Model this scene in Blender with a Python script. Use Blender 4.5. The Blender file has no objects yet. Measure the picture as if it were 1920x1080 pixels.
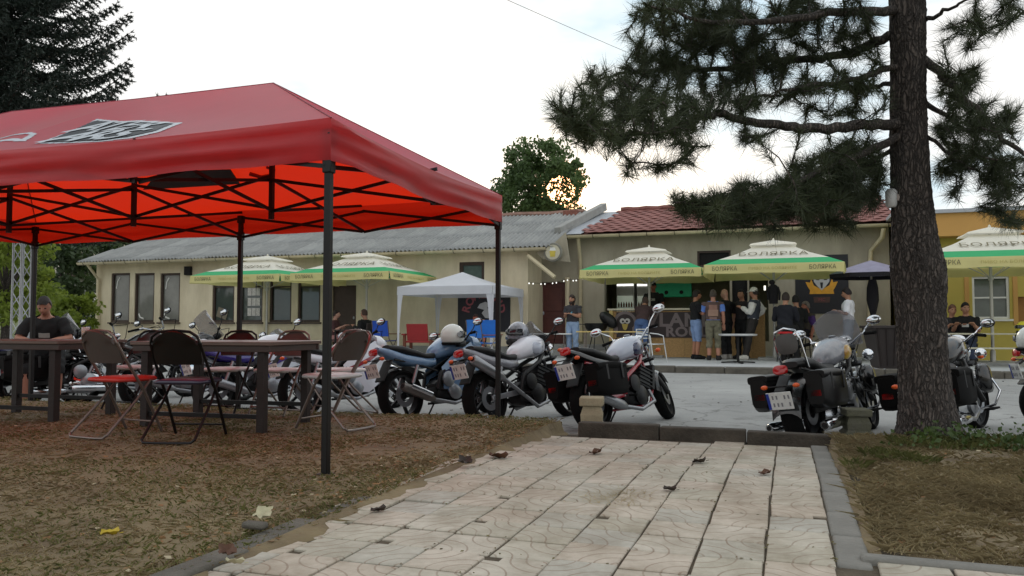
import bpy, bmesh, math, random
import numpy as np
from mathutils import Vector, Matrix
R = math.radians
rnd = random.Random(7)
sc = bpy.context.scene
COL = sc.collection
# ------------------------------------------------------------------ camera
YAW = R(19.0); CAMH = 0.88; FPX = 1500.0; PITCH = math.atan(72/1500)
cam_d = bpy.data.cameras.new('camera'); cam = bpy.data.objects.new('camera', cam_d); COL.objects.link(cam)
cam.location = (0, 0, CAMH); cam.rotation_euler = (R(90)+PITCH, 0, YAW)
cam_d.sensor_width = 36; cam_d.lens = 36*FPX/1920; cam_d.clip_end = 4000; cam_d.clip_start = .05
sc.camera = cam
sc.view_settings.view_transform = 'Standard'; sc.view_settings.look = 'None'
sc.view_settings.exposure = 0.0; sc.view_settings.gamma = 1
def ray(px, py):
    x = (px-960)/FPX; y = (540-py)/FPX
    f = math.cos(PITCH)-y*math.sin(PITCH); z = math.sin(PITCH)+y*math.cos(PITCH)
    return Vector((x*math.cos(YAW)-f*math.sin(YAW), x*math.sin(YAW)+f*math.cos(YAW), z))
def at_Y(px, py, Y):
    r = ray(px, py); t = Y/r.y
    return Vector((r.x*t, Y, CAMH+r.z*t))
def at_z(px, py, z):
    r = ray(px, py); t = (z-CAMH)/r.z
    return Vector((r.x*t, r.y*t, z))
def at_d(px, py, d):
    r = ray(px, py)
    return Vector((r.x*d, r.y*d, CAMH+r.z*d))
# ------------------------------------------------------------------ sky and sun
SUN = ray(1052, 356).normalized()
sun_el = math.asin(SUN.z); sun_az = math.atan2(SUN.x, SUN.y)
w = bpy.data.worlds.new('World'); sc.world = w; w.use_nodes = True
nt = w.node_tree; nt.nodes.clear()
def wn(t, **k):
    n = nt.nodes.new(t)
    for a, b in k.items(): setattr(n, a, b)
    return n
out = wn('ShaderNodeOutputWorld'); bg = wn('ShaderNodeBackground'); bg.inputs[1].default_value = 0.1
sky = wn('ShaderNodeTexSky', sky_type='NISHITA', sun_disc=False)
sky.sun_elevation = sun_el; sky.sun_rotation = sun_az; sky.air_density = 1.0; sky.dust_density = 1.5
tc = wn('ShaderNodeTexCoord')
mp = wn('ShaderNodeMapping'); mp.inputs['Scale'].default_value = (1.6, 1.6, 4.2); mp.inputs['Location'].default_value = (.35, .2, .1)
nz = wn('ShaderNodeTexNoise'); nz.inputs['Scale'].default_value = 1.7; nz.inputs['Detail'].default_value = 5; nz.inputs['Roughness'].default_value = .55
rp = wn('ShaderNodeValToRGB'); rp.color_ramp.elements[0].position = .36; rp.color_ramp.elements[0].color = (6.6, 8.9, 10.4, 1)
rp.color_ramp.elements[1].position = .5; rp.color_ramp.elements[1].color = (11.5, 11.4, 11.2, 1)
mx = wn('ShaderNodeMix', data_type='RGBA'); mx.inputs[0].default_value = .88
dt = wn('ShaderNodeVectorMath', operation='DOT_PRODUCT'); dt.inputs[1].default_value = SUN
mr = wn('ShaderNodeMapRange', interpolation_type='SMOOTHSTEP'); mr.inputs[1].default_value = math.cos(R(2.3)); mr.inputs[2].default_value = math.cos(R(.7))
gl = wn('ShaderNodeMix', data_type='RGBA', blend_type='ADD'); gl.inputs[7].default_value = (60, 22, 5, 1)
L = nt.links.new
L(tc.outputs['Generated'], mp.inputs[0]); L(mp.outputs[0], nz.inputs[0]); L(nz.outputs[0], rp.inputs[0])
L(sky.outputs[0], mx.inputs[6]); L(rp.outputs[0], mx.inputs[7])
L(tc.outputs['Generated'], dt.inputs[0]); L(dt.outputs['Value'], mr.inputs[0]); L(mr.outputs[0], gl.inputs[0])
L(mx.outputs[2], gl.inputs[6]); L(gl.outputs[2], bg.inputs[0]); L(bg.outputs[0], out.inputs[0])
sun_d = bpy.data.lights.new('sun', 'SUN'); sun = bpy.data.objects.new('sun', sun_d); COL.objects.link(sun)
sun_d.energy = 1.0; sun_d.angle = R(12); sun_d.color = (1, .86, .68)
sun.rotation_euler = SUN.to_track_quat('Z', 'Y').to_euler(); sun.location = (-6, 40, 30)
# ------------------------------------------------------------------ helpers
def C(r, g, b):
    f = lambda c: (c/255)/12.92 if c/255 <= .04045 else ((c/255+.055)/1.055)**2.4
    return (f(r), f(g), f(b))
MATS = {}
def M(key, col=(.5, .5, .5), rough=.6, metal=0., var=.12, scale=6., bump=0., bscale=40., spec=.5, alpha=1., trans=0., translucent=0., emit=0., col2=None, coat=0., sheen=0., stretch=None, rnd_obj=0., tcol=None):
    if key in MATS: return MATS[key]
    m = bpy.data.materials.new(key); m.use_nodes = True; n = m.node_tree.nodes; l = m.node_tree.links.new
    p = n['Principled BSDF']; o = n['Material Output']
    p.inputs['Roughness'].default_value = rough; p.inputs['Metallic'].default_value = metal
    p.inputs['Specular IOR Level'].default_value = spec; p.inputs['Coat Weight'].default_value = coat; p.inputs['Coat Roughness'].default_value = .08
    p.inputs['Transmission Weight'].default_value = trans; p.inputs['Alpha'].default_value = alpha
    if sheen:
        p.inputs['Sheen Weight'].default_value = sheen; p.inputs['Sheen Roughness'].default_value = .5
    c = tuple(col)+(1,)
    src = None
    if var or bump or col2:
        t = n.new('ShaderNodeTexCoord'); co = t.outputs['Object']
        if stretch:
            q = n.new('ShaderNodeMapping'); q.inputs['Scale'].default_value = stretch; l(co, q.inputs[0]); co = q.outputs[0]
    if var or col2:
        a = n.new('ShaderNodeTexNoise'); a.inputs['Scale'].default_value = scale; a.inputs['Detail'].default_value = 6; a.inputs['Roughness'].default_value = .65
        l(co, a.inputs[0])
        r = n.new('ShaderNodeValToRGB'); e = r.color_ramp.elements
        e[0].position = .3; e[1].position = .7
        c2 = col2 or tuple(min(1, x*(1+var)) for x in col)
        e[0].color = tuple(x*(1-var) for x in col)+(1,); e[1].color = tuple(c2)+(1,)
        l(a.outputs[0], r.inputs[0]); src = r.outputs[0]
        if rnd_obj:
            oi = n.new('ShaderNodeObjectInfo'); hs = n.new('ShaderNodeHueSaturation'); mr_ = n.new('ShaderNodeMapRange')
            mr_.inputs[3].default_value = 1-rnd_obj; mr_.inputs[4].default_value = 1+rnd_obj
            l(oi.outputs['Random'], mr_.inputs[0]); l(mr_.outputs[0], hs.inputs['Value']); l(src, hs.inputs['Color']); src = hs.outputs[0]
        l(src, p.inputs['Base Color'])
    else:
        p.inputs['Base Color'].default_value = c
    if bump:
        b = n.new('ShaderNodeTexNoise'); b.inputs['Scale'].default_value = bscale; b.inputs['Detail'].default_value = 5; l(co, b.inputs[0])
        u = n.new('ShaderNodeBump'); u.inputs['Strength'].default_value = min(1, bump); u.inputs['Distance'].default_value = .02
        l(b.outputs[0], u.inputs['Height']); l(u.outputs[0], p.inputs['Normal'])
    if emit:
        p.inputs['Emission Color'].default_value = c; p.inputs['Emission Strength'].default_value = emit
    if translucent:
        tr = n.new('ShaderNodeBsdfTranslucent'); ms = n.new('ShaderNodeMixShader'); ms.inputs[0].default_value = translucent
        if tcol: tr.inputs[0].default_value = tuple(tcol)+(1,)
        elif src: l(src, tr.inputs[0])
        else: tr.inputs[0].default_value = c
        l(p.outputs[0], ms.inputs[1]); l(tr.outputs[0], ms.inputs[2]); l(ms.outputs[0], o.inputs[0])
    MATS[key] = m
    return m
def ortho(d):
    d = Vector(d).normalized(); a = Vector((0, 0, 1)) if abs(d.z) < .9 else Vector((1, 0, 0))
    u = d.cross(a).normalized(); return u, d.cross(u).normalized()
class MB:
    def __init__(s): s.v = []; s.f = []
    def poly(s, pts):
        b = len(s.v); s.v += [tuple(p) for p in pts]; s.f.append(tuple(range(b, b+len(pts)))); return s
    def grid(s, rows, close_u=False, caps=False):
        b = len(s.v); n = len(rows[0])
        for r in rows: s.v += [tuple(p) for p in r]
        for i in range(len(rows)-1):
            for j in range(n if close_u else n-1):
                k = (j+1) % n
                s.f.append((b+i*n+j, b+i*n+k, b+(i+1)*n+k, b+(i+1)*n+j))
        if caps:
            s.f.append(tuple(b+j for j in range(n-1, -1, -1))); q = b+(len(rows)-1)*n; s.f.append(tuple(q+j for j in range(n)))
        return s
    def box(s, c, sz, rot=None, taper=1.):
        c = Vector(c); h = Vector(sz)/2; b = len(s.v)
        for z in (-1, 1):
            t = taper if z > 0 else 1
            for x, y in ((-1, -1), (1, -1), (1, 1), (-1, 1)):
                p = Vector((x*h.x*t, y*h.y*t, z*h.z))
                if rot: p = rot @ p
                s.v.append(tuple(c+p))
        for q in ((3, 2, 1, 0), (4, 5, 6, 7), (0, 1, 5, 4), (1, 2, 6, 5), (2, 3, 7, 6), (3, 0, 4, 7)): s.f.append(tuple(b+i for i in q))
        return s
    def bar(s, a, b, wd, ht, up=(0, 0, 1)):
        a = Vector(a); b = Vector(b); d = (b-a); ln = d.length; d.normalize()
        x = d.cross(Vector(up)); x = x.normalized() if x.length > 1e-4 else ortho(d)[0]; z = x.cross(d)
        m = Matrix((x, d, z)).transposed()
        return s.box((a+b)/2, (wd, ln, ht), m)
    def tube(s, pts, r, n=8, caps=True):
        pts = [Vector(p) for p in pts]; rs = r if isinstance(r, (list, tuple)) else [r]*len(pts); rows = []
        u = None
        for i, p in enumerate(pts):
            d = (pts[min(i+1, len(pts)-1)]-pts[max(i-1, 0)])
            d = d.normalized() if d.length > 1e-9 else Vector((0, 0, 1))
            if u is None: u = ortho(d)[0]
            u = (u-d*u.dot(d)); u = u.normalized() if u.length > 1e-6 else ortho(d)[0]
            v = d.cross(u)
            rows.append([p+(u*math.cos(2*math.pi*k/n)+v*math.sin(2*math.pi*k/n))*rs[i] for k in range(n)])
        return s.grid(rows, True, caps)
    def lathe(s, prof, c=(0, 0, 0), axis=(0, 0, 1), n=16, caps=True):
        c = Vector(c); a = Vector(axis).normalized(); u, v = ortho(a)
        rows = [[c+a*z+(u*math.cos(2*math.pi*k/n)+v*math.sin(2*math.pi*k/n))*r for k in range(n)] for r, z in prof]
        return s.grid(rows, True, caps)
    def ell(s, c, rad, n=12, m=8, rot=None):
        rows = []
        c = Vector(c)
        for i in range(m+1):
            t = math.pi*(i+.02)/(m+.04); rows.append([])
            for k in range(n):
                p = Vector((rad[0]*math.sin(t)*math.cos(2*math.pi*k/n), rad[1]*math.sin(t)*math.sin(2*math.pi*k/n), -rad[2]*math.cos(t)))
                rows[-1].append(c+(rot @ p if rot else p))
        return s.grid(rows, True, True)
    def loft(s, secs, n=14, e=2.4):
        """secs: (centre, half width y, half height z, axis 'x') superellipse sections along local x"""
        rows = []
        for c, hy, hz in secs:
            row = []
            for k in range(n):
                t = 2*math.pi*k/n; cs, sn = math.cos(t), math.sin(t)
                row.append((c[0], c[1]+hy*math.copysign(abs(cs)**(2/e), cs), c[2]+hz*math.copysign(abs(sn)**(2/e), sn)))
            rows.append(row)
        return s.grid(rows, True, True)
    def prism(s, poly, o, u, v, th):
        o = Vector(o); u = Vector(u); v = Vector(v); nn = u.cross(v).normalized()*th; k = len(poly); b = len(s.v)
        s.v += [tuple(o+u*x+v*y) for x, y in poly]+[tuple(o+u*x+v*y+nn) for x, y in poly]
        s.f.append(tuple(range(b+k-1, b-1, -1))); s.f.append(tuple(range(b+k, b+2*k)))
        for i in range(k):
            j = (i+1) % k; s.f.append((b+i, b+j, b+k+j, b+k+i))
        return s
    def sheet(s, rows, th):
        """grid of points given thickness th along the local normal"""
        R_, Cc = len(rows), len(rows[0]); rows = [[Vector(p) for p in r] for r in rows]; N = []
        for i in range(R_):
            N.append([])
            for j in range(Cc):
                du = rows[i][min(j+1, Cc-1)]-rows[i][max(j-1, 0)]; dv = rows[min(i+1, R_-1)][j]-rows[max(i-1, 0)][j]
                q = du.cross(dv); N[-1].append(q.normalized() if q.length > 1e-9 else Vector((0, 0, 1)))
        back = [[rows[i][j]-N[i][j]*th for j in range(Cc)] for i in range(R_)]
        s.grid(rows); s.grid([r[::-1] for r in back])
        for e0, e1 in ((rows[0], back[0]), (back[-1], rows[-1])): s.grid([e0, e1][::-1])
        for j in (0, Cc-1):
            a = [rows[i][j] for i in range(R_)]; b = [back[i][j] for i in range(R_)]
            s.grid([a, b] if j == 0 else [b, a])
        return s
    def mesh(s, name, mat=None, smooth=None):
        me = bpy.data.meshes.new(name); me.from_pydata(s.v, [], s.f); me.validate()
        if mat: me.materials.append(mat)
        if smooth:
            me.polygons.foreach_set('use_smooth', [True]*len(me.polygons))
            me.set_sharp_from_angle(angle=R(smooth))
        me.update(); return me
    def build(s, name, mat, parent=None, smooth=40, bevel=0, loc=None):
        o = link(name, s.mesh(name, mat, smooth), parent)
        if loc: o.location = loc
        if bevel:
            b = o.modifiers.new('bevel', 'BEVEL'); b.width = bevel; b.segments = 2; b.limit_method = 'ANGLE'
        return o
def link(name, me, parent=None):
    o = bpy.data.objects.new(name, me); COL.objects.link(o)
    if parent: o.parent = parent
    return o
def thing(name, label, cat, loc=(0, 0, 0), rz=0, group=None):
    o = link(name, None); o.empty_display_size = .2; o.location = loc; o.rotation_euler = (0, 0, rz)
    return tag(o, label, cat, group)
def tag(o, label, cat, group=None, kind=None):
    o['label'] = label; o['category'] = cat
    if group: o['group'] = group
    if kind: o['kind'] = kind
    return o
def struct(o, label=None):
    o['kind'] = 'structure'
    if label: o['label'] = label
    return o
def copy_tree(o, parent=None):
    c = o.copy(); COL.objects.link(c); c.parent = parent
    for ch in list(o.children): copy_tree(ch, c)
    return c
_fonts = {}
def text_mesh(s, size, ext=.002, xs=1.0, bold=0.):
    k = (s, size, ext, xs, bold)
    if k in _fonts: return _fonts[k]
    cu = bpy.data.curves.new('t', 'FONT'); cu.body = s; cu.size = size; cu.extrude = ext; cu.align_x = 'CENTER'; cu.align_y = 'CENTER'
    cu.offset = bold; cu.resolution_u = 3; cu.space_character = 1.05
    ob = bpy.data.objects.new('t', cu); COL.objects.link(ob); bpy.context.view_layer.update()
    me = bpy.data.meshes.new_from_object(ob.evaluated_get(bpy.context.evaluated_depsgraph_get()))
    bpy.data.objects.remove(ob); bpy.data.curves.remove(cu)
    if xs != 1: me.transform(Matrix.Diagonal((xs, 1, 1, 1)))
    _fonts[k] = me; return me
def text_on(s, size, mat, parent, o, u, v, ext=.002, xs=1.0, name='lettering', bold=0.):
    """flat print: o centre, u reading direction, v up direction"""
    me = text_mesh(s, size, ext, xs, bold).copy(); me.materials.clear(); me.materials.append(mat)
    u = Vector(u).normalized(); v = Vector(v); v = (v-u*v.dot(u)).normalized(); n = u.cross(v)
    me.transform(Matrix((u, v, n)).transposed().to_4x4()); me.transform(Matrix.Translation(o))
    return link(name, me, parent)
def np_mesh(name, V, F, mat):
    """fast mesh from arrays: V (n,3), F (m,k) with constant k"""
    V = np.asarray(V, dtype=np.float32); F = np.asarray(F, dtype=np.int32)
    me = bpy.data.meshes.new(name); k = F.shape[1]
    me.vertices.add(len(V)); me.vertices.foreach_set('co', V.ravel())
    me.loops.add(F.size); me.loops.foreach_set('vertex_index', F.ravel())
    me.polygons.add(len(F)); me.polygons.foreach_set('loop_start', np.arange(0, F.size, k, dtype=np.int32))
    me.update(calc_edges=True); me.validate()
    me.materials.append(mat); return me
# ------------------------------------------------------------------ terrain, road, pavement
def road_z(Y): return -.2+(Y-9)*.0122
m_earth = M('earth', C(104, 92, 66), .95, var=.3, scale=.4, bump=.6, bscale=8, col2=C(92, 100, 58))
mb = MB(); xs = [-1500, -300, -120, -60, -30, 0, 30, 60, 120, 300, 1500]; ys = [-1500, -200, -40, 0, 7, 18, 24, 40, 60, 100, 200, 500, 1500]
mb.grid([[(x, y, -.32) for x in xs] for y in ys]); struct(mb.build('ground', m_earth, smooth=0))
def road_mat():
    m = bpy.data.materials.new('asphalt_road'); m.use_nodes = True; n = m.node_tree.nodes; l = m.node_tree.links.new; p = n['Principled BSDF']; p.inputs['Roughness'].default_value = .92
    t = n.new('ShaderNodeTexCoord')
    def noise(sc_, det=6):
        q = n.new('ShaderNodeTexNoise'); q.inputs['Scale'].default_value = sc_; q.inputs['Detail'].default_value = det; q.inputs['Roughness'].default_value = .65; l(t.outputs['Object'], q.inputs[0]); return q
    def ramp(src, stops):
        r = n.new('ShaderNodeValToRGB'); e = r.color_ramp.elements; e[0].position, e[0].color = stops[0][0], stops[0][1]+(1,); e[1].position, e[1].color = stops[1][0], stops[1][1]+(1,)
        for a_, c_ in stops[2:]: e.new(a_).color = c_+(1,)
        l(src, r.inputs[0]); return r.outputs[0]
    base = ramp(noise(.5).outputs[0], [(.3, C(142, 142, 140)), (.7, C(172, 172, 169))]); fine = ramp(noise(90, 3).outputs[0], [(.3, (.78, .78, .78)), (.7, (1.12, 1.12, 1.12))]); spot = ramp(noise(2.4, 8).outputs[0], [(.28, (.6, .59, .57)), (.42, (1, 1, 1))])
    vo = n.new('ShaderNodeTexVoronoi'); vo.feature = 'DISTANCE_TO_EDGE'; vo.inputs['Scale'].default_value = .42; wv = n.new('ShaderNodeMix'); wv.data_type = 'RGBA'; wv.blend_type = 'ADD'; wv.inputs[0].default_value = .55; l(t.outputs['Object'], wv.inputs[6]); l(noise(1.7).outputs['Color'], wv.inputs[7]); l(wv.outputs[2], vo.inputs['Vector'])
    crack = ramp(vo.outputs['Distance'], [(.0, (.42, .41, .4)), (.008, (1, 1, 1))]); cur = base
    for x, f in ((fine, 1.), (spot, .8), (crack, .75)):
        k = n.new('ShaderNodeMix'); k.data_type = 'RGBA'; k.blend_type = 'MULTIPLY'; k.inputs[0].default_value = f; l(cur, k.inputs[6]); l(x, k.inputs[7]); cur = k.outputs[2]
    l(cur, p.inputs['Base Color']); b_ = n.new('ShaderNodeBump'); b_.inputs['Distance'].default_value = .01; b_.inputs['Strength'].default_value = .4; l(noise(120, 3).outputs[0], b_.inputs['Height']); l(b_.outputs[0], p.inputs['Normal']); return m
m_road = road_mat()
mb = MB(); mb.grid([[(x, y, road_z(y)) for x in np.linspace(-70, 60, 40)] for y in np.linspace(7.0, 17.25, 8)]); struct(mb.build('road', m_road))
m_conc = M('concrete', C(150, 150, 146), .9, var=.16, scale=3, bump=.3, bscale=60)
m_kerb = M('kerb_concrete', C(92, 88, 80), .92, var=.35, scale=5, bump=.5, bscale=50)
m_pave = M('pavement', C(176, 178, 178), .9, var=.10, scale=1.1, bump=.25, bscale=70)
pv = struct(MB().box((-5, 21.7, -.13), (130, 8.6, .34)).build('pavement', m_pave, smooth=0))
ke = struct(MB().box((-5, 17.3, -.22), (130, .14, .3)).build('far_kerb', m_kerb, smooth=0))
me = MB().box((0, 0, 0), (1.0, .2, .30)).mesh('kerb_stone', m_kerb)
for i in range(34):
    o = link('kerb_stone', me, ke); o.location = (-22+i*1.012, 17.26+rnd.uniform(-.012, .012), -.105+rnd.uniform(-.012, .006)); o.rotation_euler = (0, rnd.uniform(-.006, .006), rnd.uniform(-.008, .008))
    b = o.modifiers.new('bevel', 'BEVEL'); b.width = .02
# lawns
def path_z(Y): return 0. if Y < 5 else -.045*(Y-5)
m_lawn = M('lawn_soil', C(122, 104, 80), .98, var=.4, scale=2.2, bump=.9, bscale=16, col2=C(132, 118, 88))
def hn(x, y): return .5*math.sin(x*1.7+y*.8)+.3*math.sin(x*.9-y*2.3+1)+.2*math.sin(x*4.1+y*3.7)
def lawn(name, x0, x1, y0, y1, nx, ny):
    rows = []
    for y in np.linspace(y0, y1, ny):
        rows.append([])
        for x in np.linspace(x0, x1, nx):
            e = min(x-x0 if x0 > -3 else 9, x1-x if x1 < 3 else 9, y1-y, (y-y0) if y0 > 2 else 9)
            rows[-1].append((x, y, .012+.02*hn(x, y)*min(1, e/.4)-(.045 if e < .02 else 0)+(.008 if e > .1 else 0)))
    mb = MB(); mb.grid(rows)
    mb.poly([(x0, y1, .0), (x1, y1, .0), (x1, y1+.06, -.3), (x0, y1+.06, -.3)])
    for xe, sg_ in ((x1, 1), (x0, -1)):   # soil spilling over the edge of the tiles
        if abs(xe) > 3: continue
        rw = []
        for y in np.linspace(max(y0, .6), y1, 70):
            wv_ = .07+.035*math.sin(y*7)+.03*math.sin(y*17+1)+.02*math.sin(y*41) if sg_ > 0 else .02+.012*math.sin(y*9); rw.append([(xe-sg_*.02, y, .014), (xe+sg_*wv_*.45, y, path_z(y)+.008), (xe+sg_*wv_, y, path_z(y)-.002), (xe+sg_*(wv_+.02), y, path_z(y)-.02)])
        mb.grid(rw)
    return struct(mb.build(name, m_lawn))
lawn('lawn_left', -30, -1.99, -2, 7.2, 110, 50)
lawn('lawn_right', .305, 22, 3.36, 7.05, 90, 24)
# paved path: bed and single tiles
m_bed = M('path_bed', C(84, 74, 60), .98, var=.35, scale=9, bump=.6, bscale=60)
mb = MB(); ysb = [.4, 2, 3.3, 5, 6, 7.0]; mb.grid([[(x, y, path_z(y)-.009) for x in (-2.4, -1.9, 0, .45)] for y in ysb])
mb.grid([[(x, y, -.011) for x in (.45, 3, 9)] for y in (.4, 3.36)])
path = struct(mb.build('paved_path', m_bed, smooth=0))
def tile_mat():
    m = bpy.data.materials.new('paving_tile'); m.use_nodes = True; n = m.node_tree.nodes; l = m.node_tree.links.new; p = n['Principled BSDF']
    t = n.new('ShaderNodeTexCoord'); oi = n.new('ShaderNodeObjectInfo')
    def math_(op, a, b=None):
        q = n.new('ShaderNodeMath'); q.operation = op
        for i, x in enumerate((a, b)):
            if x is None: continue
            if isinstance(x, (int, float)): q.inputs[i].default_value = x
            else: l(x, q.inputs[i])
        return q.outputs[0]
    groove = None
    nz0 = n.new('ShaderNodeTexNoise'); nz0.inputs['Scale'].default_value = 7; l(t.outputs['Object'], nz0.inputs[0])
    wob = math_('MULTIPLY', math_('SUBTRACT', nz0.outputs[0], .5), .004)
    for cx, cy in ((-.122, -.122), (.122, .122)):
        v = n.new('ShaderNodeVectorMath'); v.operation = 'DISTANCE'; v.inputs[1].default_value = (cx, cy, .0); l(t.outputs['Object'], v.inputs[0])
        d = math_('ADD', v.outputs['Value'], wob)
        r = math_('MODULO', d, .06)
        band = math_('LESS_THAN', math_('ABSOLUTE', math_('SUBTRACT', r, .03)), .0036)
        band = math_('MULTIPLY', band, math_('LESS_THAN', d, .185))
        groove = band if groove is None else math_('MAXIMUM', groove, band)
    mix = n.new('ShaderNodeValToRGB'); e = mix.color_ramp.elements
    e[0].color = C(194, 184, 168)+(1,); e[1].color = C(186, 182, 172)+(1,); e.new(.5).color = C(196, 188, 174)+(1,); e.new(.2).color = C(193, 181, 166)+(1,); e.new(.75).color = C(190, 184, 168)+(1,)
    l(oi.outputs['Random'], mix.inputs[0])
    nz = n.new('ShaderNodeTexNoise'); nz.inputs['Scale'].default_value = 5; nz.inputs['Detail'].default_value = 8; nz.inputs['Roughness'].default_value = .7
    geo = n.new('ShaderNodeNewGeometry'); l(geo.outputs['Position'], nz.inputs[0])
    st = n.new('ShaderNodeValToRGB'); st.color_ramp.elements[0].position = .3; st.color_ramp.elements[0].color = (.55, .52, .47, 1); st.color_ramp.elements[1].position = .62
    st.color_ramp.elements[1].color = (1, 1, 1, 1); l(nz.outputs[0], st.inputs[0])
    mu = n.new('ShaderNodeMix'); mu.data_type = 'RGBA'; mu.blend_type = 'MULTIPLY'; mu.inputs[0].default_value = .8; l(mix.outputs[0], mu.inputs[6]); l(st.outputs[0], mu.inputs[7])
    nd = n.new('ShaderNodeTexNoise'); nd.inputs['Scale'].default_value = 1.3; nd.inputs['Detail'].default_value = 7; nd.inputs['Roughness'].default_value = .7; l(geo.outputs['Position'], nd.inputs[0]); rd = n.new('ShaderNodeValToRGB'); rd.color_ramp.elements[0].position = .33; rd.color_ramp.elements[0].color = (.6, .55, .48, 1); rd.color_ramp.elements[1].position = .55; rd.color_ramp.elements[1].color = (1, 1, 1, 1); l(nd.outputs[0], rd.inputs[0])
    mu2 = n.new('ShaderNodeMix'); mu2.data_type = 'RGBA'; mu2.blend_type = 'MULTIPLY'; mu2.inputs[0].default_value = .75; l(mu.outputs[2], mu2.inputs[6]); l(rd.outputs[0], mu2.inputs[7]); mu = mu2
    gm = n.new('ShaderNodeMix'); gm.data_type = 'RGBA'; gm.inputs[7].default_value = C(128, 106, 88)+(1,)
    nzg = n.new('ShaderNodeTexNoise'); nzg.inputs['Scale'].default_value = 9; l(geo.outputs['Position'], nzg.inputs[0])
    l(math_('MULTIPLY', groove, math_('MULTIPLY', nzg.outputs[0], 1.0)), gm.inputs[0]); l(mu.outputs[2], gm.inputs[6]); l(gm.outputs[2], p.inputs['Base Color'])
    b = n.new('ShaderNodeBump'); b.inputs['Distance'].default_value = .006; b.inputs['Strength'].default_value = .8
    nf = n.new('ShaderNodeTexNoise'); nf.inputs['Scale'].default_value = 140; l(geo.outputs['Position'], nf.inputs[0])
    l(math_('SUBTRACT', math_('MULTIPLY', nf.outputs[0], .25), groove), b.inputs['Height']); l(b.outputs[0], p.inputs['Normal']); p.inputs['Roughness'].default_value = .85
    return m
m_tile = tile_mat()
tile_mes = []
for k in range(6):
    mb = MB(); bm = bmesh.new(); bmesh.ops.create_cube(bm, size=1); bmesh.ops.scale(bm, vec=(.2420, .2420, .04), verts=bm.verts)
    q = random.Random(k)
    for v in bm.verts: v.co.x += q.uniform(-.003, .003); v.co.y += q.uniform(-.003, .003)
    if k >= 4:   # chipped corner
        v = [v for v in bm.verts if v.co.x > 0 and v.co.y < 0]
        bmesh.ops.bevel(bm, geom=[e for e in bm.edges if all(x in v for x in e.verts)], offset=.03+.03*(k-4), segments=2, affect='EDGES')
    bmesh.ops.bevel(bm, geom=[e for e in bm.edges if all(x.co.z > .01 for x in e.verts)], offset=.004, segments=1, affect='EDGES')
    me = bpy.data.meshes.new('paving_tile'); bm.to_mesh(me); bm.free(); me.materials.append(m_tile); tile_mes.append(me)
def put_tile(x, y, z, tilt=.007):
    o = link('paving_tile', tile_mes[rnd.choice((0, 1, 2, 3, 0, 1, 2, 3, 4, 5))], path)
    o.location = (x+rnd.uniform(-.003, .003), y+rnd.uniform(-.003, .003), z-.017+rnd.uniform(-.003, .003))
    o.rotation_euler = (rnd.uniform(-tilt, tilt), rnd.uniform(-tilt, tilt), rnd.choice((0, 1, 2, 3))*math.pi/2+rnd.uniform(-.012, .012))
for i in range(9):
    sh = rnd.uniform(-.02, .02)
    for j in range(23):
        y = 1.3+j*.2525+sh
        if y > 6.84: continue
        put_tile(.03-i*.2525, y, path_z(y)-(.006 if (j, i) in ((7, 4), (7, 5), (6, 2), (5, 6), (9, 7)) else 0))
for i in range(9):
    for j in range(5): put_tile(.42+i*.2525, 2.17+j*.2525, 0)
# kerbs round the path
m_cd = M('concrete_dull', C(124, 122, 116), .92, var=.2, scale=4, bump=.4, bscale=50)
m_kdark = M('kerb_dark', C(70, 64, 56), .95, var=.4, scale=6, bump=.6, bscale=40)
kp = struct(MB().box((-.65, 7.1, -.2), (2.5, .1, .2)).build('path_kerb', m_kerb, smooth=0))
def kstone(c, sz, par=kp, rz=0., mat=None):
    o = MB().box((0, 0, 0), sz).build('kerb_stone', mat or m_kerb, par, bevel=.012); o.location = c; o.rotation_euler = (rnd.uniform(-.02, .02), rnd.uniform(-.012, .012), rz+rnd.uniform(-.012, .012)); return o
for i in range(3): kstone((-1.42+i*.72, 7.02, -.105-.012*i), (.712, .13, .27), mat=m_kdark)
for i in range(8): kstone((.222, 3.45+i*.46, path_z(3.45+i*.46)-.082), (.125, .452, .17), mat=m_cd)
for i in range(12): kstone((.62+i*.76, 3.325, -.075), (.75, .07, .19), mat=m_cd)
for i in range(5): kstone((-2.04-.02*(i % 2), 1.35+i*.52, -.045-.008*i), (.12, .5, .17), rz=rnd.uniform(-.03, .03))
# steps by the door
x0, x1 = at_Y(992, 650, 22.2).x, at_Y(1142, 650, 22.2).x
st = struct(MB().box(((x0+x1)/2, 22.95, .12), (x1-x0, 1.9, .16)).build('steps', m_conc, smooth=0, bevel=.015))
MB().box(((x0+x1)/2, 23.2, .27), (x1-x0, 1.4, .15)).build('step', m_conc, st, bevel=.015)
# ------------------------------------------------------------------ buildings
m_wall = M('render_beige', C(212, 198, 166), .9, var=.2, scale=1.3, bump=.25, bscale=50, col2=C(230, 218, 190), stretch=(1, 1, .35))
m_wall2 = M('render_grey_beige', C(160, 152, 134), .9, var=.2, scale=1.2, bump=.25, bscale=50, col2=C(182, 174, 154), stretch=(1, 1, .35))
m_wall3 = M('render_yellow', C(186, 168, 84), .9, var=.08, scale=.8, bump=.15, bscale=60)
m_orange = M('fascia_orange', C(196, 150, 84), .8, var=.06, scale=1)
m_brown = M('brown_frame', C(62, 46, 38), .6, var=.2, scale=8)
m_pane = M('window_pane', C(70, 78, 74), .06, var=.15, scale=1.5, spec=.6)
m_panew = M('window_curtain', C(122, 122, 116), .12, var=.2, scale=2.2, spec=.5)
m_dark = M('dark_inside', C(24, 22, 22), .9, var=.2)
m_white = M('white_paint', C(222, 222, 216), .5, var=.05)
m_gutter = M('gutter_metal', C(196, 184, 152), .5, var=.15, scale=3)
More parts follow.
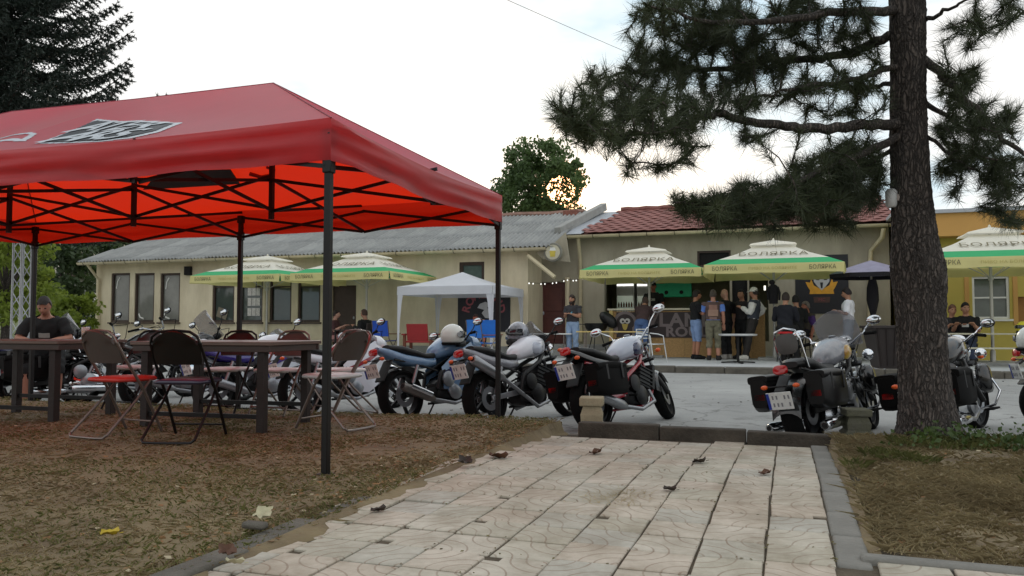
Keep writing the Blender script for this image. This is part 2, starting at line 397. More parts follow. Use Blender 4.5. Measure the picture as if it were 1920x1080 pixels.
m_asb = M('fibre_cement', C(132, 134, 134), .95, var=.24, scale=1.2, bump=.4, bscale=30, col2=C(160, 161, 158), rnd_obj=.1)
m_rtile = M('red_clay', C(128, 80, 75), .9, var=.28, scale=6, bump=.3, bscale=50, col2=C(154, 102, 94), rnd_obj=.16)
m_zinc = M('zinc_flashing', C(168, 172, 178), .55, var=.12, scale=2, metal=.2)
def facade(parent, name, mat, x0, x1, Y, z0, z1, holes, depth=.28):
    """wall plane with real openings and reveals; holes = [(xa,xb,za,zb)]"""
    mb = MB(); X = sorted({x0, x1, *[h[0] for h in holes], *[h[1] for h in holes]}); Z = sorted({z0, z1, *[h[2] for h in holes], *[h[3] for h in holes]})
    for i in range(len(X)-1):
        for j in range(len(Z)-1):
            cx, cz = (X[i]+X[i+1])/2, (Z[j]+Z[j+1])/2
            if any(h[0] < cx < h[1] and h[2] < cz < h[3] for h in holes): continue
            mb.poly([(X[i], Y, Z[j]), (X[i+1], Y, Z[j]), (X[i+1], Y, Z[j+1]), (X[i], Y, Z[j+1])])
    for a, b, c, d in holes:
        mb.poly([(a, Y, c), (a, Y, d), (a, Y+depth, d), (a, Y+depth, c)]); mb.poly([(b, Y, d), (b, Y, c), (b, Y+depth, c), (b, Y+depth, d)])
        mb.poly([(a, Y, d), (b, Y, d), (b, Y+depth, d), (a, Y+depth, d)]); mb.poly([(b, Y, c), (a, Y, c), (a, Y+depth, c), (b, Y+depth, c)])
    return mb.build(name, mat, parent, smooth=0)
def window(parent, a, b, c, d, Y, fmat, pmat, bars=(), sill=True, fw=.055):
    Yf = Y+.07; mb = MB()
    mb.box(((a+b)/2, Yf, d-fw/2), (b-a, .06, fw)); mb.box(((a+b)/2, Yf, c+fw/2), (b-a, .06, fw))
    for x in (a+fw/2, b-fw/2): mb.box((x, Yf, (c+d)/2), (fw, .06, d-c-2*fw))
    for t in bars: mb.box(((a+b)/2, Yf, c+(d-c)*t), (b-a-2*fw, .05, .04))
    o = mb.build('window', fmat, parent, smooth=0)
    MB().box(((a+b)/2, Yf+.04, (c+d)/2), (b-a-.02, .012, d-c-.02)).build('pane', pmat, o, smooth=0)
    if sill: MB().box(((a+b)/2, Y-.03, c-.03), (b-a+.1, .12, .05)).build('sill', fmat, o, smooth=0)
    return o
def hole(px0, px1, py0, py1, Y):
    pm = (px0+px1)/2
    return (at_Y(px0, py0, Y).x, at_Y(px1, py0, Y).x, at_Y(pm, py1, Y).z, at_Y(pm, py0, Y).z)
# ---- long grey-roofed building
YL = 22.4; XL0 = -23.6; XL1 = at_Y(990, 600, YL).x; ZE = 3.12
wins = [hole(a, b, 512, 604, YL) for a, b in ((209, 244), (253, 290), (301, 338), (399, 440), (450, 493), (506, 547), (559, 601))]
wtop = hole(861, 908, 491, 560, YL); wdoor = hole(622, 668, 535, 655, YL)
bl = thing('long_building', 'long low beige building with grey corrugated roof and tall brown windows', 'building', (0, 0, 0))
facade(bl, 'wall', m_wall, XL0, XL1, YL, .0, ZE, wins+[wtop, wdoor])
mb = MB(); mb.poly([(XL0, YL, 0), (XL0, YL, ZE), (XL0, 30, ZE), (XL0, 30, 0)]); mb.poly([(XL0, YL, ZE), (XL0, 26.2, 4.6), (XL0, 30, ZE)])
mb.poly([(XL1, YL, ZE), (XL1, YL, 0), (XL1, 30, 0), (XL1, 30, ZE)]); mb.poly([(XL1, 26.2, 4.6), (XL1, YL, ZE), (XL1, 30, ZE)])
mb.poly([(XL0, 30, 0), (XL0, 30, ZE), (XL1, 30, ZE), (XL1, 30, 0)]); mb.build('side_wall', m_wall, bl, smooth=0)
MB().box(((XL0+XL1)/2, YL-.03, .14), (XL1-XL0, .06, .3)).build('plinth', m_conc, bl, smooth=0)
for i, h in enumerate(wins):
    wo = window(bl, *h, YL, m_brown, m_panew if i < 3 else m_pane, bars=(.72,) if i > 2 else (), fw=.07)
    if i < 3:   # pale arched corners of the blinds
        if i != 1: MB().tube([(h[0]+.16, YL+.1, h[3]-.55), (h[0]+.2, YL+.1, h[3]-.3), (h[0]+.3, YL+.1, h[3]-.15)], .025, 5).build('sticker', m_white, wo)
        MB().tube([(h[0]+.12, YL+.1, h[2]+.3), (h[0]+.18, YL+.1, h[2]+.17), (h[0]+.34, YL+.1, h[2]+.12)], .03, 5).build('sticker', m_white, wo)
    if i == 3: MB().box((h[0]+.35, YL+.085, h[2]+.3), (.42, .01, .34), Matrix.Rotation(.3, 3, 'Y')).build('notice', M('paper_dull', C(120, 112, 96), .8), wo)
    if i == 4:
        for r_ in range(3):
            for c_ in range(3): MB().box((h[0]+.34+c_*.17, YL+.085, h[3]-.62-r_*.34), (.15, .01, .26)).build('notice', M('paper', C(196, 192, 186), .8, var=.35, scale=30), wo)
window(bl, *wtop, YL, m_brown, M('pane_sky', C(96, 112, 106), .05, spec=.7), sill=False, fw=.1)
do = MB().box(((wdoor[0]+wdoor[1])/2, YL+.12, (wdoor[2]+wdoor[3])/2), (wdoor[1]-wdoor[0]-.01, .06, wdoor[3]-wdoor[2]-.01)).build('door', m_brown, bl, smooth=0)
MB().ell((wdoor[1]-.12, YL+.07, wdoor[2]+1.0), (.03, .03, .05)).build('handle', m_zinc, do)
MB().box((at_Y(355, 508, YL).x, YL-.06, at_Y(355, 508, YL).z), (.26, .12, .3)).build('vent', m_dark, bl, bevel=.01)
# roof of corrugated sheets
E0 = Vector((XL0-.35, YL-.45, ZE+.05)); slope = Vector((0, 26.2-YL+.45, 1.52)); SL = slope.length; sd = slope.normalized(); sn = Vector((1, 0, 0)).cross(sd)
XR = at_Y(1040, 470, YL).x
rf = MB(); rf.poly([E0-sn*.04, E0+Vector((XR-XL0+.35, 0, 0))-sn*.04, E0+Vector((XR-XL0+.35, 0, 0))+slope-sn*.04, E0+slope-sn*.04])
rf.poly([E0+slope, E0+slope+Vector((XR-XL0+.35, 0, 0)), (XR, 30.6, ZE), (XL0-.35, 30.6, ZE)])
rf = rf.build('roof', M('roof_underlay', C(120, 112, 100), .9), bl, smooth=0)
sw = 1.1; rows = 3; slen = SL/rows+.16
mb = MB(); nseg = 48
mb.sheet([[Vector((sw*1.03*k/nseg, 0, .03*math.sin(2*math.pi*8*k/nseg)))+Vector((0, t*slen, 0)) for k in range(nseg+1)] for t in (0, 1)], .012)
sheet_me = mb.mesh('roof_sheet', m_asb, 60); sheet_me.transform(Matrix((Vector((1, 0, 0)), sd, sn)).transposed().to_4x4())
for r_ in range(rows):
    for c_ in range(int((XR-XL0+.35)/sw+.3)):
        o = link('roof_sheet', sheet_me, rf); o.location = E0+sd*(r_*SL/rows-.04+rnd.uniform(-.05, .03))+Vector((c_*sw, 0, 0))+sn*(.02+.012*(c_ % 2)+.02*r_*0+rnd.uniform(0, .015))
        o.rotation_euler = (rnd.uniform(-.003, .012), rnd.uniform(-.004, .004), rnd.uniform(-.006, .006))
mb = MB(); ridge = [E0+slope+Vector((t, 0, .05+.02*math.sin(t*3))) for t in np.linspace(0, XR-XL0+.3, 30)]; mb.tube(ridge, .1, 6); mb.build('ridge', M('ridge_clay', C(142, 112, 100), .9, var=.3, scale=4), rf)
mb = MB(); ga = [(XL0-.3, YL-.5, ZE-.06), (XR, YL-.5, ZE-.04)]
for t in range(41):
    pass
prof = [(.085*math.cos(a), .085*math.sin(a)) for a in np.linspace(math.pi, 2*math.pi, 7)]
mb.grid([[(x, YL-.53+p, ZE+.02+q) for p, q in prof] for x in np.linspace(XL0-.3, XR-.1, 3)]); g = mb.build('gutter', m_gutter, bl)
gbm = MB().grid([[(dx, p*1.15, q*1.15) for p, q in prof] for dx in (-.012, .012)]).mesh('gutter_bracket', M('bracket', C(90, 84, 70), .6))
for x in np.arange(XL0, XR-.2, .95): link('gutter_bracket', gbm, g).location = (x, YL-.53, ZE+.02)
MB().box(((XL0+XR)/2, YL-.2, ZE+.0), (XR-XL0+.3, .4, .03)).build('soffit', m_wall, bl, smooth=0)
MB().tube([(XL0+.1, YL-.5, ZE-.05), (XL0+.15, YL-.3, ZE-.3), (XL0+.18, YL-.08, ZE-.55), (XL0+.18, YL-.08, .1)], .05).build('downpipe', m_gutter, bl)
MB().tube([at_Y(497, 478, YL-.1), at_Y(497, 640, YL-.1)], .05).build('downpipe', m_gutter, bl)
MB().tube([at_Y(990, 479, YL-.45), at_Y(1040, 520, YL-.75)], .06, 6).build('brace_beam', m_gutter, bl)
# boarded gable by the door with a round sign
gp = [at_Y(x, y, YL-.3) for x, y in ((1007, 474), (1032, 462), (1060, 436), (1068, 491), (1018, 486))]
MB().prism([(p.x, p.z) for p in gp], (0, YL-.3, 0), (1, 0, 0), (0, 0, 1), -.08).build('gable_board', m_wall2, bl, smooth=0)
c = at_Y(1037, 473, YL-.45)
sg = thing('round_sign', 'round wall sign with a beer glass picture under the gable by the door', 'sign', c)
MB().lathe([(.26, -.03), (.28, 0), (.26, .03)], (0, 0, 0), (0, 1, 0), 24).build('disc', M('sign_grey', C(120, 118, 108), .5), sg)
MB().lathe([(.215, 0), (.215, .012)], (0, -.036, 0), (0, -1, 0), 24).build('face', M('sign_cream', C(190, 184, 160), .5), sg)
MB().prism([(-.07, -.13), (.07, -.13), (.09, .04), (-.09, .04)], (0, -.05, 0), (1, 0, 0), (0, 0, 1), .006).build('glass', M('beer', C(196, 176, 70), .4), sg)
MB().prism([(-.1, .04), (.1, .04), (.07, .13), (-.06, .14)], (0, -.05, 0), (1, 0, 0), (0, 0, 1), .006).build('foam', m_white, sg)
# ---- red-tiled bar building
YR = 23.8; XR0 = XL1-.6; XR1 = at_Y(1668, 500, YR).x; ZR = at_Y(1300, 433, YR-.5).z
br = thing('bar_building', 'grey-beige building with red tiled roof and open bar front', 'building', (0, 0, 0))
hbar = hole(1133, 1368, 512, 586, YR); hdoor2 = hole(1372, 1401, 505, 655, YR); hserve = hole(1404, 1440, 512, 640, YR)
hdoor = hole(1012, 1062, 529, 648, YR); hdark = hole(988, 1009, 529, 648, YR)
hup = hole(1307, 1370, 470, 500, YR)
facade(br, 'wall', m_wall2, XR0, XR1, YR, 0, ZR, [hbar, hdoor2, hserve, hdoor, hdark, hup])
mb = MB(); mb.poly([(XR1, YR, ZR), (XR1, YR, 0), (XR1, 31, 0), (XR1, 31, ZR)]); mb.poly([(XR0, YR, 0), (XR0, YR, ZR), (XR0, 31, ZR), (XR0, 31, 0)])
mb.poly([(XR1, 27.4, 5.0), (XR1, YR, ZR), (XR1, 31, ZR)]); mb.poly([(XR0, 31, 0), (XR0, 31, ZR), (XR1, 31, ZR), (XR1, 31, 0)]); mb.build('side_wall', m_wall2, br, smooth=0)
mb = MB(); a, b = hbar[0]-.3, hserve[1]+.3
for q in ([(a, 26.3, 0), (b, 26.3, 0), (b, 26.3, 3), (a, 26.3, 3)], [(a, YR+.28, 0), (a, 26.3, 0), (a, 26.3, 3), (a, YR+.28, 3)], [(b, 26.3, 0), (b, YR+.28, 0), (b, YR+.28, 3), (b, 26.3, 3)],
          [(a, YR+.28, 3), (a, 26.3, 3), (b, 26.3, 3), (b, YR+.28, 3)], [(a, YR+.28, .05), (b, YR+.28, .05), (b, 26.3, .05), (a, 26.3, .05)]): mb.poly(q)
mb.build('bar_room', M('room_wall', C(150, 146, 120), .9, var=.1), br, smooth=0)
def door(h, mat, nm='door'):
    d = MB().box(((h[0]+h[1])/2, YR+.14, (h[2]+h[3])/2), (h[1]-h[0]-.01, .06, h[3]-h[2]-.01)).build(nm, mat, br, smooth=0)
    for k in (.27, .72): MB().box(((h[0]+h[1])/2, YR+.105, h[2]+(h[3]-h[2])*k), ((h[1]-h[0])*.66, .02, (h[3]-h[2])*.36)).build('door_panel', mat, d, bevel=.008)
    MB().ell((h[0]+.09, YR+.09, h[2]+1.0), (.03, .035, .06)).build('handle', m_zinc, d)
door(hdoor, M('door_mahogany', C(84, 40, 34), .5, var=.2, scale=4))
door(hdark, m_dark); door(hdoor2, m_dark)  # dark leaves fill two open doorways, standing in for the shade inside
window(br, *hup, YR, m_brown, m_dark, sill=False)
# tiled slope
E1 = Vector((0, YR-.5, ZR+.04)); rz_ = at_Y(1250, 393, 27.4).z; slope = Vector((0, 27.4-YR+.5, rz_-ZR-.04)); SL = slope.length; sd = slope.normalized(); sn = Vector((1, 0, 0)).cross(sd)
xa = at_Y(1083, 436, YR-.5).x; xb = at_Y(1165, 385, 27.4).x
mb = MB(); mb.poly([(XR0-.3, E1.y, E1.z-.05), (XR1+.25, E1.y, E1.z-.05), (XR1+.25, 27.4, rz_-.05), (XR0-.3, 27.4, rz_-.05)]); mb.poly([(XR1+.25, 27.4, rz_-.05), (XR1+.25, 31.4, ZR), (XR0-.3, 31.4, ZR), (XR0-.3, 27.4, rz_-.05)])
rf2 = mb.build('roof', M('roof_boards', C(120, 76, 70), .9), br, smooth=0)
TP = .36; TR = SL/12
mb = MB(); mb.sheet([[(TP*(k/8-.5)*1.10, t*TR*1.3, .009*math.cos(2*math.pi*k/8+.6)+.024*(1-t)) for k in range(9)] for t in (0, 1)], .012)
tme = mb.mesh('roof_tile', m_rtile, 60); tme.transform(Matrix((Vector((1, 0, 0)), sd, sn)).transposed().to_4x4())
for r_ in range(12):
    lim = xa+(xb-xa)*(r_/12)+.05
    for c_ in range(26):
        x = XR1+.1-c_*TP-(.16 if r_ % 2 else 0)
        if x < lim: continue
        o = link('roof_tile', tme, rf2); o.location = E1+Vector((x, 0, 0))+sd*(r_*TR)+sn*(.02+.004*(c_ % 2)+rnd.uniform(0, .006)); o.rotation_euler = (rnd.uniform(0, .012), rnd.uniform(-.02, .02), rnd.uniform(-.02, .02))
mb = MB(); mb.sheet([[E1+Vector((xa-.55, 0, 0))+sn*.01, E1+Vector((xa+.1, 0, 0))+sn*.01], [E1+slope+Vector((xb-.75, 0, 0))+sn*.01, E1+slope+Vector((xb+.1, 0, 0))+sn*.01]], .015); mb.build('flashing', m_zinc, rf2)
MB().bar(E1+Vector((xa-.62, 0, .1)), E1+slope+Vector((xb-.62, 0, .2)), .22, .26).build('parapet', m_conc, br, bevel=.02)
MB().tube([E1+slope+Vector((xb+t, 0, .05+.015*math.sin(9*t))) for t in np.linspace(0, XR1-xb+.2, 40)], .11, 7).build('ridge', m_rtile, rf2)
MB().box((at_Y(1072, 400, 26).x, 26, at_Y(1072, 404, 26).z), (.5, .4, .3)).build('chimney', M('brick_old', C(130, 84, 72), .9, var=.3, scale=9), rf2)
mb = MB(); mb.grid([[(x, YR-.58+p, ZR-.01+q) for p, q in prof] for x in np.linspace(xa-.5, XR1+.2, 3)]); g = mb.build('gutter', m_gutter, br)
for x in np.arange(xa-.3, XR1, .8): link('gutter_bracket', gbm, g).location = (x, YR-.58, ZR-.01)
MB().box(((xa-.5+XR1)/2, YR-.24, ZR-.0), (XR1-xa+.6, .46, .03)).build('soffit', m_wall2, br, smooth=0)
pts = [at_Y(1657, 428, YR-.55), at_Y(1654, 445, YR-.5), at_Y(1633, 470, YR-.12), at_Y(1631, 500, YR-.1), at_Y(1631, 655, YR-.1)]
MB().tube(pts, .06).build('downpipe', m_gutter, br)
MB().tube([at_Y(1084, 446, YR-.5), at_Y(1088, 490, YR-.1), at_Y(1089, 640, YR-.1)], .055).build('downpipe', m_gutter, br)
MB().tube([at_Y(1064, 520, YR-.08), at_Y(1064, 640, YR-.08)], .07, 6).build('pilaster', m_wall, br)
# ---- yellow building behind the trunk
YY = 22.6; XY0 = at_Y(1690, 500, YY).x; XY1 = XY0+9; ZY = at_Y(1850, 401, YY).z
by = thing('yellow_building', 'yellow building with orange fascia and white-framed window at the right edge', 'building')
hw = hole(1822, 1892, 518, 598, YY); hd2 = hole(1905, 1960, 556, 668, YY)
facade(by, 'wall', m_wall3, XY0, XY1, YY, 0, ZY-.1, [hw, hd2])
mb = MB(); mb.poly([(XY0, YY, ZY-.1), (XY0, YY, 0), (XY0, 30, 0), (XY0, 30, ZY-.1)][::-1]); mb.poly([(XY1, YY, 0), (XY1, YY, ZY-.1), (XY1, 30, ZY-.1), (XY1, 30, 0)][::-1]); mb.poly([(XY0, 30, 0), (XY0, 30, ZY), (XY1, 30, ZY), (XY1, 30, 0)]); mb.build('side_wall', m_wall3, by, smooth=0)
zf = at_Y(1850, 444, YY).z
MB().box(((XY0+XY1)/2, YY-.25, (ZY+zf)/2), (XY1-XY0+.3, .5, ZY-zf)).build('fascia', m_orange, by, smooth=0)
MB().box(((XY0+XY1)/2, YY+3.4, ZY+.04), (XY1-XY0+.5, 8.0, .09)).build('roof', m_zinc, by, smooth=0)
window(by, *hw, YY, m_white, M('pane_dim', C(84, 92, 84), .08, var=.2, scale=3), bars=(.5,))
for x in (hw[0]-.12, hw[1]+.12): MB().box((x, YY-.012, (hw[2]+hw[3])/2), (.1, .024, hw[3]-hw[2]+.3)).build('window_surround', m_orange, by, smooth=0)
MB().box(((hd2[0]+hd2[1])/2, YY+.14, (hd2[2]+hd2[3])/2), (hd2[1]-hd2[0]-.01, .06, hd2[3]-hd2[2]-.01)).build('door', M('door_ochre', C(150, 104, 40), .6), by, smooth=0)
# ------------------------------------------------------------------ red pop-up tent
TX0, TX1, TY0, TY1, TZ, TP_ = -8.45, -2.55, 4.10, 7.12, 2.12, 2.92
m_red = M('tent_red', C(216, 24, 80), .42, var=.08, scale=2.5, translucent=.55, sheen=.55, spec=.7, bump=.12, bscale=3, tcol=C(255, 52, 14))  # red cloth: pink of the reflected sky is put into the base colour
m_redv = M('tent_red_valance', C(176, 32, 40), .55, var=.1, scale=3, translucent=.38, sheen=.25, bump=.15, bscale=4, tcol=C(240, 44, 16))
m_blk = M('black_steel', C(18, 15, 15), .5, var=.15, metal=.3)
tent = thing('party_tent', 'large red pop-up party tent with black folding frame over the brown tables', 'tent', ((TX0+TX1)/2, (TY0+TY1)/2, 0))
to = Vector(tent.location)
RY = (TY0+TY1)/2; RX0, RX1 = TX0+1.45, TX1-1.5
def T(p): return Vector(p)-to
def slope_grid(a, b, c, d, n=14, m=9, sag=.05, es=.02):
    """a-b eave, d-c ridge side"""
    rows = []
    for i in range(m+1):
        t = i/m; p, q = Vector(a).lerp(Vector(d), t), Vector(b).lerp(Vector(c), t); row = []
        for k in range(n+1):
            s = k/n; x = p.lerp(q, s); x.z -= es*math.sin(math.pi*s)*(1-t)+sag*math.sin(math.pi*t)*math.sin(math.pi*min(1, max(0, s)))*1.0+.022*math.sin(9*s+4*t)*math.sin(math.pi*t)*math.sin(math.pi*s)
            row.append(T(x))
        rows.append(row)
    return rows
e = [(TX0, TY0, TZ), (TX1, TY0, TZ), (TX1, TY1, TZ), (TX0, TY1, TZ)]; pk = [(RX0, RY, TP_+.02), (RX1, RY, TP_)]; pm = ((RX0+RX1)/2, RY, TP_+.0)
mb = MB()
em0, em1 = ((RX0+RX1)/2, TY0, TZ), ((RX0+RX1)/2, TY1, TZ)
mb.grid(slope_grid(em0, e[1], pk[1], pm)); mb.grid(slope_grid(e[0], em0, pm, pk[0]))
mb.grid(slope_grid(e[2], em1, pm, pk[1])); mb.grid(slope_grid(em1, e[3], pk[0], pm))
mb.grid(slope_grid(e[1], e[2], pk[1], pk[1], sag=.09, es=.05)); mb.grid(slope_grid(e[3], e[0], pk[0], pk[0], sag=.09, es=.04))
canopy = mb.build('canopy', m_red, tent, smooth=50)
m_seam = M('tent_seam', C(128, 22, 40), .6)
for a_, b_ in ((e[1], pk[1]), (e[2], pk[1]), (e[0], pk[0]), (e[3], pk[0])): MB().tube([T(Vector(a_).lerp(Vector(b_), k/10)) for k in range(11)], .006, 5).build('seam', m_seam, tent)
MB().tube([T(pk[0]), T(pm), T(pk[1])], .005, 5).build('seam', m_seam, tent)
def valance(a, b, n, sagm):
    rows = []
    a, b = Vector(a), Vector(b); out_ = Vector(((b-a).y, -(b-a).x, 0)).normalized()
    for k in range(13):
        t = k/12; row = []
        for i in range(n+1):
            s = i/n; p = a.lerp(b, s)+out_*min(1, s*25, (1-s)*25)*min(1, t*6)*(.026+.014*math.sin(t*15+s*3.1)*math.sin(s*5+1.3)+.012*math.sin(t*8-s*4)+.008*math.sin(s*31+t*6)*t+.01*math.sin(s*11)*t)
            p.z += -.26*t-sagm*math.sin(math.pi*s)*(1-t*.4)-.006*math.sin(s*17)*t+.003; row.append(T(p))
        rows.append(row)
    return MB().grid(rows).build('valance', m_redv, tent, smooth=60)
valance(e[0], em0, 16, .02); valance(em0, e[1], 16, .02); valance(e[1], e[2], 20, .05); valance(e[2], em1, 12, .02); valance(em1, e[3], 12, .02); valance(e[3], e[0], 12, .04)
legs = [(x, y) for x in (TX1, (TX0+TX1)/2, TX0) for y in (TY0, TY1)]
for i, (x, y) in enumerate(legs):
    x += -.03 if x > -3 else .03 if x < -8 else 0; y += .03 if y < 5 else -.03
    lg = MB().box(T((x, y, 1.03)), (.042, .042, 2.04)).build('leg', m_blk, tent, bevel=.004)
    MB().box(T((x, y, .012)), (.085, .085, .012)).build('foot_plate', m_blk, lg); MB().box(T((x, y, 1.84)), (.06, .06, .09)).build('slider', m_blk, lg, bevel=.006)
    MB().box(T((x, y, 2.02)), (.06, .06, .08)).build('corner_bracket', m_blk, lg, bevel=.006)
def tbar(a, b): MB().bar(T(a), T(b), .014, .026).build('truss_bar', m_blk, tent, smooth=0)
def scissor(a, b, zt, zb, n=2, off=.014):
    a, b = Vector(a), Vector(b); sd_ = (b-a).normalized().cross(Vector((0, 0, 1)))*off
    for i in range(n):
        p, q = a.lerp(b, i/n), a.lerp(b, (i+1)/n); t0, t1 = (zt, zb) if i % 2 == 0 else (zb, zt)
        tbar((p.x+sd_.x, p.y+sd_.y, zt), (q.x+sd_.x, q.y+sd_.y, zb)); tbar((p.x-sd_.x, p.y-sd_.y, zb), (q.x-sd_.x, q.y-sd_.y, zt))
xm = (TX0+TX1)/2
for y in (TY0+.03, TY1-.03):
    scissor((TX1, y, 0), (xm, y, 0), 2.04, 1.83); scissor((xm, y, 0), (TX0, y, 0), 2.04, 1.83)
for x in (TX1-.03, TX0+.03): scissor((x, TY0, 0), (x, TY1, 0), 2.04, 1.83)
kp_ = [(RX1, RY), (xm, RY), (RX0, RY)]
for x, y in kp_: MB().box(T((x, y, 2.33)), (.035, .035, 1.12)).build('king_post', m_blk, tent, smooth=0)
scissor((RX1, RY, 0), (xm, RY, 0), 2.14, 1.86, 1); scissor((xm, RY, 0), (RX0, RY, 0), 2.14, 1.86, 1)
for x in (RX1, xm, RX0):
    scissor((x, TY0, 0), (x, RY, 0), 2.10, 1.84, 1); scissor((x, RY, 0), (x, TY1, 0), 2.10, 1.84, 1)
scissor((RX1, RY, 0), (TX1, RY, 0), 2.10, 1.84, 1); scissor((RX0, RY, 0), (TX0, RY, 0), 2.10, 1.84, 1)
# flat print on the canopy
fn = Vector((1, 0, 0)).cross(Vector((0, RY-TY0, TP_-TZ))).normalized(); fs = Vector((0, RY-TY0, TP_-TZ)).normalized()
def on_front(px, py, lift=-.012):
    r = ray(px, py); c0 = Vector((0, 0, CAMH)); p0 = Vector((0, TY0, TZ))+fn*lift
    return c0+r*(fn.dot(p0-c0)/fn.dot(r))
m_pd = M('print_dark', C(44, 48, 54), .5, var=.1); m_ps = M('print_silver', C(186, 192, 198), .5, var=.1)
def front_surf(P, lift):
    """drop a point of the flat front slope onto the sagging cloth"""
    t = (P.y-TY0)/(RY-TY0); xl = TX0+(RX0-TX0)*t; xr = TX1+(RX1-TX1)*t; xm_ = (RX0+RX1)/2
    s = (P.x-xm_)/(xr-xm_) if P.x > xm_ else (P.x-xl)/(xm_-xl); s = min(1, max(0, s)); t = min(1, max(0, t))
    dz = -.02*math.sin(math.pi*s)*(1-t)-.05*math.sin(math.pi*t)*math.sin(math.pi*s)-.022*math.sin(9*s+4*t)*math.sin(math.pi*t)*math.sin(math.pi*s)
    return Vector((P.x, P.y, TZ+(TP_-TZ)*t+dz))+fn*lift
def inside(x, y, poly):
    c = False; n = len(poly)
    for i in range(n):
        (x1, y1), (x2, y2) = poly[i], poly[i-1]
        if (y1 > y) != (y2 > y) and x < (x2-x1)*(y-y1)/(y2-y1)+x1: c = not c
    return c
def on_front_poly(pts, lift, mat, name, cs=.016):
    Q = [on_front(x, y, 0) for x, y in pts]; poly = [(q.x, q.y) for q in Q]; xs_ = [q.x for q in Q]; ys_ = [q.y for q in Q]; mb = MB()
    for x in np.arange(min(xs_), max(xs_), cs):
        for y in np.arange(min(ys_), max(ys_), cs):
            if inside(x+cs/2, y+cs/2, poly): mb.poly([T(front_surf(Vector((x+dx, y+dy, 0)), lift)) for dx, dy in ((0, 0), (cs, 0), (cs, cs), (0, cs))])
    return mb.build(name, mat, tent, smooth=80)
on_front_poly([(66, 265), (160, 229), (182, 219), (230, 221), (344, 214), (298, 241), (246, 254), (185, 261)], .004, m_ps, 'print_border')
on_front_poly([(82, 262), (166, 227), (182, 222), (230, 224), (326, 218), (290, 239), (242, 251), (185, 258)], .009, m_pd, 'print_panel')
def skew_text(s, size, mat, o, u, v, xs):
    me = text_mesh(s, size, .0005, xs, .008).copy(); me.materials.clear(); me.materials.append(mat); n = Vector(u).cross(Vector(v)).normalized()
    m4 = Matrix((Vector(u), Vector(v), n)).transposed().to_4x4(); me.transform(m4); me.transform(Matrix.Translation(o))
    for vt in me.vertices: vt.co = T(front_surf(vt.co, .015))
    return link('lettering', me, tent)
sk = (fs*1.05+Vector((1, 0, 0))*.5)
for i, ch in enumerate('ATER'): skew_text(ch, .36, m_ps, on_front(178+i*32, 233-i*1.5, 0), (1, 0, 0), sk, 1.2)
for i, ch in enumerate('ARS'): skew_text(ch, .36, m_ps, on_front(140+i*44, 252-i*2., 0), (1, 0, 0), sk, 1.5)
on_front_poly([(0, 252), (22, 248), (70, 249), (48, 262), (0, 266), (0, 262), (42, 259), (56, 252), (22, 251), (0, 256)], .004, m_ps, 'print_border')
# print on the rear slope, seen from below through the cloth
bn = Vector((-1, 0, 0)).cross(Vector((0, RY-TY1, TP_-TZ))).normalized()
def on_back(px, py, lift):
    r = ray(px, py); c0 = Vector((0, 0, CAMH)); p0 = Vector((0, TY1, TZ))-bn*lift
    return c0+r*(bn.dot(p0-c0)/bn.dot(r))
P = [T(on_back(x, y, .06)) for x, y in ((268, 356), (300, 322), (432, 318), (450, 345), (340, 352))]
MB().poly(P).poly([p+bn*.004 for p in P][::-1]).build('print_panel', m_pd, tent, smooth=0)
pts = [T(on_back(x, y, .06)) for x, y in ((468, 326), (490, 332), (510, 328), (514, 318), (500, 312))]
MB().tube(pts, .02, 5).build('print_mark', M('print_red_dark', C(120, 24, 24), .6), tent)
# ------------------------------------------------------------------ tables and folding chairs under the tent
m_wood = M('dark_wood', C(34, 25, 22), .6, var=.25, scale=4, stretch=(1, 8, 8), bump=.2, bscale=20)
m_wtop = M('table_top', C(100, 84, 74), .4, var=.2, scale=3, stretch=(1, 10, 10), spec=.6)
m_apr = M('table_apron', C(66, 53, 48), .5, var=.18, scale=4, stretch=(1, 8, 8))
def long_table(x0, x1, y0, y1, rz, label):
    t = thing('wooden_table', label, 'table', ((x0+x1)/2, (y0+y1)/2, 0), rz, 'brown tables under the red tent'); hx, hy = (x1-x0)/2, (y1-y0)/2
    MB().box((0, 0, .738), (2*hx+.22, 2*hy+.16, .03)).build('table_top', m_wtop, t, bevel=.004)
    for s in (-1, 1):
        MB().box((0, s*(hy+.045), .696), (2*hx+.2, .03, .052)).build('apron', m_apr, t, bevel=.003)
        MB().box((s*(hx+.075), 0, .696), (.03, 2*hy+.06, .052)).build('apron', m_apr, t, bevel=.003)
        for q in (-1, 1): MB().box((s*hx, q*hy, .352), (.068, .068, .70)).build('leg', m_wood, t, bevel=.004)
        MB().box((0, s*hy, .16+.02*s), (2*hx-.07, .03, .035)).build('stretcher', m_blk, t, smooth=0)
    return t
long_table(-5.22, -4.10, 5.52, 6.22, R(4), 'brown wooden table under the tent beside the black folding chair')
long_table(-7.42, -6.24, 5.46, 6.12, R(2), 'brown wooden table at the left edge under the tent')
m_gtube = M('grey_tube', C(122, 112, 106), .35, metal=.7, var=.1); m_btube = M('black_tube', C(14, 12, 13), .4, var=.1, metal=.3)
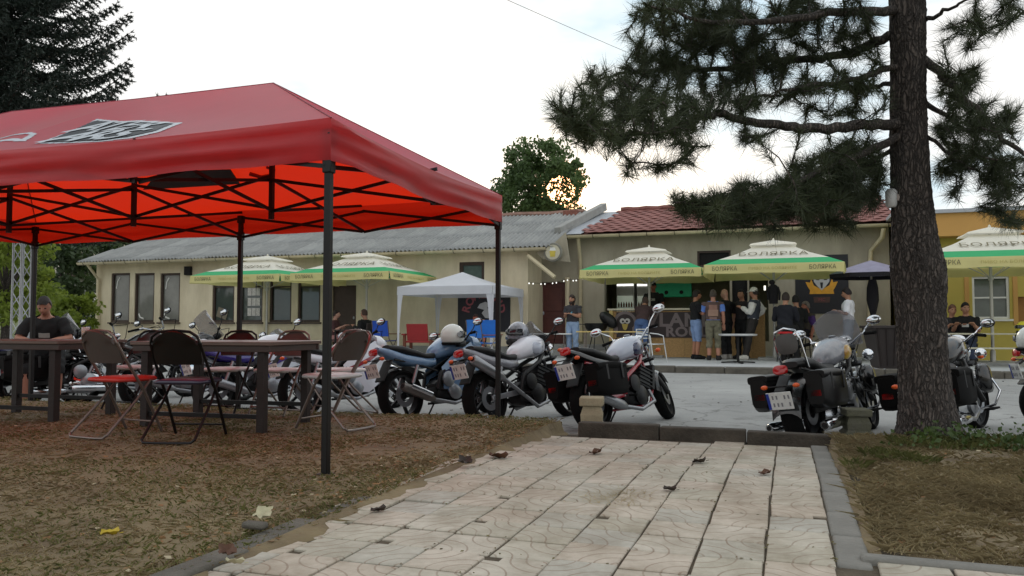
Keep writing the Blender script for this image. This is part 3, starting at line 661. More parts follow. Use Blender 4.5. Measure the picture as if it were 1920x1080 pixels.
def folding_chair(loc, rz, label, tubem, backm, seatm):
    t = thing('folding_chair', label, 'chair', loc, rz, 'folding chairs round the brown tables')
    pts = []
    for s in (-1, 1):
        p = [(s*.205, .235, .012), (s*.205, .05, .36), (s*.2, -.13, .62), (s*.19, -.19, .73)]
        MB().tube(p, .0115, 7).build('front_leg', tubem, t)
        MB().tube([(s*.185, .13, .43), (s*.19, .0, .28), (s*.2, -.27, .03)], .0105, 7).build('rear_leg', tubem, t)
    mb = MB(); mb.tube([(-.19, -.19, .73), (-.175, -.205, .78), (-.12, -.215, .815), (0, -.22, .825), (.12, -.215, .815), (.175, -.205, .78), (.19, -.19, .73)], .0115, 7); mb.build('top_rail', tubem, t)
    mb = MB(); mb.tube([(-.2, -.27, .035), (-.18, -.285, .014), (-.1, -.29, .012), (.1, -.29, .012), (.18, -.285, .014), (.2, -.27, .035)], .0105, 7); mb.build('foot_bar', tubem, t)
    MB().tube([(-.2, .2, .09), (.2, .2, .09)], .008, 6).build('foot_bar', tubem, t)
    rows = []
    for i in range(7):
        v = i/6; rows.append([])
        for k in range(11):
            u = k/10*2-1; w_ = .185*(1-.35*max(0, v-.55)**2*4.0*.6)*(1 if v > .12 else .95)
            z = .57+.245*v-(.06*u*u*(v > .8)); rows[-1].append((u*w_, -.125-.095*v-.035*(1-u*u), z))
    MB().sheet(rows, .022).build('backrest', backm, t, smooth=50)
    mb = MB(); mb.loft([((-.0, -.17, .44), .16, .012), ((0, -.16, .442), .19, .022), ((0, .0, .444), .2, .026), ((0, .17, .446), .195, .024), ((0, .21, .44), .17, .012)], 16, 4)
    st_ = MB(); rows = []
    for yy, hw_, hh in ((-.185, .15, .006), (-.17, .185, .018), (0, .2, .024), (.17, .19, .022), (.2, .15, .008)):
        rows.append([(hw_*math.copysign(abs(math.cos(a))**.5, math.cos(a)), yy+.02, .44+hh*math.copysign(abs(math.sin(a))**.5, math.sin(a))) for a in np.linspace(0, 2*math.pi, 17)[:-1]])
    st_.grid(rows, True, True).build('seat', seatm, t, smooth=60)
    return t
m_taupe = M('taupe_vinyl', C(74, 66, 62), .5, var=.1); m_bv = M('black_vinyl', C(10, 10, 11), .4, var=.1); m_rv = M('red_vinyl', C(190, 50, 42), .45, var=.12); m_wv = M('white_vinyl', C(196, 196, 196), .35, var=.08)
m_rv2 = M('red_back', C(196, 34, 40), .45, var=.1)
folding_chair((-5.02, 5.02, .025), R(-6), 'taupe-backed folding chair with red seat, seen from behind at the table', m_gtube, m_taupe, m_rv)
folding_chair((-4.33, 4.98, .025), R(14), 'all-black folding chair seen from behind, nearest the camera', m_btube, m_bv, M('navy_seat', C(48, 46, 66), .3, spec=.7))
folding_chair((-3.62, 5.92, .025), R(82), 'taupe folding chair with pale seat at the table end beside the tent pole', m_gtube, m_taupe, m_wv)
folding_chair((-4.17, 6.98, .01), R(150), 'red-backed folding chair behind the tent pole at the far table corner', m_gtube, m_rv2, m_wv)
folding_chair((-4.75, 6.78, .01), R(178), 'pale-seated folding chair on the far side of the right-hand brown table', m_gtube, m_taupe, m_wv)
folding_chair((-5.35, 6.75, .01), R(186), 'black-framed folding chair with pale seat on the far side of the table gap', m_btube, m_bv, m_wv)
folding_chair((-6.55, 6.75, .01), R(174), 'black folding chair with pale seat on the far side of the left table', m_btube, m_bv, m_wv)
folding_chair((-6.85, 4.95, .01), R(4), 'dark folding chair cut off by the left edge of the picture', m_btube, m_bv, m_bv)
c = thing('beer_cup', 'plastic cup of yellow beer standing on the left brown table', 'cup', (-6.42, 5.98, .754))
MB().lathe([(.03, 0), (.038, .12), (.036, .12), (.029, .005)], n=14).build('cup', M('clear_plastic', (.85, .85, .85), .1, alpha=.35, var=0), c)
MB().lathe([(.028, .004), (.034, .085)], n=14).build('beer', M('beer_yellow', C(222, 170, 40), .3, var=.05), c); MB().lathe([(.0345, .086), (.036, .112)], n=14).build('foam', m_white, c)
# ------------------------------------------------------------------ big beer-garden umbrellas
m_uw = M('umbrella_white', C(240, 236, 222), .8, var=.05, scale=2, translucent=.3); m_ug = M('umbrella_green', C(52, 178, 112), .7, var=.05, translucent=.25)
m_uy = M('umbrella_yellow', C(224, 214, 150), .8, var=.06, scale=2, translucent=.3); m_ut = M('umbrella_print', C(118, 110, 84), .7, var=.1); m_uo = M('umbrella_print_faint', C(196, 184, 116), .7)
m_pole = M('pole_grey', C(176, 174, 166), .4, metal=.4, var=.08)
def umbrella(cx, cy, label, s=1.56, ze=2.36, zt=2.88, za=3.06, rz=0, zg=.04):
    t = thing('beer_umbrella', label, 'umbrella', (cx, cy, zg), rz, 'green and white beer umbrellas'); ze -= zg; zt -= zg; za -= zg
    gb = s*.80; zb = ze+(zt-ze)*(s-gb)/(s-.42)*1.0; tp = .42
    def ring(h, z, inset): return [(x*h, y*h, z) for x, y in ((-1, -1), (0, -inset), (1, -1), (inset, 0), (1, 1), (0, inset), (-1, 1), (-inset, 0))]
    mb = MB(); mb.grid([ring(gb, zb, .985), ring((gb+tp)/2, (zb+zt)/2-.025, .98), ring(tp, zt, .97)], True); up = mb.build('canopy', m_uw, t, smooth=20)
    MB().grid([ring(s, ze, .985), ring(gb-.002, zb+.001, .985)], True).build('green_band', m_ug, t, smooth=20)
    MB().grid([ring(.56, zt+.02, .97), ring(.52, zt+.06, .97), ring(.03, za, 1)], True).build('vent_top', m_uw, t, smooth=20)
    MB().lathe([(.03, za-.02), (.03, za+.03), (.01, za+.06)], n=8).build('finial', m_uw, t)
    for k in range(4):
        ro = Matrix.Rotation(k*math.pi/2, 3, 'Z'); dr = .22; mb = MB()
        rows = [[ro @ Vector((x, -s-.012-.03*(j/2), ze-dr*j/2-(.012*math.sin(x*5)*j/2))) for x in np.linspace(-s, s, 9)] for j in range(3)]
        va = mb.grid(rows).build('valance', m_uy, t, smooth=60); n_ = ro @ Vector((0, -1, 0)); u_ = ro @ Vector((1, 0, 0)); v_ = Vector((0, 0, 1))
        for q in (-.7, .7): text_on('БОЛЯРКА', .14, m_ut, va, ro @ Vector((q*s, -s-.042, ze-dr*.5)), u_, v_, .001, .85)
        text_on('ПИВО НА БОЛЯРИТЕ', .085, m_uo, va, ro @ Vector((0, -s-.042, ze-dr*.52)), u_, v_, .001, 1.2)
        sl = ro @ Vector((0, (gb-tp), zt-zb)).normalized(); pc = ro @ Vector((0, -(gb*.66+tp*.34), zb+(zt-zb)*.34-.0)); nn = u_.cross(sl)
        text_on('БОЛЯРКА', .33, m_ut, up, pc+nn*.012, u_, sl, .0008, 1.0)
        cr = ro @ Vector((s*.97, -s*.97, ze+.0)); MB().tube([(0, 0, zt-.02), cr*.5+Vector((0, 0, (zt+ze)*.5-ze*.5-.05)), cr], .014, 5).build('rib', m_pole, t)
        MB().tube([(0, 0, ze-.35), cr*.5+Vector((0, 0, (zt-ze)*.5+ze*.5-.04))], .011, 5).build('strut', m_pole, t)
    MB().tube([(0, 0, .03), (0, 0, zt+.05)], .034, 10).build('pole', m_pole, t); MB().lathe([(.05, ze-.4), (.06, ze-.35), (.05, ze-.3)], n=10).build('hub', m_pole, t)
    bs = MB().box((0, 0, .03), (.8, .8, .06)).build('base', m_conc, t, bevel=.01); MB().lathe([(.06, .06), (.055, .3), (.04, .32)], n=10).build('socket', m_pole, bs)
    return t
def um(px, Y, label, **k): umbrella(at_Y(px, 600, Y).x, Y, label, **k)
um(1452, 21.25, 'green, white and yellow beer umbrella in the middle over the men at the bar')
um(1218, 22.0, 'green, white and yellow beer umbrella over the serving window, left of the larger middle one')
um(1860, 20.2, 'green, white and yellow beer umbrella on the right, half hidden by the pine trunk', s=1.7, ze=2.3, zt=2.88, za=3.08)
um(687, 20.9, 'green, white and yellow beer umbrella just left of the white gazebo', ze=2.38)
um(500, 20.9, 'green, white and yellow beer umbrella farthest left, before the brown windows', ze=2.38)
# ---- grey umbrella
c = at_Y(1635, 600, 21.3); t = thing('grey_umbrella', 'small lilac-grey umbrella beside the pine trunk with dark cloth hanging on its pole', 'umbrella', (c.x, c.y, .04))
z1 = at_Y(1635, 488, 21.3).z-.04; z2 = at_Y(1635, 514, 21.3).z-.04
mb = MB(); rr = .98; mb.grid([[(rr*math.cos(a)*q, rr*math.sin(a)*q, z2+(z1-z2)*(1-q)**.9) for a in np.linspace(.2, 2*math.pi+.2, 9)[:-1]] for q in (1, .7, .4, .03)], True); mb.build('canopy', M('umbrella_lilac', C(150, 146, 168), .8, translucent=.15), t, smooth=20)
MB().grid([[(rr*math.cos(a)*(1-.01*j), rr*math.sin(a)*(1-.01*j), z2-.1*j) for a in np.linspace(.2, 2*math.pi+.2, 9)[:-1]] for j in (0, 1)], True).build('valance', M('dark_cloth', C(30, 28, 34), .9), t)
MB().tube([(0, 0, 0), (0, 0, z1)], .025, 8).build('pole', m_pole, t); MB().lathe([(.25, 0), (.25, .06), (.05, .1)], n=14).build('base', m_conc, t)
for k in range(8):
    a = .2+k*math.pi/4; MB().tube([(0, 0, z1-.05), (rr*.97*math.cos(a), rr*.97*math.sin(a), z2-.01)], .008, 4).build('rib', m_pole, t)
m_dc = M('dark_cloth')
t2 = MB(); rows = []
for zz, w_ in ((.0, .08), (-.2, .12), (-.5, .13), (-.75, .08), (-.98, .03)): rows.append([(w_*math.cos(a)*(1+.25*math.sin(3*a)), -.03+w_*.6*math.sin(a), zz) for a in np.linspace(0, 2*math.pi, 13)[:-1]])
tag(t2.grid(rows, True, True).build('hanging_cloth', m_dc, smooth=60, loc=(c.x+.02, c.y-.08, z2-.1)), 'black cloth bundle hanging from the lilac-grey umbrella pole', 'cloth')
# ---- white gazebo
GX0 = at_Y(745, 600, 19.6).x; GX1 = GX0+2.75; GY0, GY1 = 19.6, 22.2
g = thing('white_gazebo', 'white pop-up gazebo with draped corner legs in front of the beige building', 'gazebo', ((GX0+GX1)/2, (GY0+GY1)/2, .04)); go = Vector(g.location)
zt = at_Y(830, 536, GY0).z-.04; zb_ = at_Y(830, 552, GY0).z-.04; zp = at_Y(870, 510, (GY0+GY1)/2).z-.04
m_gw = M('gazebo_white', C(222, 224, 230), .75, var=.04, scale=2, translucent=.3); hx, hy = (GX1-GX0)/2, (GY1-GY0)/2
mb = MB(); cs = [(-hx, -hy), (hx, -hy), (hx, hy), (-hx, hy)]
for i in range(4):
    a, b = cs[i], cs[(i+1) % 4]
    mb.grid([[((a[0]+(b[0]-a[0])*s_)*(1-t_), (a[1]+(b[1]-a[1])*s_)*(1-t_), zt+(zp-zt)*(t_**1.0)-.05*math.sin(math.pi*t_)) for s_ in np.linspace(0, 1, 7)] for t_ in np.linspace(0, .99, 7)])
mb.build('roof', m_gw, g, smooth=50)
for i in range(4):
    a, b = Vector(cs[i]+(0,)), Vector(cs[(i+1) % 4]+(0,)); o_ = Vector((b.y-a.y, -(b.x-a.x), 0)).normalized()
    MB().grid([[a.lerp(b, s_)+o_*(.012+.01*math.sin(s_*20)*k)+Vector((0, 0, zt-(zt-zb_)*k)) for s_ in np.linspace(0, 1, 13)] for k in (0, .5, 1)]).build('valance', m_gw, g, smooth=60)
    lg = MB().tube([(a.x*.985, a.y*.985, 0), (a.x*.985, a.y*.985, zt)], .018, 8).build('leg', m_white, g)
    for d_, wv in (((b-a).normalized(), .3), ((Vector(cs[i-1]+(0,))-a).normalized(), .3)):
        MB().grid([[a+d_*(q*w_)+o_*0+Vector((0, 0, z_)) for q in (0, .5, 1)] for z_, w_ in ((zb_+.03, .17), (zb_-.25, .12), (zb_-.8, .07), (.25, .05))]).build('leg_drape', m_gw, lg, smooth=60)
# ------------------------------------------------------------------ bar front
YB = 21.95
m_osb = M('osb_board', C(176, 140, 92), .8, var=.22, scale=22, stretch=(1, 1, 1), bump=.2, bscale=60); m_pine_w = M('pale_timber', C(206, 180, 112), .6, var=.12, scale=5)
bx0, bx1 = at_Y(1143, 600, YB).x, at_Y(1433, 600, YB).x; zt = at_Y(1200, 580, YB).z; z0 = .04
bar = thing('bar_counter', 'long bar counter of chipboard with a dark lettered banner across its front', 'counter', ((bx0+bx1)/2, YB, z0)); bo = Vector(bar.location)
Lx = bx1-bx0
for k in range(4): MB().box((-Lx/2+Lx*(k+.5)/4, .02, (zt-z0)/2-.02), (Lx/4-.006, .03, zt-z0-.06)).build('front_board', m_osb, bar, smooth=0)
MB().box((0, .27, zt-z0), (Lx+.1, .66, .05)).build('counter_top', M('counter_top', C(214, 206, 184), .3, var=.08, spec=.6), bar, bevel=.008)
MB().box((-Lx/2+.05, -.03, (zt-z0)/2), (.1, .06, zt-z0-.06)).build('post', m_pine_w, bar, smooth=0); MB().box((Lx/2-.02, .28, (zt-z0)/2-.02), (.05, .58, zt-z0-.08)).build('end_board', m_osb, bar, smooth=0)
ax0, ax1 = at_Y(1156, 600, YB).x-bo.x, at_Y(1352, 600, YB).x-bo.x; az0, az1 = at_Y(1250, 633, YB).z-z0, at_Y(1250, 585, YB).z-z0
m_ban = M('banner_dark', C(54, 42, 42), .6, var=.12, scale=3); m_bant = M('banner_letters', C(126, 112, 112), .6, var=.08)
bn_ = MB().box(((ax0+ax1)/2, -.012, (az0+az1)/2), (ax1-ax0, .01, az1-az0)).build('banner', m_ban, bar, smooth=0)
def bp(px, py, lift=.02): p = at_Y(px, py, YB-lift); return Vector((p.x-bo.x, -lift, p.z-z0))
text_on('WLAND', .5, m_bant, bn_, bp(1268, 601), (1, 0, 0), (0, 0, 1), .002, 1.12, bold=.016); text_on('ROUL', .36, m_bant, bn_, bp(1287, 623), (1, 0, 0), (0, 0, 1), .002, 1.15, bold=.012)
c = bp(1172, 606); mb = MB()
mb.grid([[c+Vector((r_*math.cos(a), 0, r_*math.sin(a))) for a in np.linspace(-.5, math.pi+.5, 18)] for r_ in (.25, .33)]); mb.build('emblem_ring', m_bant, bn_, smooth=0)
for dx in (-.07, .07):
    MB().lathe([(.075, 0), (.075, .008)], c+Vector((dx, -.006, .06)), (0, -1, 0), 14).build('emblem_eye', M('emblem_white', C(206, 202, 196), .6), bn_); MB().lathe([(.03, 0), (.03, .008)], c+Vector((dx*.8, -.016, .05)), (0, -1, 0), 10).build('emblem_pupil', m_dark, bn_)
MB().prism([(-.09, .0), (.09, .0), (.05, -.14), (0, -.18), (-.05, -.14)], c+Vector((0, -.012, -.02)), (1, 0, 0), (0, 0, 1), .006).build('emblem_beak', M('emblem_ochre', C(196, 170, 84), .6), bn_, smooth=0)
for dx in (-.26, .26): MB().prism([(-.05, -.1), (.05, -.12), (.06, .06), (0, .1), (-.06, .05)], c+Vector((dx, -.006, -.17)), (1, 0, 0), (0, 0, 1), .006).build('emblem_wing', m_bant, bn_, smooth=0)
# fridges and green sign in the bar room
def fridge(px0, px1, label):
    a, b = at_Y(px0, 560, 25.2).x, at_Y(px1, 560, 25.2).x; ztp = at_Y((px0+px1)/2, 523, 25.2).z; w_ = b-a
    f = thing('drinks_fridge', label, 'fridge', ((a+b)/2, 25.5, .05), 0, 'lit drinks fridges in the bar'); H = ztp-.05
    MB().box((0, 0, H/2), (w_, .6, H)).build('body', m_white, f, bevel=.01)
    MB().box((0, -.31, H-.12), (w_*.94, .02, .2)).build('lit_header', M('fridge_light', (1, 1, .95), .5, var=0, emit=1.3), f, smooth=0)
    MB().box((0, -.305, H*.42), (w_*.9, .01, H*.7)).build('door_glass', M('fridge_glass_glow', C(150, 160, 144), .1, var=0, emit=.45), f, smooth=0)  # the glass itself glows, standing in for the lit fridge interior
    for k in range(5):
        sh = MB().box((0, -.32, .35+k*.27), (w_*.86, .02, .015)).build('shelf', m_white, f, smooth=0)
        for q in range(6): MB().lathe([(.028, 0), (.03, .1), (.012, .14), (.012, .17)], (-w_*.36+q*w_*.145, -.335, .36+k*.27), n=8).build('bottle', M('bottle_%d' % (k % 3), (C(52, 64, 40), C(92, 52, 30), C(130, 120, 60))[k % 3], .2), sh)
    return f
fridge(1156, 1189, 'lit drinks fridge on the left behind the bar'); fridge(1194, 1224, 'lit drinks fridge behind the barman in the black cap')
a = at_Y(1228, 520, 24.6); b = at_Y(1297, 557, 24.6)
gs = thing('green_sign', 'green panel hanging in the serving window', 'sign', ((a.x+b.x)/2, 24.6, b.z))
MB().box((0, 0, (a.z-b.z)/2), (b.x-a.x, .08, a.z-b.z)).build('panel', M('green_plastic', C(34, 168, 116), .5, var=.12), gs, bevel=.03)
for dx in (-.2, .25): MB().lathe([(.06, 0), (.06, .01)], (dx, -.045, .15), (0, -1, 0), 12).build('mark', m_dark, gs)
MB().box((-.35, -.045, a.z-b.z-.12), (.14, .01, .16)).build('mark', m_dark, gs)
o = MB().box((0, 0, 0), (.05, .05, .13)).build('wall_lamp', M('lamp_white', (1, .95, .8), .5, var=0, emit=2), loc=at_Y(1434, 540, 24.4)); tag(o, 'bright white lamp inside the serving doorway', 'lamp')
# ------------------------------------------------------------------ wall posters
m_pb = M('poster_black', C(34, 34, 40), .6, var=.15)
def poster(px0, px1, py0, py1, Y, label):
    a, b = at_Y(px0, py0, Y), at_Y(px1, py1, Y); zc = at_Y((px0+px1)/2, (py0+py1)/2, Y).z; h = at_Y((px0+px1)/2, py0, Y).z-at_Y((px0+px1)/2, py1, Y).z
    t = thing('wall_poster', label, 'poster', ((a.x+b.x)/2, Y, zc)); MB().box((0, -.012, 0), (b.x-a.x, .02, h)).build('sheet', m_pb, t, smooth=0); return t, b.x-a.x, h
m_pr = M('poster_red', C(150, 78, 84), .6); m_pw = M('poster_white', C(190, 190, 190), .6, var=.1); m_po = M('poster_orange', C(222, 160, 48), .6)
t, w_, h_ = poster(859, 957, 545, 622, YL, 'black poster with red arched lettering and a white bird behind the gazebo')
for i, ch in enumerate('ROWLAND'):
    a = math.pi*(1-.02-(i+.5)/7*.96); r_ = w_*.34; text_on(ch, .34, m_pr, t, (r_*math.cos(a), -.028, -.1+r_*1.05*math.sin(a)), (math.sin(a), 0, -math.cos(a)), (math.cos(a), 0, math.sin(a)), .002, bold=.01)
for pts, mt, yo in (([(-.12, .22), (.05, .28), (.3, .2), (.24, .08), (.33, .0), (.22, -.1), (.26, -.22), (.05, -.2), (-.06, -.06), (.02, .04), (-.2, .1)], m_pw, -.026), ([(-.32, -.24), (-.2, -.16), (-.1, -.22), (.2, -.3), (.16, -.4), (-.25, -.4)], m_po, -.03), ([(.12, .12), (.2, .14), (.16, .03)], m_pb, -.034)):
    MB().prism(pts, (0, yo, 0), (1, 0, 0), (0, 0, 1), .004).build('bird_picture', mt, t, smooth=0)
t, w_, h_ = poster(1490, 1592, 478, 588, YR, 'black poster with an orange-winged white emblem beside the lilac umbrella')
for pts, mt, yo in (([(-.42, .12), (-.3, .1), (-.27, .2), (-.2, .02), (0, -.1), (.2, .02), (.27, .2), (.3, .1), (.42, .12), (.36, -.02), (.3, -.12), (.32, -.22), (-.32, -.22), (-.3, -.12), (-.36, -.02)], m_po, -.026),
                    ([(-.22, .34), (-.1, .3), (.1, .3), (.22, .34), (.2, .12), (.1, -.02), (0, -.12), (-.1, -.02), (-.2, .12)], m_pw, -.03), ([(-.15, .24), (-.05, .22), (-.06, .16), (-.14, .17)], m_pb, -.036), ([(.15, .24), (.14, .17), (.06, .16), (.05, .22)], m_pb, -.036), ([(-.04, .1), (.04, .1), (.02, -.06), (-.02, -.06)], m_pb, -.036),
                    ([(-.22, -.3), (.22, -.3), (.2, -.46), (-.2, -.46)], M('poster_maroon', C(84, 58, 52), .6), -.026)):
    MB().prism(pts, (0, yo, -.05), (1, 0, 0), (0, 0, 1), .004).build('emblem_picture', mt, t, smooth=0)
for s_, dx in (('ROW', -.47), ('LAND', .47)): text_on(s_, .2, m_pr, t, (dx, -.028, .27), (1, 0, 0), (0, 0, 1), .002, .9, bold=.008)
text_on('MC', .12, m_pr, t, (0, -.034, -.43), (1, 0, 0), (0, 0, 1), .002)
# ------------------------------------------------------------------ pavement furniture
m_blue = M('blue_canvas', C(22, 74, 176), .7, var=.08); m_blue2 = M('blue_canvas_bright', C(34, 112, 200), .7, var=.08); m_redw = M('red_board', C(150, 34, 36), .5, var=.12); m_tim = M('brown_timber', C(112, 62, 42), .7, var=.2)
def camp_chair(px, Y, mat, label, rz=0):
    p = at_Y(px, 640, Y); t = thing('camp_chair', label, 'chair', (p.x, Y, .04), rz, 'blue camp chairs on the pavement')
    for s in (-1, 1):
        MB().tube([(s*.27, .22, 0), (s*.27, -.24, .62)], .014, 6).build('leg', m_gtube, t); MB().tube([(s*.27, -.24, 0), (s*.27, .22, .5), (s*.28, .3, .98)], .014, 6).build('back_post', m_gtube, t)
        MB().box((s*.28, -.02, .63), (.06, .5, .025)).build('armrest', m_tim, t, bevel=.006)
    MB().sheet([[(x, y, .46-.04*math.cos(x*5)) for x in np.linspace(-.27, .27, 7)] for y in (-.22, 0, .22)], .01).build('seat', mat, t); MB().sheet([[(x, .26+.05*z_-.03*math.cos(x*5), .56+z_) for x in np.linspace(-.28, .28, 7)] for z_ in (0, .22, .44)], .012).build('backrest', mat, t)
    return t
camp_chair(724, 20.4, m_blue, 'dark blue camp chair left of the white gazebo', R(170)); camp_chair(917, 18.9, m_blue2, 'bright blue camp chair in front of the white gazebo', R(190)); camp_chair(905, 18.2, m_blue2, 'bright blue camp chair low behind the white motorbike', R(150))
p = at_Y(789, 640, 20.0); t = thing('red_bench', 'red wooden armchair bench under the white gazebo', 'bench', (p.x, 20.0, .04), R(185))
MB().box((0, 0, .42), (.72, .5, .05)).build('seat', m_redw, t, bevel=.008); MB().box((0, .27, .68), (.6, .05, .46), Matrix.Rotation(-.2, 3, 'X')).build('backrest', m_redw, t, bevel=.008)
for s in (-1, 1):
    MB().box((s*.4, 0, .62), (.1, .62, .04)).build('armrest', m_redw, t, bevel=.006)
    for q in (-.24, .24): MB().box((s*.38, q, .3), (.07, .07, .6)).build('leg', m_tim, t, smooth=0)
m_alu = M('aluminium', C(206, 208, 208), .35, metal=.5, var=.06)
p = at_z(1222, 680, .04); t = thing('white_chair', 'pale aluminium armchair standing before the bar banner', 'chair', (p.x, p.y, .04), R(62))
for s in (-1, 1):
    MB().tube([(s*.26, -.25, 0), (s*.25, -.18, .42), (s*.25, -.15, .62), (s*.25, .0, .66), (s*.24, .22, .68)], .014, 7).build('front_leg', m_alu, t); MB().tube([(s*.25, .28, 0), (s*.24, .22, .45), (s*.22, .27, .78)], .014, 7).build('rear_leg', m_alu, t)
MB().box((0, 0, .43), (.46, .44, .02)).build('seat', m_alu, t, bevel=.01)
for z_ in (.56, .63, .70, .77): MB().tube([(-.22, .245+.04*(z_-.5), z_), (0, .3+.04*(z_-.5), z_), (.22, .245+.04*(z_-.5), z_)], .016, 6).build('back_slat', m_alu, t)
p = at_z(1384, 681, .04); t = thing('cafe_table', 'round grey cafe table on one black leg before the standing men', 'table', (p.x, p.y, .04)); zt_ = at_Y(1384, 626, p.y).z-.04
MB().lathe([(.02, zt_-.05), (.4, zt_-.045), (.43, zt_-.03), (.43, zt_), (.02, zt_+.002)], n=28).build('table_top', m_alu, t); MB().tube([(0, 0, .03), (0, 0, zt_-.04)], .03, 8).build('leg', m_blk, t)
for k in range(4): MB().bar((0, 0, .035), (.38*math.cos(k*math.pi/2+.3), .38*math.sin(k*math.pi/2+.3), .02), .05, .03).build('foot', m_blk, t)
def beer_bench(xc, Y, L_, z_, wd, label, name, cat, mat):
    t = thing(name, label, cat, (xc, Y, .04)); 
    for k in range(2): MB().box((0, (k-.5)*wd*.52, z_), (L_, wd*.48, .03)).build('plank', mat, t, bevel=.004)
    for s in (-1, 1):
        MB().tube([(s*(L_/2-.2), -wd*.4, 0), (s*(L_/2-.22), -wd*.3, z_-.02)], .016, 6).build('leg', m_gtube, t); MB().tube([(s*(L_/2-.2), wd*.4, 0), (s*(L_/2-.22), wd*.3, z_-.02)], .016, 6).build('leg', m_gtube, t)
    return t
m_bench = M('bench_pale', C(186, 182, 160), .5, var=.1)
q = at_Y(1850, 626, 19.7); beer_bench(q.x+.35, 19.7, 2.4, q.z-.04, .6, 'pale trestle table under the right-hand umbrella', 'trestle_table', 'table', m_bench)
q = at_Y(1850, 653, 19.0); beer_bench(q.x+.35, 19.0, 2.4, q.z-.04, .28, 'pale trestle bench in front of the right-hand table', 'trestle_bench', 'bench', m_bench)
q = at_Y(1035, 626, 20.9); beer_bench(q.x, 20.9, 1.15, q.z-.04, .34, 'white bench on the pavement left of the long-haired man', 'white_bench', 'bench', m_white)
q = at_Y(1100, 622, 20.4); beer_bench(q.x+.6, 20.4, 1.7, q.z-.04, .3, 'narrow timber bench left of the bar counter', 'timber_bench', 'bench', m_pine_w)
# dark planter by the trunk
p = at_z(1668, 690, .04); t = thing('planter_bin', 'dark brown tapering litter bin left of the pine trunk', 'bin', (p.x, p.y, .04), R(12))
m_bin = M('bin_brown', C(40, 32, 30), .6, var=.2); mb = MB(); mb.grid([[(x*w_, y*w_, z_) for x, y in ((-1, -1), (1, -1), (1, 1), (-1, 1))] for w_, z_ in ((.27, 0), (.40, .8))], True, True); mb.build('body', m_bin, t, smooth=0)
MB().box((0, 0, .83), (.88, .88, .06)).build('rim', m_bin, t, bevel=.01)
for k in range(5): MB().bar((-.24+.12*k, -.285, .05), (-.34+.17*k, -.415, .78), .02, .02).build('slat', m_bin, t, smooth=0)
p = at_z(1690, 668, .04); tag(MB().box((0, 0, .25), (.4, .3, .34)).build('red_box', m_redw, bevel=.02, loc=(p.x+.1, p.y+.6, .3)), 'small dark red box behind the litter bin by the trunk', 'box')
# grill trolley at the left of the bar
p = at_Y(1118, 640, 21.7); t = thing('barbecue', 'black barbecue trolley with open lid left of the bar', 'barbecue', (p.x, 21.7, .04))
MB().lathe([(.02, .62), (.2, .66), (.3, .8), (.32, .92), (.3, .93)], n=18).build('bowl', m_bv, t); MB().ell((.32, .1, 1.02), (.3, .1, .17), rot=Matrix.Rotation(.7, 3, 'Y')).build('lid', m_bv, t)
for a in (0.5, 2.6, 4.7): MB().tube([(.12*math.cos(a), .12*math.sin(a), .68), (.34*math.cos(a), .34*math.sin(a), 0)], .014, 6).build('leg', m_btube, t)
MB().box((-.5, 0, .9), (.36, .3, .03)).build('side_shelf', m_gtube, t, bevel=.005)
# string of small lights
s0, s1, s2 = at_Y(992, 530, YL-.3), at_Y(1064, 524, YR-.2), at_Y(1112, 508, 20.6); t = thing('string_lights', 'string of small white lamps from the gazebo corner to the umbrella', 'lights')
def cat(a, b, n, sag): return [a.lerp(b, i/n)-Vector((0, 0, sag*math.sin(math.pi*i/n))) for i in range(n+1)]
pts = cat(s0, s1, 10, .06)+cat(s1, s2, 8, .1)[1:]; MB().tube(pts, .006, 4).build('wire', m_blk, t)
m_bulb = M('bulb', (1, .98, .92), .4, var=0, emit=1.3); bme = MB().ell((0, 0, -.02), (.019, .019, .025), 8, 6).mesh('bulb', m_bulb, 60)
for i, p in enumerate(pts):
    if i % 3 != 2: link('bulb', bme, t).location = p
# overhead wire
a, b = at_d(880, -32, 20), at_d(1560, 235, 38); tag(MB().tube([a.lerp(b, i/24)-Vector((0, 0, .3*math.sin(math.pi*i/24))) for i in range(25)], .007, 5).build('overhead_wire', m_blk), 'thin overhead cable crossing the sky towards the pine crown', 'cable')
# lattice truss tower on the left
p = at_Y(38, 620, 12.4); t = thing('truss_tower', 'silver lattice truss mast behind the seated man at the left', 'truss', (p.x, 12.4, -.2)); m_tr = M('truss_alu', C(190, 192, 196), .4, metal=.4, var=.05); H = 4.2; W_ = .115
for x, y in ((-1, -1), (1, -1), (1, 1), (-1, 1)): MB().tube([(x*W_, y*W_, 0), (x*W_, y*W_, H)], .022, 7).build('chord', m_tr, t)
for k in range(14):
    z_ = k*.3
    for (ax, ay), (bx, by_) in (((-1, -1), (1, -1)), ((1, -1), (1, 1)), ((1, 1), (-1, 1)), ((-1, 1), (-1, -1))):
        f = k % 2
        MB().tube([((bx if f else ax)*W_, (by_ if f else ay)*W_, z_), ((ax if f else bx)*W_, (ay if f else by_)*W_, z_+.3)], .01, 5).build('brace', m_tr, t)
MB().box((0, 0, .01), (.5, .5, .02)).build('base_plate', m_tr, t)
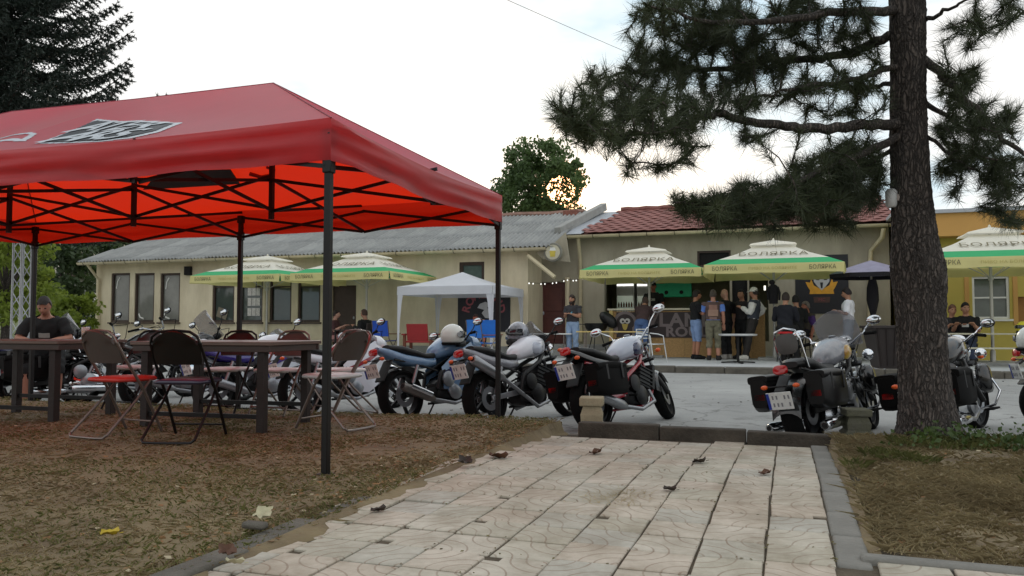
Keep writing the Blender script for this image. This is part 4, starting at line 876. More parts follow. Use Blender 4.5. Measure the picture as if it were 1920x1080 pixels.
# stone pedestals behind the kerb
m_stone = M('pedestal_stone', C(160, 148, 122), .9, var=.15, scale=8, bump=.4, bscale=50)
def pedestal(px, py0, py1, d, label, mt):
    p = at_d(px, py1, d); ztop = at_d(px, py0, d).z; zb2 = road_z(p.y); H = ztop-zb2; t = thing('stone_pedestal', label, 'pedestal', (p.x, p.y, zb2), R(10), 'low stone pedestals at the kerb')
    w_ = .1
    MB().grid([[(x*q, y*q, z_) for x, y in ((-1, -1), (1, -1), (1, 1), (-1, 1))] for q, z_ in ((.13, 0), (.125, H*.35), (.1, H*.42), (.105, H*.6), (.08, H*.8))], True, True).build('shaft', mt, t, smooth=0)
    MB().box((0, 0, H*.9), (.23, .23, H*.2)).build('cap', mt, t, bevel=.012)
pedestal(1110, 744, 780, 7.75, 'small beige stone pedestal behind the kerb by the red-and-white motorbike', m_stone); pedestal(1606, 766, 802, 7.4, 'mossy grey stone pedestal beside the black touring motorbike', M('pedestal_moss', C(126, 122, 110), .95, var=.3, scale=7, bump=.5, bscale=40, col2=C(104, 104, 80)))
# ------------------------------------------------------------------ motorbikes (local x forward, y left, z up)
m_rub = M('tyre_rubber', C(13, 13, 13), .95, spec=.2, var=.15, scale=20, bump=.2, bscale=80); m_eng = M('engine_black', C(16, 16, 18), .45, metal=.3, var=.2, scale=10); m_chr = M('chrome', C(216, 218, 222), .12, metal=1, var=.03)
m_aly = M('alloy', C(150, 152, 156), .35, metal=.8, var=.1); m_sea = M('seat_leather', C(10, 10, 11), .55, var=.1, bump=.1); m_tl = M('tail_lens', C(176, 22, 24), .15, var=.1, spec=.7); m_ind = M('amber_lens', C(226, 92, 34), .2, var=.05)
m_plt = M('number_plate', C(214, 214, 210), .4, var=.12, scale=12); m_plb = M('plate_blue', C(40, 60, 150), .4); m_plk = M('plate_ink', C(128, 128, 132), .5); m_mir = M('mirror_glass', C(206, 210, 214), .05, metal=1., var=0); m_mch = M('mirror_white', C(226, 226, 226), .25)
m_scr = M('screen_glass', C(150, 150, 156), .08, alpha=.45, var=0); m_matt = M('matt_plastic', C(13, 13, 14), .55, var=.12); m_lens = M('lamp_glass', C(220, 226, 232), .06, spec=.8, var=0)
def paint(key, c=(.5, .5, .5), c2=None): return M('paint_'+key, c, .25, var=.05, coat=.7, col2=c2)
def plane_disc(mb, c, r0, r1, w, n=24): mb.lathe([(r0, -w/2), (r1, -w/2), (r1, w/2), (r0, w/2), (r0, -w/2)], c, (0, 1, 0), n, False); return mb
def bike(label, rear, heading, S, lean=9, steer=14, group='motorbikes parked in a row along the kerb'):
    S = dict(S); wb = S.get('wb', 1.43); rr = S.get('rr', .315); fr = S.get('fr', .30); rw = S.get('rw', .085); fw_ = S.get('fw', .062); kind = S['kind']; P1, P2 = S['paint'], S.get('paint2', S['paint'])
    t = thing('motorbike', label, 'motorbike', (rear[0], rear[1], road_z(rear[1])), 0, group); t.rotation_euler = Matrix.Rotation(heading, 3, 'Z').to_4x4().to_euler(); t.rotation_euler = (Matrix.Rotation(heading, 3, 'Z') @ Matrix.Rotation(R(-lean), 3, 'X')).to_euler()
    B = lambda mb, nm, mt, par=t, sm=45, bv=0: mb.build(nm, mt, par, sm, bv)
    tz = lambda r, w: [(r-w*.8, -w*.72), (r-w*.45, -w), (r-w*.1, -w*.66), (r, 0), (r-w*.1, w*.66), (r-w*.45, w), (r-w*.8, w*.72)]
    def wheel(c, r, w, nm, spokes, par_mat):
        mb = MB(); ri = r-w*.78; plane_disc(mb, c, ri-.022, ri+.004, w*1.25, 32); mb.lathe([(.045, -w*.75), (.05, 0), (.045, w*.75)], c, (0, 1, 0), 14)
        for k in range(spokes):
            a = 2*math.pi*k/spokes; d = Vector((math.cos(a), 0, math.sin(a))); mb.bar(Vector(c)+d*.035, Vector(c)+d*(ri-.012), .03 if spokes < 9 else .008, .034 if spokes < 9 else .008, (0, 1, 0))
        o = B(mb, nm, par_mat); B(MB().lathe(tz(r, w), c, (0, 1, 0), 36, False), 'tyre', m_rub, o, 60)
        for s in ((-1, 1) if nm == 'front_wheel' else (-1,)): B(plane_disc(MB(), (c[0], s*(w*.9), c[2]), .07, .135, .005, 28), 'brake_disc', m_aly, o)
        return o
    wm = S.get('wheel', m_eng); wheel((0, 0, rr), rr, rw, 'rear_wheel', S.get('spokes', 5), wm)
    # steering group is turned about the steering axis
    hx = wb-.30-S.get('rake', 0); head = Vector((hx-.02, 0, .86)); axle = Vector((wb, 0, fr)); ax = (head-axle).normalized(); rot = Matrix.Translation(axle) @ Matrix.Rotation(R(steer), 4, ax) @ Matrix.Translation(-axle)
    parts0 = set(t.children)
    wheel(tuple(axle), fr, fw_, 'front_wheel', S.get('spokes', 5), wm)
    mb = MB()
    for s in (-1, 1):
        o_ = Vector((0, s*.095, 0)); top = head+ax*.06+o_; B(MB().tube([axle+o_, axle.lerp(top, .42)+Vector((0, 0, 0))], [.03, .032], 10), 'fork_leg', S.get('forkm', m_matt)); B(MB().tube([axle.lerp(top, .4)+o_*.0, top], .021, 10), 'fork_tube', m_chr)
    for k in (.0, .2): B(MB().box(head+ax*(.05-k), (.09, .25, .03), Matrix.Rotation(R(-24), 3, 'Y')), 'fork_clamp', m_matt, bv=.006)
    rows = []
    for a in np.linspace(S.get('ffa', (-.35, 2.0))[0], S.get('ffa', (-.35, 2.0))[1], 12):
        rr_ = fr+.025; rows.append([(wb-rr_*math.sin(a-.6)*1.0, y*(fw_+.02), fr+rr_*math.cos(a-.6)-abs(y)**2.5*.05) for y in (-1, -.7, -.3, 0, .3, .7, 1)])
    B(MB().sheet(rows, .006), 'front_fender', P1, sm=60)
    hz = S.get('hz', .98); hw_ = S.get('hw', .34); hb = S.get('hb', -.10); hc = head+ax*.1
    bar_pts = [(hc.x+hb-.05, -hw_, hz-.0), (hc.x+hb*.6, -hw_*.62, hz+.02), (hc.x, -.09, max(hc.z, hz-.06)), (hc.x, .09, max(hc.z, hz-.06)), (hc.x+hb*.6, hw_*.62, hz+.02), (hc.x+hb-.05, hw_, hz)]
    hbar = B(MB().tube(bar_pts, .012, 8), 'handlebar', S.get('barm', m_matt))
    for s in (-1, 1):
        e_ = Vector(bar_pts[0] if s < 0 else bar_pts[-1]); i_ = Vector(bar_pts[1] if s < 0 else bar_pts[-2]); B(MB().tube([e_.lerp(i_, -.1), e_.lerp(i_, .75)], .018, 9), 'grip', m_rub, hbar)
        B(MB().tube([e_.lerp(i_, .8)+Vector((.05, 0, .0)), e_.lerp(i_, .1)+Vector((.07, 0, -.01))], .006, 6), 'lever', m_aly, hbar)
        b0 = e_.lerp(i_, .9); mh = S.get('mirror_h', .11); mo = S.get('mirror_o', .10); mt_ = b0+Vector((.02, s*mo, mh)); mi = B(MB().tube([b0, b0+Vector((.05, s*mo*.3, mh*.5)), mt_], .007, 6), 'mirror', S.get('mirm', m_matt), hbar)
        B(MB().ell(mt_+Vector((.012, s*.03, .01)), (.022, .075, .05), 14, 8), 'mirror_shell', S.get('mirc', m_matt), hbar); B(MB().ell(mt_+Vector((-.004, s*.03, .01)), (.012, .064, .042), 14, 8), 'mirror_face', m_mir, hbar)
    if kind != 'sport' or S.get('round_lamp'):
        lc = head+Vector((.12, 0, .0)); B(MB().lathe([(.03, -.1), (.08, -.07), (.095, 0), (.092, .01)], lc, (1, 0, -.06), 18), 'headlight', S.get('lampm', m_chr)); B(MB().lathe([(.088, .008), (.06, .025), (.01, .032)], lc, (1, 0, -.06), 18), 'headlight_lens', m_lens)
    for s in (-1, 1): B(MB().ell(head+Vector((.08, s*.2, -.06)), (.03, .035, .025), 10, 6), 'indicator', m_ind)
    B(MB().ell(head+Vector((.03, 0, .14)), (.05, .09, .05), 12, 8), 'instrument', S.get('barm', m_matt))
    if S.get('screen'):
        w0, w1, h_, xb, zb = S['screen']; rows = [[(xb-.22*v-.10*u*u, u*(w0+(w1-w0)*v)*(1-.25*max(0, v-.6)), zb+h_*v-(.12*u*u*v)) for u in np.linspace(-1, 1, 13)] for v in np.linspace(0, 1, 8)]
        B(MB().sheet(rows, .005), 'windscreen', m_scr, sm=60)
    for k, (yy, zz) in enumerate(((-.16, .06), (.13, .03), (.2, .08))): B(MB().tube([(hc.x+hb*.5, yy*1.6, hz+.01), (hc.x+.16, yy*1.2, hz+zz), (hc.x+.17, yy*.6, hz-.12), (head.x-.06, yy*.35, head.z-.1)], .0055, 5), 'cable', m_rub)
    for o in set(t.children)-parts0: o.matrix_local = rot.copy()
    # engine, frame
    ex = wb*.53; mb = MB(); mb.loft([((ex-.26, 0, .33), .10, .10), ((ex-.2, 0, .34), .15, .14), ((ex+.05, 0, .33), .16, .15), ((ex+.2, 0, .33), .12, .12)], 14, 3.2); en = B(mb, 'engine', S.get('engm', m_eng))
    for s in (-1, 1): B(MB().lathe([(.02, 0), (.105, .0), (.115, .025), (.09, .045), (.02, .05)], (ex-.02, s*.15, .33), (0, s, 0), 18), 'engine_cover', S.get('covm', m_aly), en)
    if S.get('vtwin'):
        for dx, a in ((-.1, -.4), (.12, .42)):
            d = Vector((math.sin(a), 0, math.cos(a))); c = Vector((ex+dx*.6, 0, .44)); cy = B(MB().tube([c, c+d*.22], .075, 14), 'cylinder', m_aly, en)
            for k in range(6): B(MB().lathe([(.04, -.006), (.105, -.006), (.105, .006), (.04, .006)], c+d*(.03+k*.03), d, 16), 'cooling_fin', m_chr, cy)
            B(MB().tube([c+d*.21, c+d*.28], [.08, .06], 12), 'rocker_cover', m_chr, en)
    else:
        cy = B(MB().box((ex+.12, 0, .52), (.22, .34, .22), Matrix.Rotation(.35, 3, 'Y')), 'cylinder_block', S.get('engm', m_eng), en, bv=.012)
        for k in range(5): B(MB().box((ex+.1+.018*k, 0, .45+.042*k), (.26, .37, .012), Matrix.Rotation(.35, 3, 'Y')), 'cooling_fin', S.get('finm', m_eng), cy)
        B(MB().box((ex+.32, 0, .52), (.05, .32, .3), Matrix.Rotation(.3, 3, 'Y')), 'radiator', m_matt, bv=.008)
    fm = S.get('framem', m_matt)
    for s in (-1, 1):
        B(MB().tube([head+Vector((-.03, s*.03, -.05)), (ex+.1, s*.14, .70), (ex-.22, s*.15, .55), (ex-.28, s*.13, .36)], .026, 8), 'frame_tube', fm); B(MB().tube([(ex-.25, s*.12, .58), (.12, s*.11, .70), (-.12, s*.09, .74)], .014, 7), 'frame_tube', fm); B(MB().tube([head+Vector((-.02, s*.03, -.14)), (ex+.3, s*.12, .36), (ex+.18, s*.13, .2), (ex-.22, s*.13, .2)], .016, 7), 'frame_tube', fm)
        B(MB().bar((ex-.26, s*.11, .36), (0, s*.115, rr), .03, .06), 'swingarm', S.get('swm', fm), bv=.006); B(MB().tube([(.06, s*.12, rr+.05), (.2, s*.12, .66)], .024, 9), 'shock', m_aly)
        B(MB().tube([(ex-.25, s*.16, .34), (ex-.24, s*.26, .33)], .014, 7), 'footpeg', m_rub)
    B(MB().tube([(ex-.1, .14, .22), (ex-.14, .27, .03+math.tan(R(-lean))*0), (ex-.1, .33, .05)], .011, 6), 'side_stand', m_blk)
    # bodywork
    sz = S.get('sz', .78); B(MB().loft(S.get('tank') or [((ex-.24, 0, .80), .07, .05), ((ex-.18, 0, .82), .12, .09), ((ex-.02, 0, .88), .165, .13), ((ex+.14, 0, .9), .17, .14), ((ex+.26, 0, .9), .13, .11), ((ex+.32, 0, .89), .07, .06)], 18, 2.5), 'fuel_tank', S.get('tankm', P1), sm=60)
    if S.get('tank_panel'):
        for s in (-1, 1): B(MB().ell((ex+.08, s*.13, .87), (.13, .055, .085), 14, 8), 'tank_panel', S['tank_panel'])
    B(MB().lathe([(.035, 0), (.04, .012), (.03, .02)], (ex+.14, 0, 1.035 if not S.get('tank') else S['tank'][2][0][2]+S['tank'][2][2]), n=14), 'fuel_cap', m_aly)
    if kind in ('cruiser', 'tourer'):
        B(MB().loft([((ex-.2, 0, .72), .10, .05), ((ex-.32, 0, .70), .16, .065), ((ex-.5, 0, .69), .17, .065), ((ex-.6, 0, .73), .15, .07), ((.14, 0, .78), .13, .06), ((-.05, 0, .79), .12, .05), ((-.14, 0, .78), .08, .03)], 16, 2.8), 'seat', m_sea, sm=60)
        rows = []
        for a in np.linspace(-.9, 1.55, 14): rows.append([(-(rr+.04)*math.sin(a), y*(rw+.04), rr+(rr+.04)*math.cos(a)-abs(y)**2.5*.06) for y in (-1, -.75, -.4, 0, .4, .75, 1)])
        B(MB().sheet(rows, .006), 'rear_fender', P1, sm=60)
    else:
        B(MB().loft([((ex-.2, 0, .78), .07, .04), ((ex-.28, 0, .765), .13, .045), ((ex-.42, 0, .765), .15, .045), ((ex-.52, 0, .80), .14, .05), ((.02, 0, sz+.08), .12, .05), ((-.16, 0, sz+.11), .07, .035)], 16, 2.6), 'seat', m_sea, sm=60)
        B(MB().loft([((ex-.24, 0, .70), .11, .06), ((ex-.42, 0, .69), .15, .07), ((.05, 0, .74), .13, .07), ((-.16, 0, .82), .09, .06), ((-.30, 0, .87), .05, .03)], 16, 2.8), 'tail_fairing', P2, sm=50)
        B(MB().bar((-.14, 0, .74), (-.30, 0, .50), .16, .02, (1, 0, 0)), 'rear_fender', m_matt, bv=.006)
        rows = [[(.24-(rr+.02)*math.sin(a)*1.0-.2, y*(rw+.012), rr+(rr+.025)*math.cos(a)) for y in (-1, 0, 1)] for a in np.linspace(-1.0, .5, 9)]; B(MB().sheet(rows, .005), 'hugger', m_matt)
    if kind == 'sport':
        for s in (-1, 1):
            rows = []
            for x, zt_, zb_, yy in ((ex-.2, .62, .36, .17), (ex-.05, .74, .26, .20), (ex+.15, .84, .24, .215), (ex+.32, .92, .34, .20), (ex+.46, .94, .56, .16), (ex+.56, .90, .72, .08)): rows.append([(x, s*yy*(.9+.1*math.sin(math.pi*v)), zb_+(zt_-zb_)*v) for v in np.linspace(0, 1, 6)])
            B(MB().sheet(rows if s > 0 else rows[::-1], .006), 'side_fairing', P1, sm=60)
        if S.get('stripe'):
            for s in (-1, 1):
                rows = [[(x, s*(yy+.012), z_+dz) for dz in (0, .05)] for x, z_, yy in ((ex-.18, .52, .17), (ex, .58, .205), (ex+.2, .66, .218), (ex+.36, .74, .19))]; B(MB().sheet(rows if s > 0 else rows[::-1], .004), 'stripe', S['stripe'])
        B(MB().loft([((ex+.36, 0, .92), .19, .10), ((ex+.48, 0, .90), .17, .11), ((ex+.58, 0, .86), .12, .09), ((ex+.64, 0, .82), .05, .04)], 16, 2.6), 'nose_fairing', P2, sm=60)
        for s in (-1, 1): B(MB().ell((ex+.58, s*.07, .85), (.05, .05, .035), 12, 8), 'headlight', m_lens)
        rows = [[(ex+.46-.24*v-.06*u*u, u*(.15-.03*v), .96+.16*v-.05*u*u) for u in np.linspace(-1, 1, 9)] for v in np.linspace(0, 1, 5)]; B(MB().sheet(rows, .004), 'windscreen', m_scr, sm=60)
    B(MB().tube([(ex-.2, .12, .36), (.02, .125, rr+.06), (-.04, .125, rr), (.02, .125, rr-.06), (ex-.2, .12, .3), (ex-.2, .12, .36)], .009, 5), 'chain', m_eng)
    for s in (-1, 1): B(MB().tube([(ex+.05, s*.1, .56), (ex-.1, s*.17, .5), (ex-.2, s*.16, .42)], .012, 6), 'hose', m_rub)
    B(MB().lathe([(.07, 0), (.095, .01), (.095, .03), (.06, .04)], (ex-.14, -.17, .47), (0, -1, 0), 16), 'air_cover', S.get('covm', m_aly))
    # exhausts: side s, from engine to muffler
    for s, (p0, p1, r_) in S['exhaust']:
        B(MB().tube([(ex+.22, s*.1, .42), (ex+.26, s*.15, .24), (ex-.05, s*.17, .17), (p0[0], s*p0[1], p0[2])], .024, 9), 'exhaust_pipe', m_aly); a_, b_ = Vector((p0[0], s*p0[1], p0[2])), Vector((p1[0], s*p1[1], p1[2])); d = (b_-a_); ln = d.length
        mu = B(MB().lathe([(.028, 0), (r_*.8, .05), (r_, .1), (r_, ln-.03), (r_*.75, ln), (r_*.5, ln)], a_, d, 16), 'muffler', S.get('exm', m_aly)); B(MB().lathe([(r_*.48, 0), (r_*.48, .012)], b_-d.normalized()*.008, d, 12), 'muffler_outlet', m_dark, mu)
        if S.get('shield'): B(MB().tube([a_+Vector((0, s*.03, .03))+d*.15, a_+Vector((0, s*.03, .035))+d*.8], r_*.75, 9), 'heat_shield', m_chr, mu)
    # tail
    tx, tzv = S.get('tail', (-.30, .80)); tl = B(MB().loft([((tx, 0, tzv), .05, .03), ((tx-.02, 0, tzv), .075, .045), ((tx-.045, 0, tzv-.005), .06, .035)], 14, 2.8), 'tail_light', m_tl, sm=60)
    px_, pz_ = S.get('plate', (-.36, .56)); tilt = Matrix.Rotation(-.25, 3, 'Y'); pl = B(MB().box((px_, 0, pz_), (.008, .24, .165), tilt), 'number_plate', m_plt, bv=.003)
    B(MB().box(Vector((px_, .105, pz_))+tilt @ Vector((-.006, 0, 0)), (.004, .026, .15), tilt), 'plate_band', m_plb, pl)
    for k in range(5):
        for z_ in (.035, -.035):
            if (k+int(z_ > 0)) % 4 != 3: B(MB().box(Vector((px_, .06-.038*k, pz_))+tilt @ Vector((-.006, 0, z_)), (.003, .014, .036), tilt), 'plate_mark', m_plk, pl)
    B(MB().bar((px_+.02, 0, pz_+.08), (tx+.06, 0, tzv-.06), .1, .02, (1, 0, 0)), 'plate_holder', m_matt)
    for s in (-1, 1):
        i_ = B(MB().tube([(px_+.06, 0, pz_+.13), (px_+.05, s*.13, pz_+.13)], .007, 6), 'indicator_stalk', m_matt); B(MB().ell((px_+.045, s*.155, pz_+.13), (.028, .034, .022), 10, 6), 'indicator', m_ind)
    t.scale = (.96, .96, .96)
    if S.get('bags'):
        bm_ = S['bags']
        for s in (-1, 1):
            bg_ = B(MB().loft([((.26, s*.27, .52), .06, .12), ((.22, s*.275, .52), .10, .165), ((-.2, s*.28, .53), .11, .175), ((-.3, s*.275, .54), .08, .14)], 16, 4.5), 'saddlebag', bm_, sm=60); B(MB().loft([((.25, s*.275, .655), .09, .035), ((0, s*.28, .67), .115, .045), ((-.29, s*.28, .665), .1, .04)], 16, 4), 'bag_lid', bm_, bg_, 60)
            for dx in (-.15, .12): B(MB().box((dx, s*.385, .6), (.035, .012, .16)), 'strap', m_sea, bg_, bv=.003)
            B(MB().box((-.29, s*.275, .5), (.02, .12, .07)), 'reflector', m_tl, bg_, bv=.008)
    if S.get('backrest'):
        B(MB().tube([(-.02, -.13, .74), (-.12, -.125, 1.02), (-.14, -.1, 1.1), (-.15, 0, 1.13), (-.14, .1, 1.1), (-.12, .125, 1.02), (-.02, .13, .74)], .011, 8), 'backrest_hoop', m_chr); B(MB().loft([((-.155, 0, .98), .06, .06), ((-.135, 0, .98), .11, .1), ((-.11, 0, .98), .10, .09)], 14, 3), 'backrest_pad', M('pad_grey', C(84, 82, 80), .6), sm=60)
    if S.get('guards'):
        for s in (-1, 1): B(MB().tube([(ex+.3, s*.06, .6), (ex+.34, s*.3, .56), (ex+.34, s*.36, .42), (ex+.3, s*.3, .28), (ex+.24, s*.06, .22)], .014, 8), 'crash_bar', m_chr); B(MB().box((ex+.16, s*.3, .25), (.26, .09, .02)), 'footboard', m_rub, bv=.006)
        for s in (-1, 1): B(MB().loft([((ex+.2, s*.22, .6), .03, .07), ((ex+.28, s*.24, .58), .07, .14), ((ex+.36, s*.24, .55), .07, .15), ((ex+.42, s*.22, .53), .03, .09)], 12, 3.5), 'leg_shield', S['paint'], sm=60)
        for s in (-1, 1):
            lc = head+Vector((.1, s*.2, -.04)); B(MB().lathe([(.02, -.07), (.05, -.04), (.06, 0)], lc, (1, 0, 0), 14), 'spot_lamp', m_chr); B(MB().lathe([(.056, 0), (.02, .018)], lc, (1, 0, 0), 14), 'spot_lens', m_lens)
    return t
HD = R(67)
def rearpos(px, Y): return (at_Y(px, 700, Y).x, Y)
EXR = [(-1, ((.38, .16, .24), (-.12, .19, .42), .055))]
p_ltblue = paint('light_blue', C(96, 126, 160), C(116, 146, 178)); p_white = paint('white', C(216, 218, 226)); p_black = paint('black', C(7, 7, 9)); p_red = paint('red', C(150, 24, 40)); p_silver = paint('silver', C(176, 182, 196)); p_purple = paint('violet', C(54, 44, 128)); p_navy = paint('navy', C(34, 40, 72)); p_bluew = paint('blue_white', C(196, 204, 216))
bike('light-blue sports motorbike with big silver silencer, left of the white one', (-4.12, 8.2), HD, dict(kind='sport', paint=p_ltblue, paint2=p_ltblue, stripe=p_navy, exhaust=EXR, tail=(-.33, .84), plate=(-.40, .62), engm=m_eng, exm=M('muffler_dark', C(110, 104, 100), .35, metal=.7), shield=True))
bike('white naked motorbike with a helmet on its tank, high silver silencer', (-3.08, 8.15), HD, dict(kind='naked', paint=p_black, paint2=paint('grey_white', C(96, 98, 106), C(150, 152, 160)), tankm=p_white, tank_panel=p_silver, exhaust=[(1, ((.2, .15, .52), (-.3, .17, .76), .058)), (-1, ((.2, .15, .52), (-.3, .17, .76), .058))], framem=m_matt, swm=m_aly, tail=(-.32, .84), plate=(-.36, .64), rw=.095, covm=m_eng, screen=(.14, .1, .22, 1.18, 1.0)))
bike('dark red and white motorbike with open luggage at the path end', (-1.90, 8.2), HD, dict(kind='naked', paint=p_black, paint2=p_black, tankm=p_silver, tank_panel=p_navy, framem=p_red, exhaust=[(-1, ((.4, .17, .22), (-.1, .2, .36), .055))], tail=(-.30, .88), plate=(-.38, .66), mirc=m_mch, mirm=m_chr, mirror_h=.17, mirror_o=.16, hz=1.04, bags=M('soft_bag', C(12, 11, 11), .8, var=.15, spec=.15), barm=m_chr, covm=m_eng), steer=22, lean=11)
bike('big black touring motorbike with windscreen and chrome, left of the pine trunk', (.16, 7.85), R(66), dict(kind='tourer', wb=1.62, paint=p_black, tankm=M('paint_airbrush', C(190, 190, 194), .25, coat=.7, var=.3, scale=5, col2=C(96, 100, 112)), tank_panel=M('paint_orange_art', C(206, 104, 50), .3, coat=.6, var=.5, scale=9, col2=C(214, 190, 80)), vtwin=True, exhaust=[(-1, ((.5, .2, .2), (-.2, .27, .2), .05)), (1, ((.5, .2, .2), (-.2, .27, .2), .05))], exm=m_chr, bags=M('hard_bag', C(7, 7, 8), .4, var=.1, spec=.25), backrest=True, guards=True, screen=(.20, .24, .40, 1.42, .93), hz=1.0, hw=.40, hb=-.22, tail=(-.34, .74), plate=(-.46, .46), rw=.10, fw=.07, rr=.33, fr=.32, barm=m_chr, engm=m_chr, ffa=(-.75, 2.1), mirm=m_chr, mirc=m_chr), steer=8, lean=8)
bike('black cruiser motorbike mostly hidden behind the pine trunk', (1.28, 8.3), R(66), dict(kind='cruiser', wb=1.6, paint=p_black, tankm=p_black, vtwin=True, exhaust=[(-1, ((.5, .2, .2), (-.2, .26, .22), .045))], exm=m_chr, bags=M('soft_bag'), hz=1.02, hw=.38, hb=-.2, tail=(-.34, .74), plate=(-.46, .46), rr=.32, fr=.31, barm=m_chr, engm=m_chr, spokes=18, ffa=(-.6, 1.6), mirm=m_chr, mirror_h=.1, guards=True), steer=-6, lean=8)
bike('white and red sports motorbike behind the table end and red chair', (-5.5, 8.3), HD, dict(kind='sport', paint=p_white, paint2=p_white, stripe=p_red, tankm=p_red, exhaust=EXR, tail=(-.33, .84), plate=(-.38, .6)))
bike('violet and white sports motorbike behind the brown table', (-6.75, 8.3), HD, dict(kind='sport', paint=p_bluew, paint2=p_purple, stripe=p_purple, tankm=p_white, exhaust=EXR, tail=(-.33, .84), plate=(-.38, .6)))
bike('black motorbike with white tank stripes and tall windscreen behind the table gap', (-8.0, 8.4), HD, dict(kind='naked', paint=p_navy, paint2=p_black, tankm=p_black, tank_panel=p_white, exhaust=EXR, screen=(.2, .16, .42, 1.2, .98), hz=1.02, mirror_h=.22, covm=m_chr, engm=m_aly))
bike('chrome cruiser motorbike with upright bars behind the seated man', (-9.3, 8.6), HD, dict(kind='cruiser', wb=1.6, paint=p_black, tankm=p_black, vtwin=True, engm=m_chr, exhaust=[(-1, ((.5, .2, .2), (-.2, .26, .22), .045))], exm=m_chr, hz=1.16, hw=.38, hb=-.22, tail=(-.34, .74), plate=(-.46, .5), barm=m_chr, spokes=18, backrest=True))
bike('white and black cruiser motorbike at the left edge of the picture', (-9.6, 7.95), HD, dict(kind='cruiser', wb=1.6, paint=p_white, tankm=p_white, vtwin=True, engm=m_chr, exhaust=[(-1, ((.5, .2, .2), (-.2, .26, .22), .045))], exm=m_chr, hz=1.08, hw=.38, hb=-.2, tail=(-.34, .74), plate=(-.46, .5), barm=m_chr, bags=M('soft_bag')))
bike('dark blue touring motorbike behind the truss mast', (-10.9, 8.7), HD, dict(kind='naked', paint=p_navy, paint2=p_navy, tankm=p_navy, exhaust=EXR, screen=(.2, .16, .4, 1.2, .98), bags=M('hard_bag')))
def helmet(loc, rz, label, c1, c2):
    t = thing('helmet', label, 'helmet', loc, rz)
    mb = MB(); rows = []
    for i in range(11):
        v = -.62+i/10*2.14; r_ = math.cos(min(1.52, max(-.9, v))); rows.append([(.145*r_*math.cos(a)*(1.06 if math.cos(a) > 0 else 1), .122*r_*math.sin(a), .145*math.sin(v)) for a in np.linspace(0, 2*math.pi, 21)[:-1]])
    mb.grid(rows, True, True).build('shell', c1, t, smooth=70)
    MB().sheet([[(.16*math.cos(a)*math.cos(v)*1.0, .134*math.sin(a)*math.cos(v), .15*math.sin(v)) for a in np.linspace(-1.15, 1.15, 11)] for v in np.linspace(-.12, .42, 5)], .004).build('visor', M('visor_smoke', C(36, 38, 44), .08, var=0, spec=.7), t, smooth=70)
    MB().loft([((.06, 0, -.10), .11, .035), ((.13, 0, -.095), .085, .04), ((.165, 0, -.09), .04, .035)], 14, 2.4).build('chin_guard', c2, t, smooth=60)
    MB().lathe([(.125, 0), (.13, .02), (.12, .03)], (-.005, 0, -.105), n=20).build('rim', m_rub, t); 
    for s in (-1, 1): MB().lathe([(.03, 0), (.028, .012)], (.05, s*.125, .02), (0, s, 0), 12).build('visor_pivot', m_aly, t)
    return t
q = at_d(972, 626, 9.45); helmet(q, R(250), 'black and white helmet resting on the white motorbike', M('helmet_black_white', C(18, 18, 22), .2, var=0, coat=.8, scale=5, col2=C(190, 192, 204)), m_matt)
q = at_d(848, 630, 9.6); helmet(q, R(40), 'white helmet hung on the light-blue motorbike', paint('helmet_white', C(208, 210, 204)), m_matt)
q = at_d(1918, 650, 8.2); hq = (q.x+.06, q.y, road_z(q.y)+.96*.86+.105); helmet(hq, R(85), 'white helmet cut off by the right edge', paint('helmet_white'), m_matt)
bike('dark motorbike almost wholly outside the right edge, carrying the white helmet', (q.x+.26, q.y+.02), R(8), dict(kind='naked', paint=p_black, paint2=p_black, tankm=p_black, exhaust=EXR, tail=(-.30, .84), plate=(-.34, .64)), lean=3, steer=0)
q = at_d(1834, 618, 21); helmet((q.x, 19.62, at_Y(1834, 626, 19.7).z+.13), R(230), 'yellow helmet lying on the pale trestle table', paint('helmet_yellow', C(220, 206, 40)), m_matt)
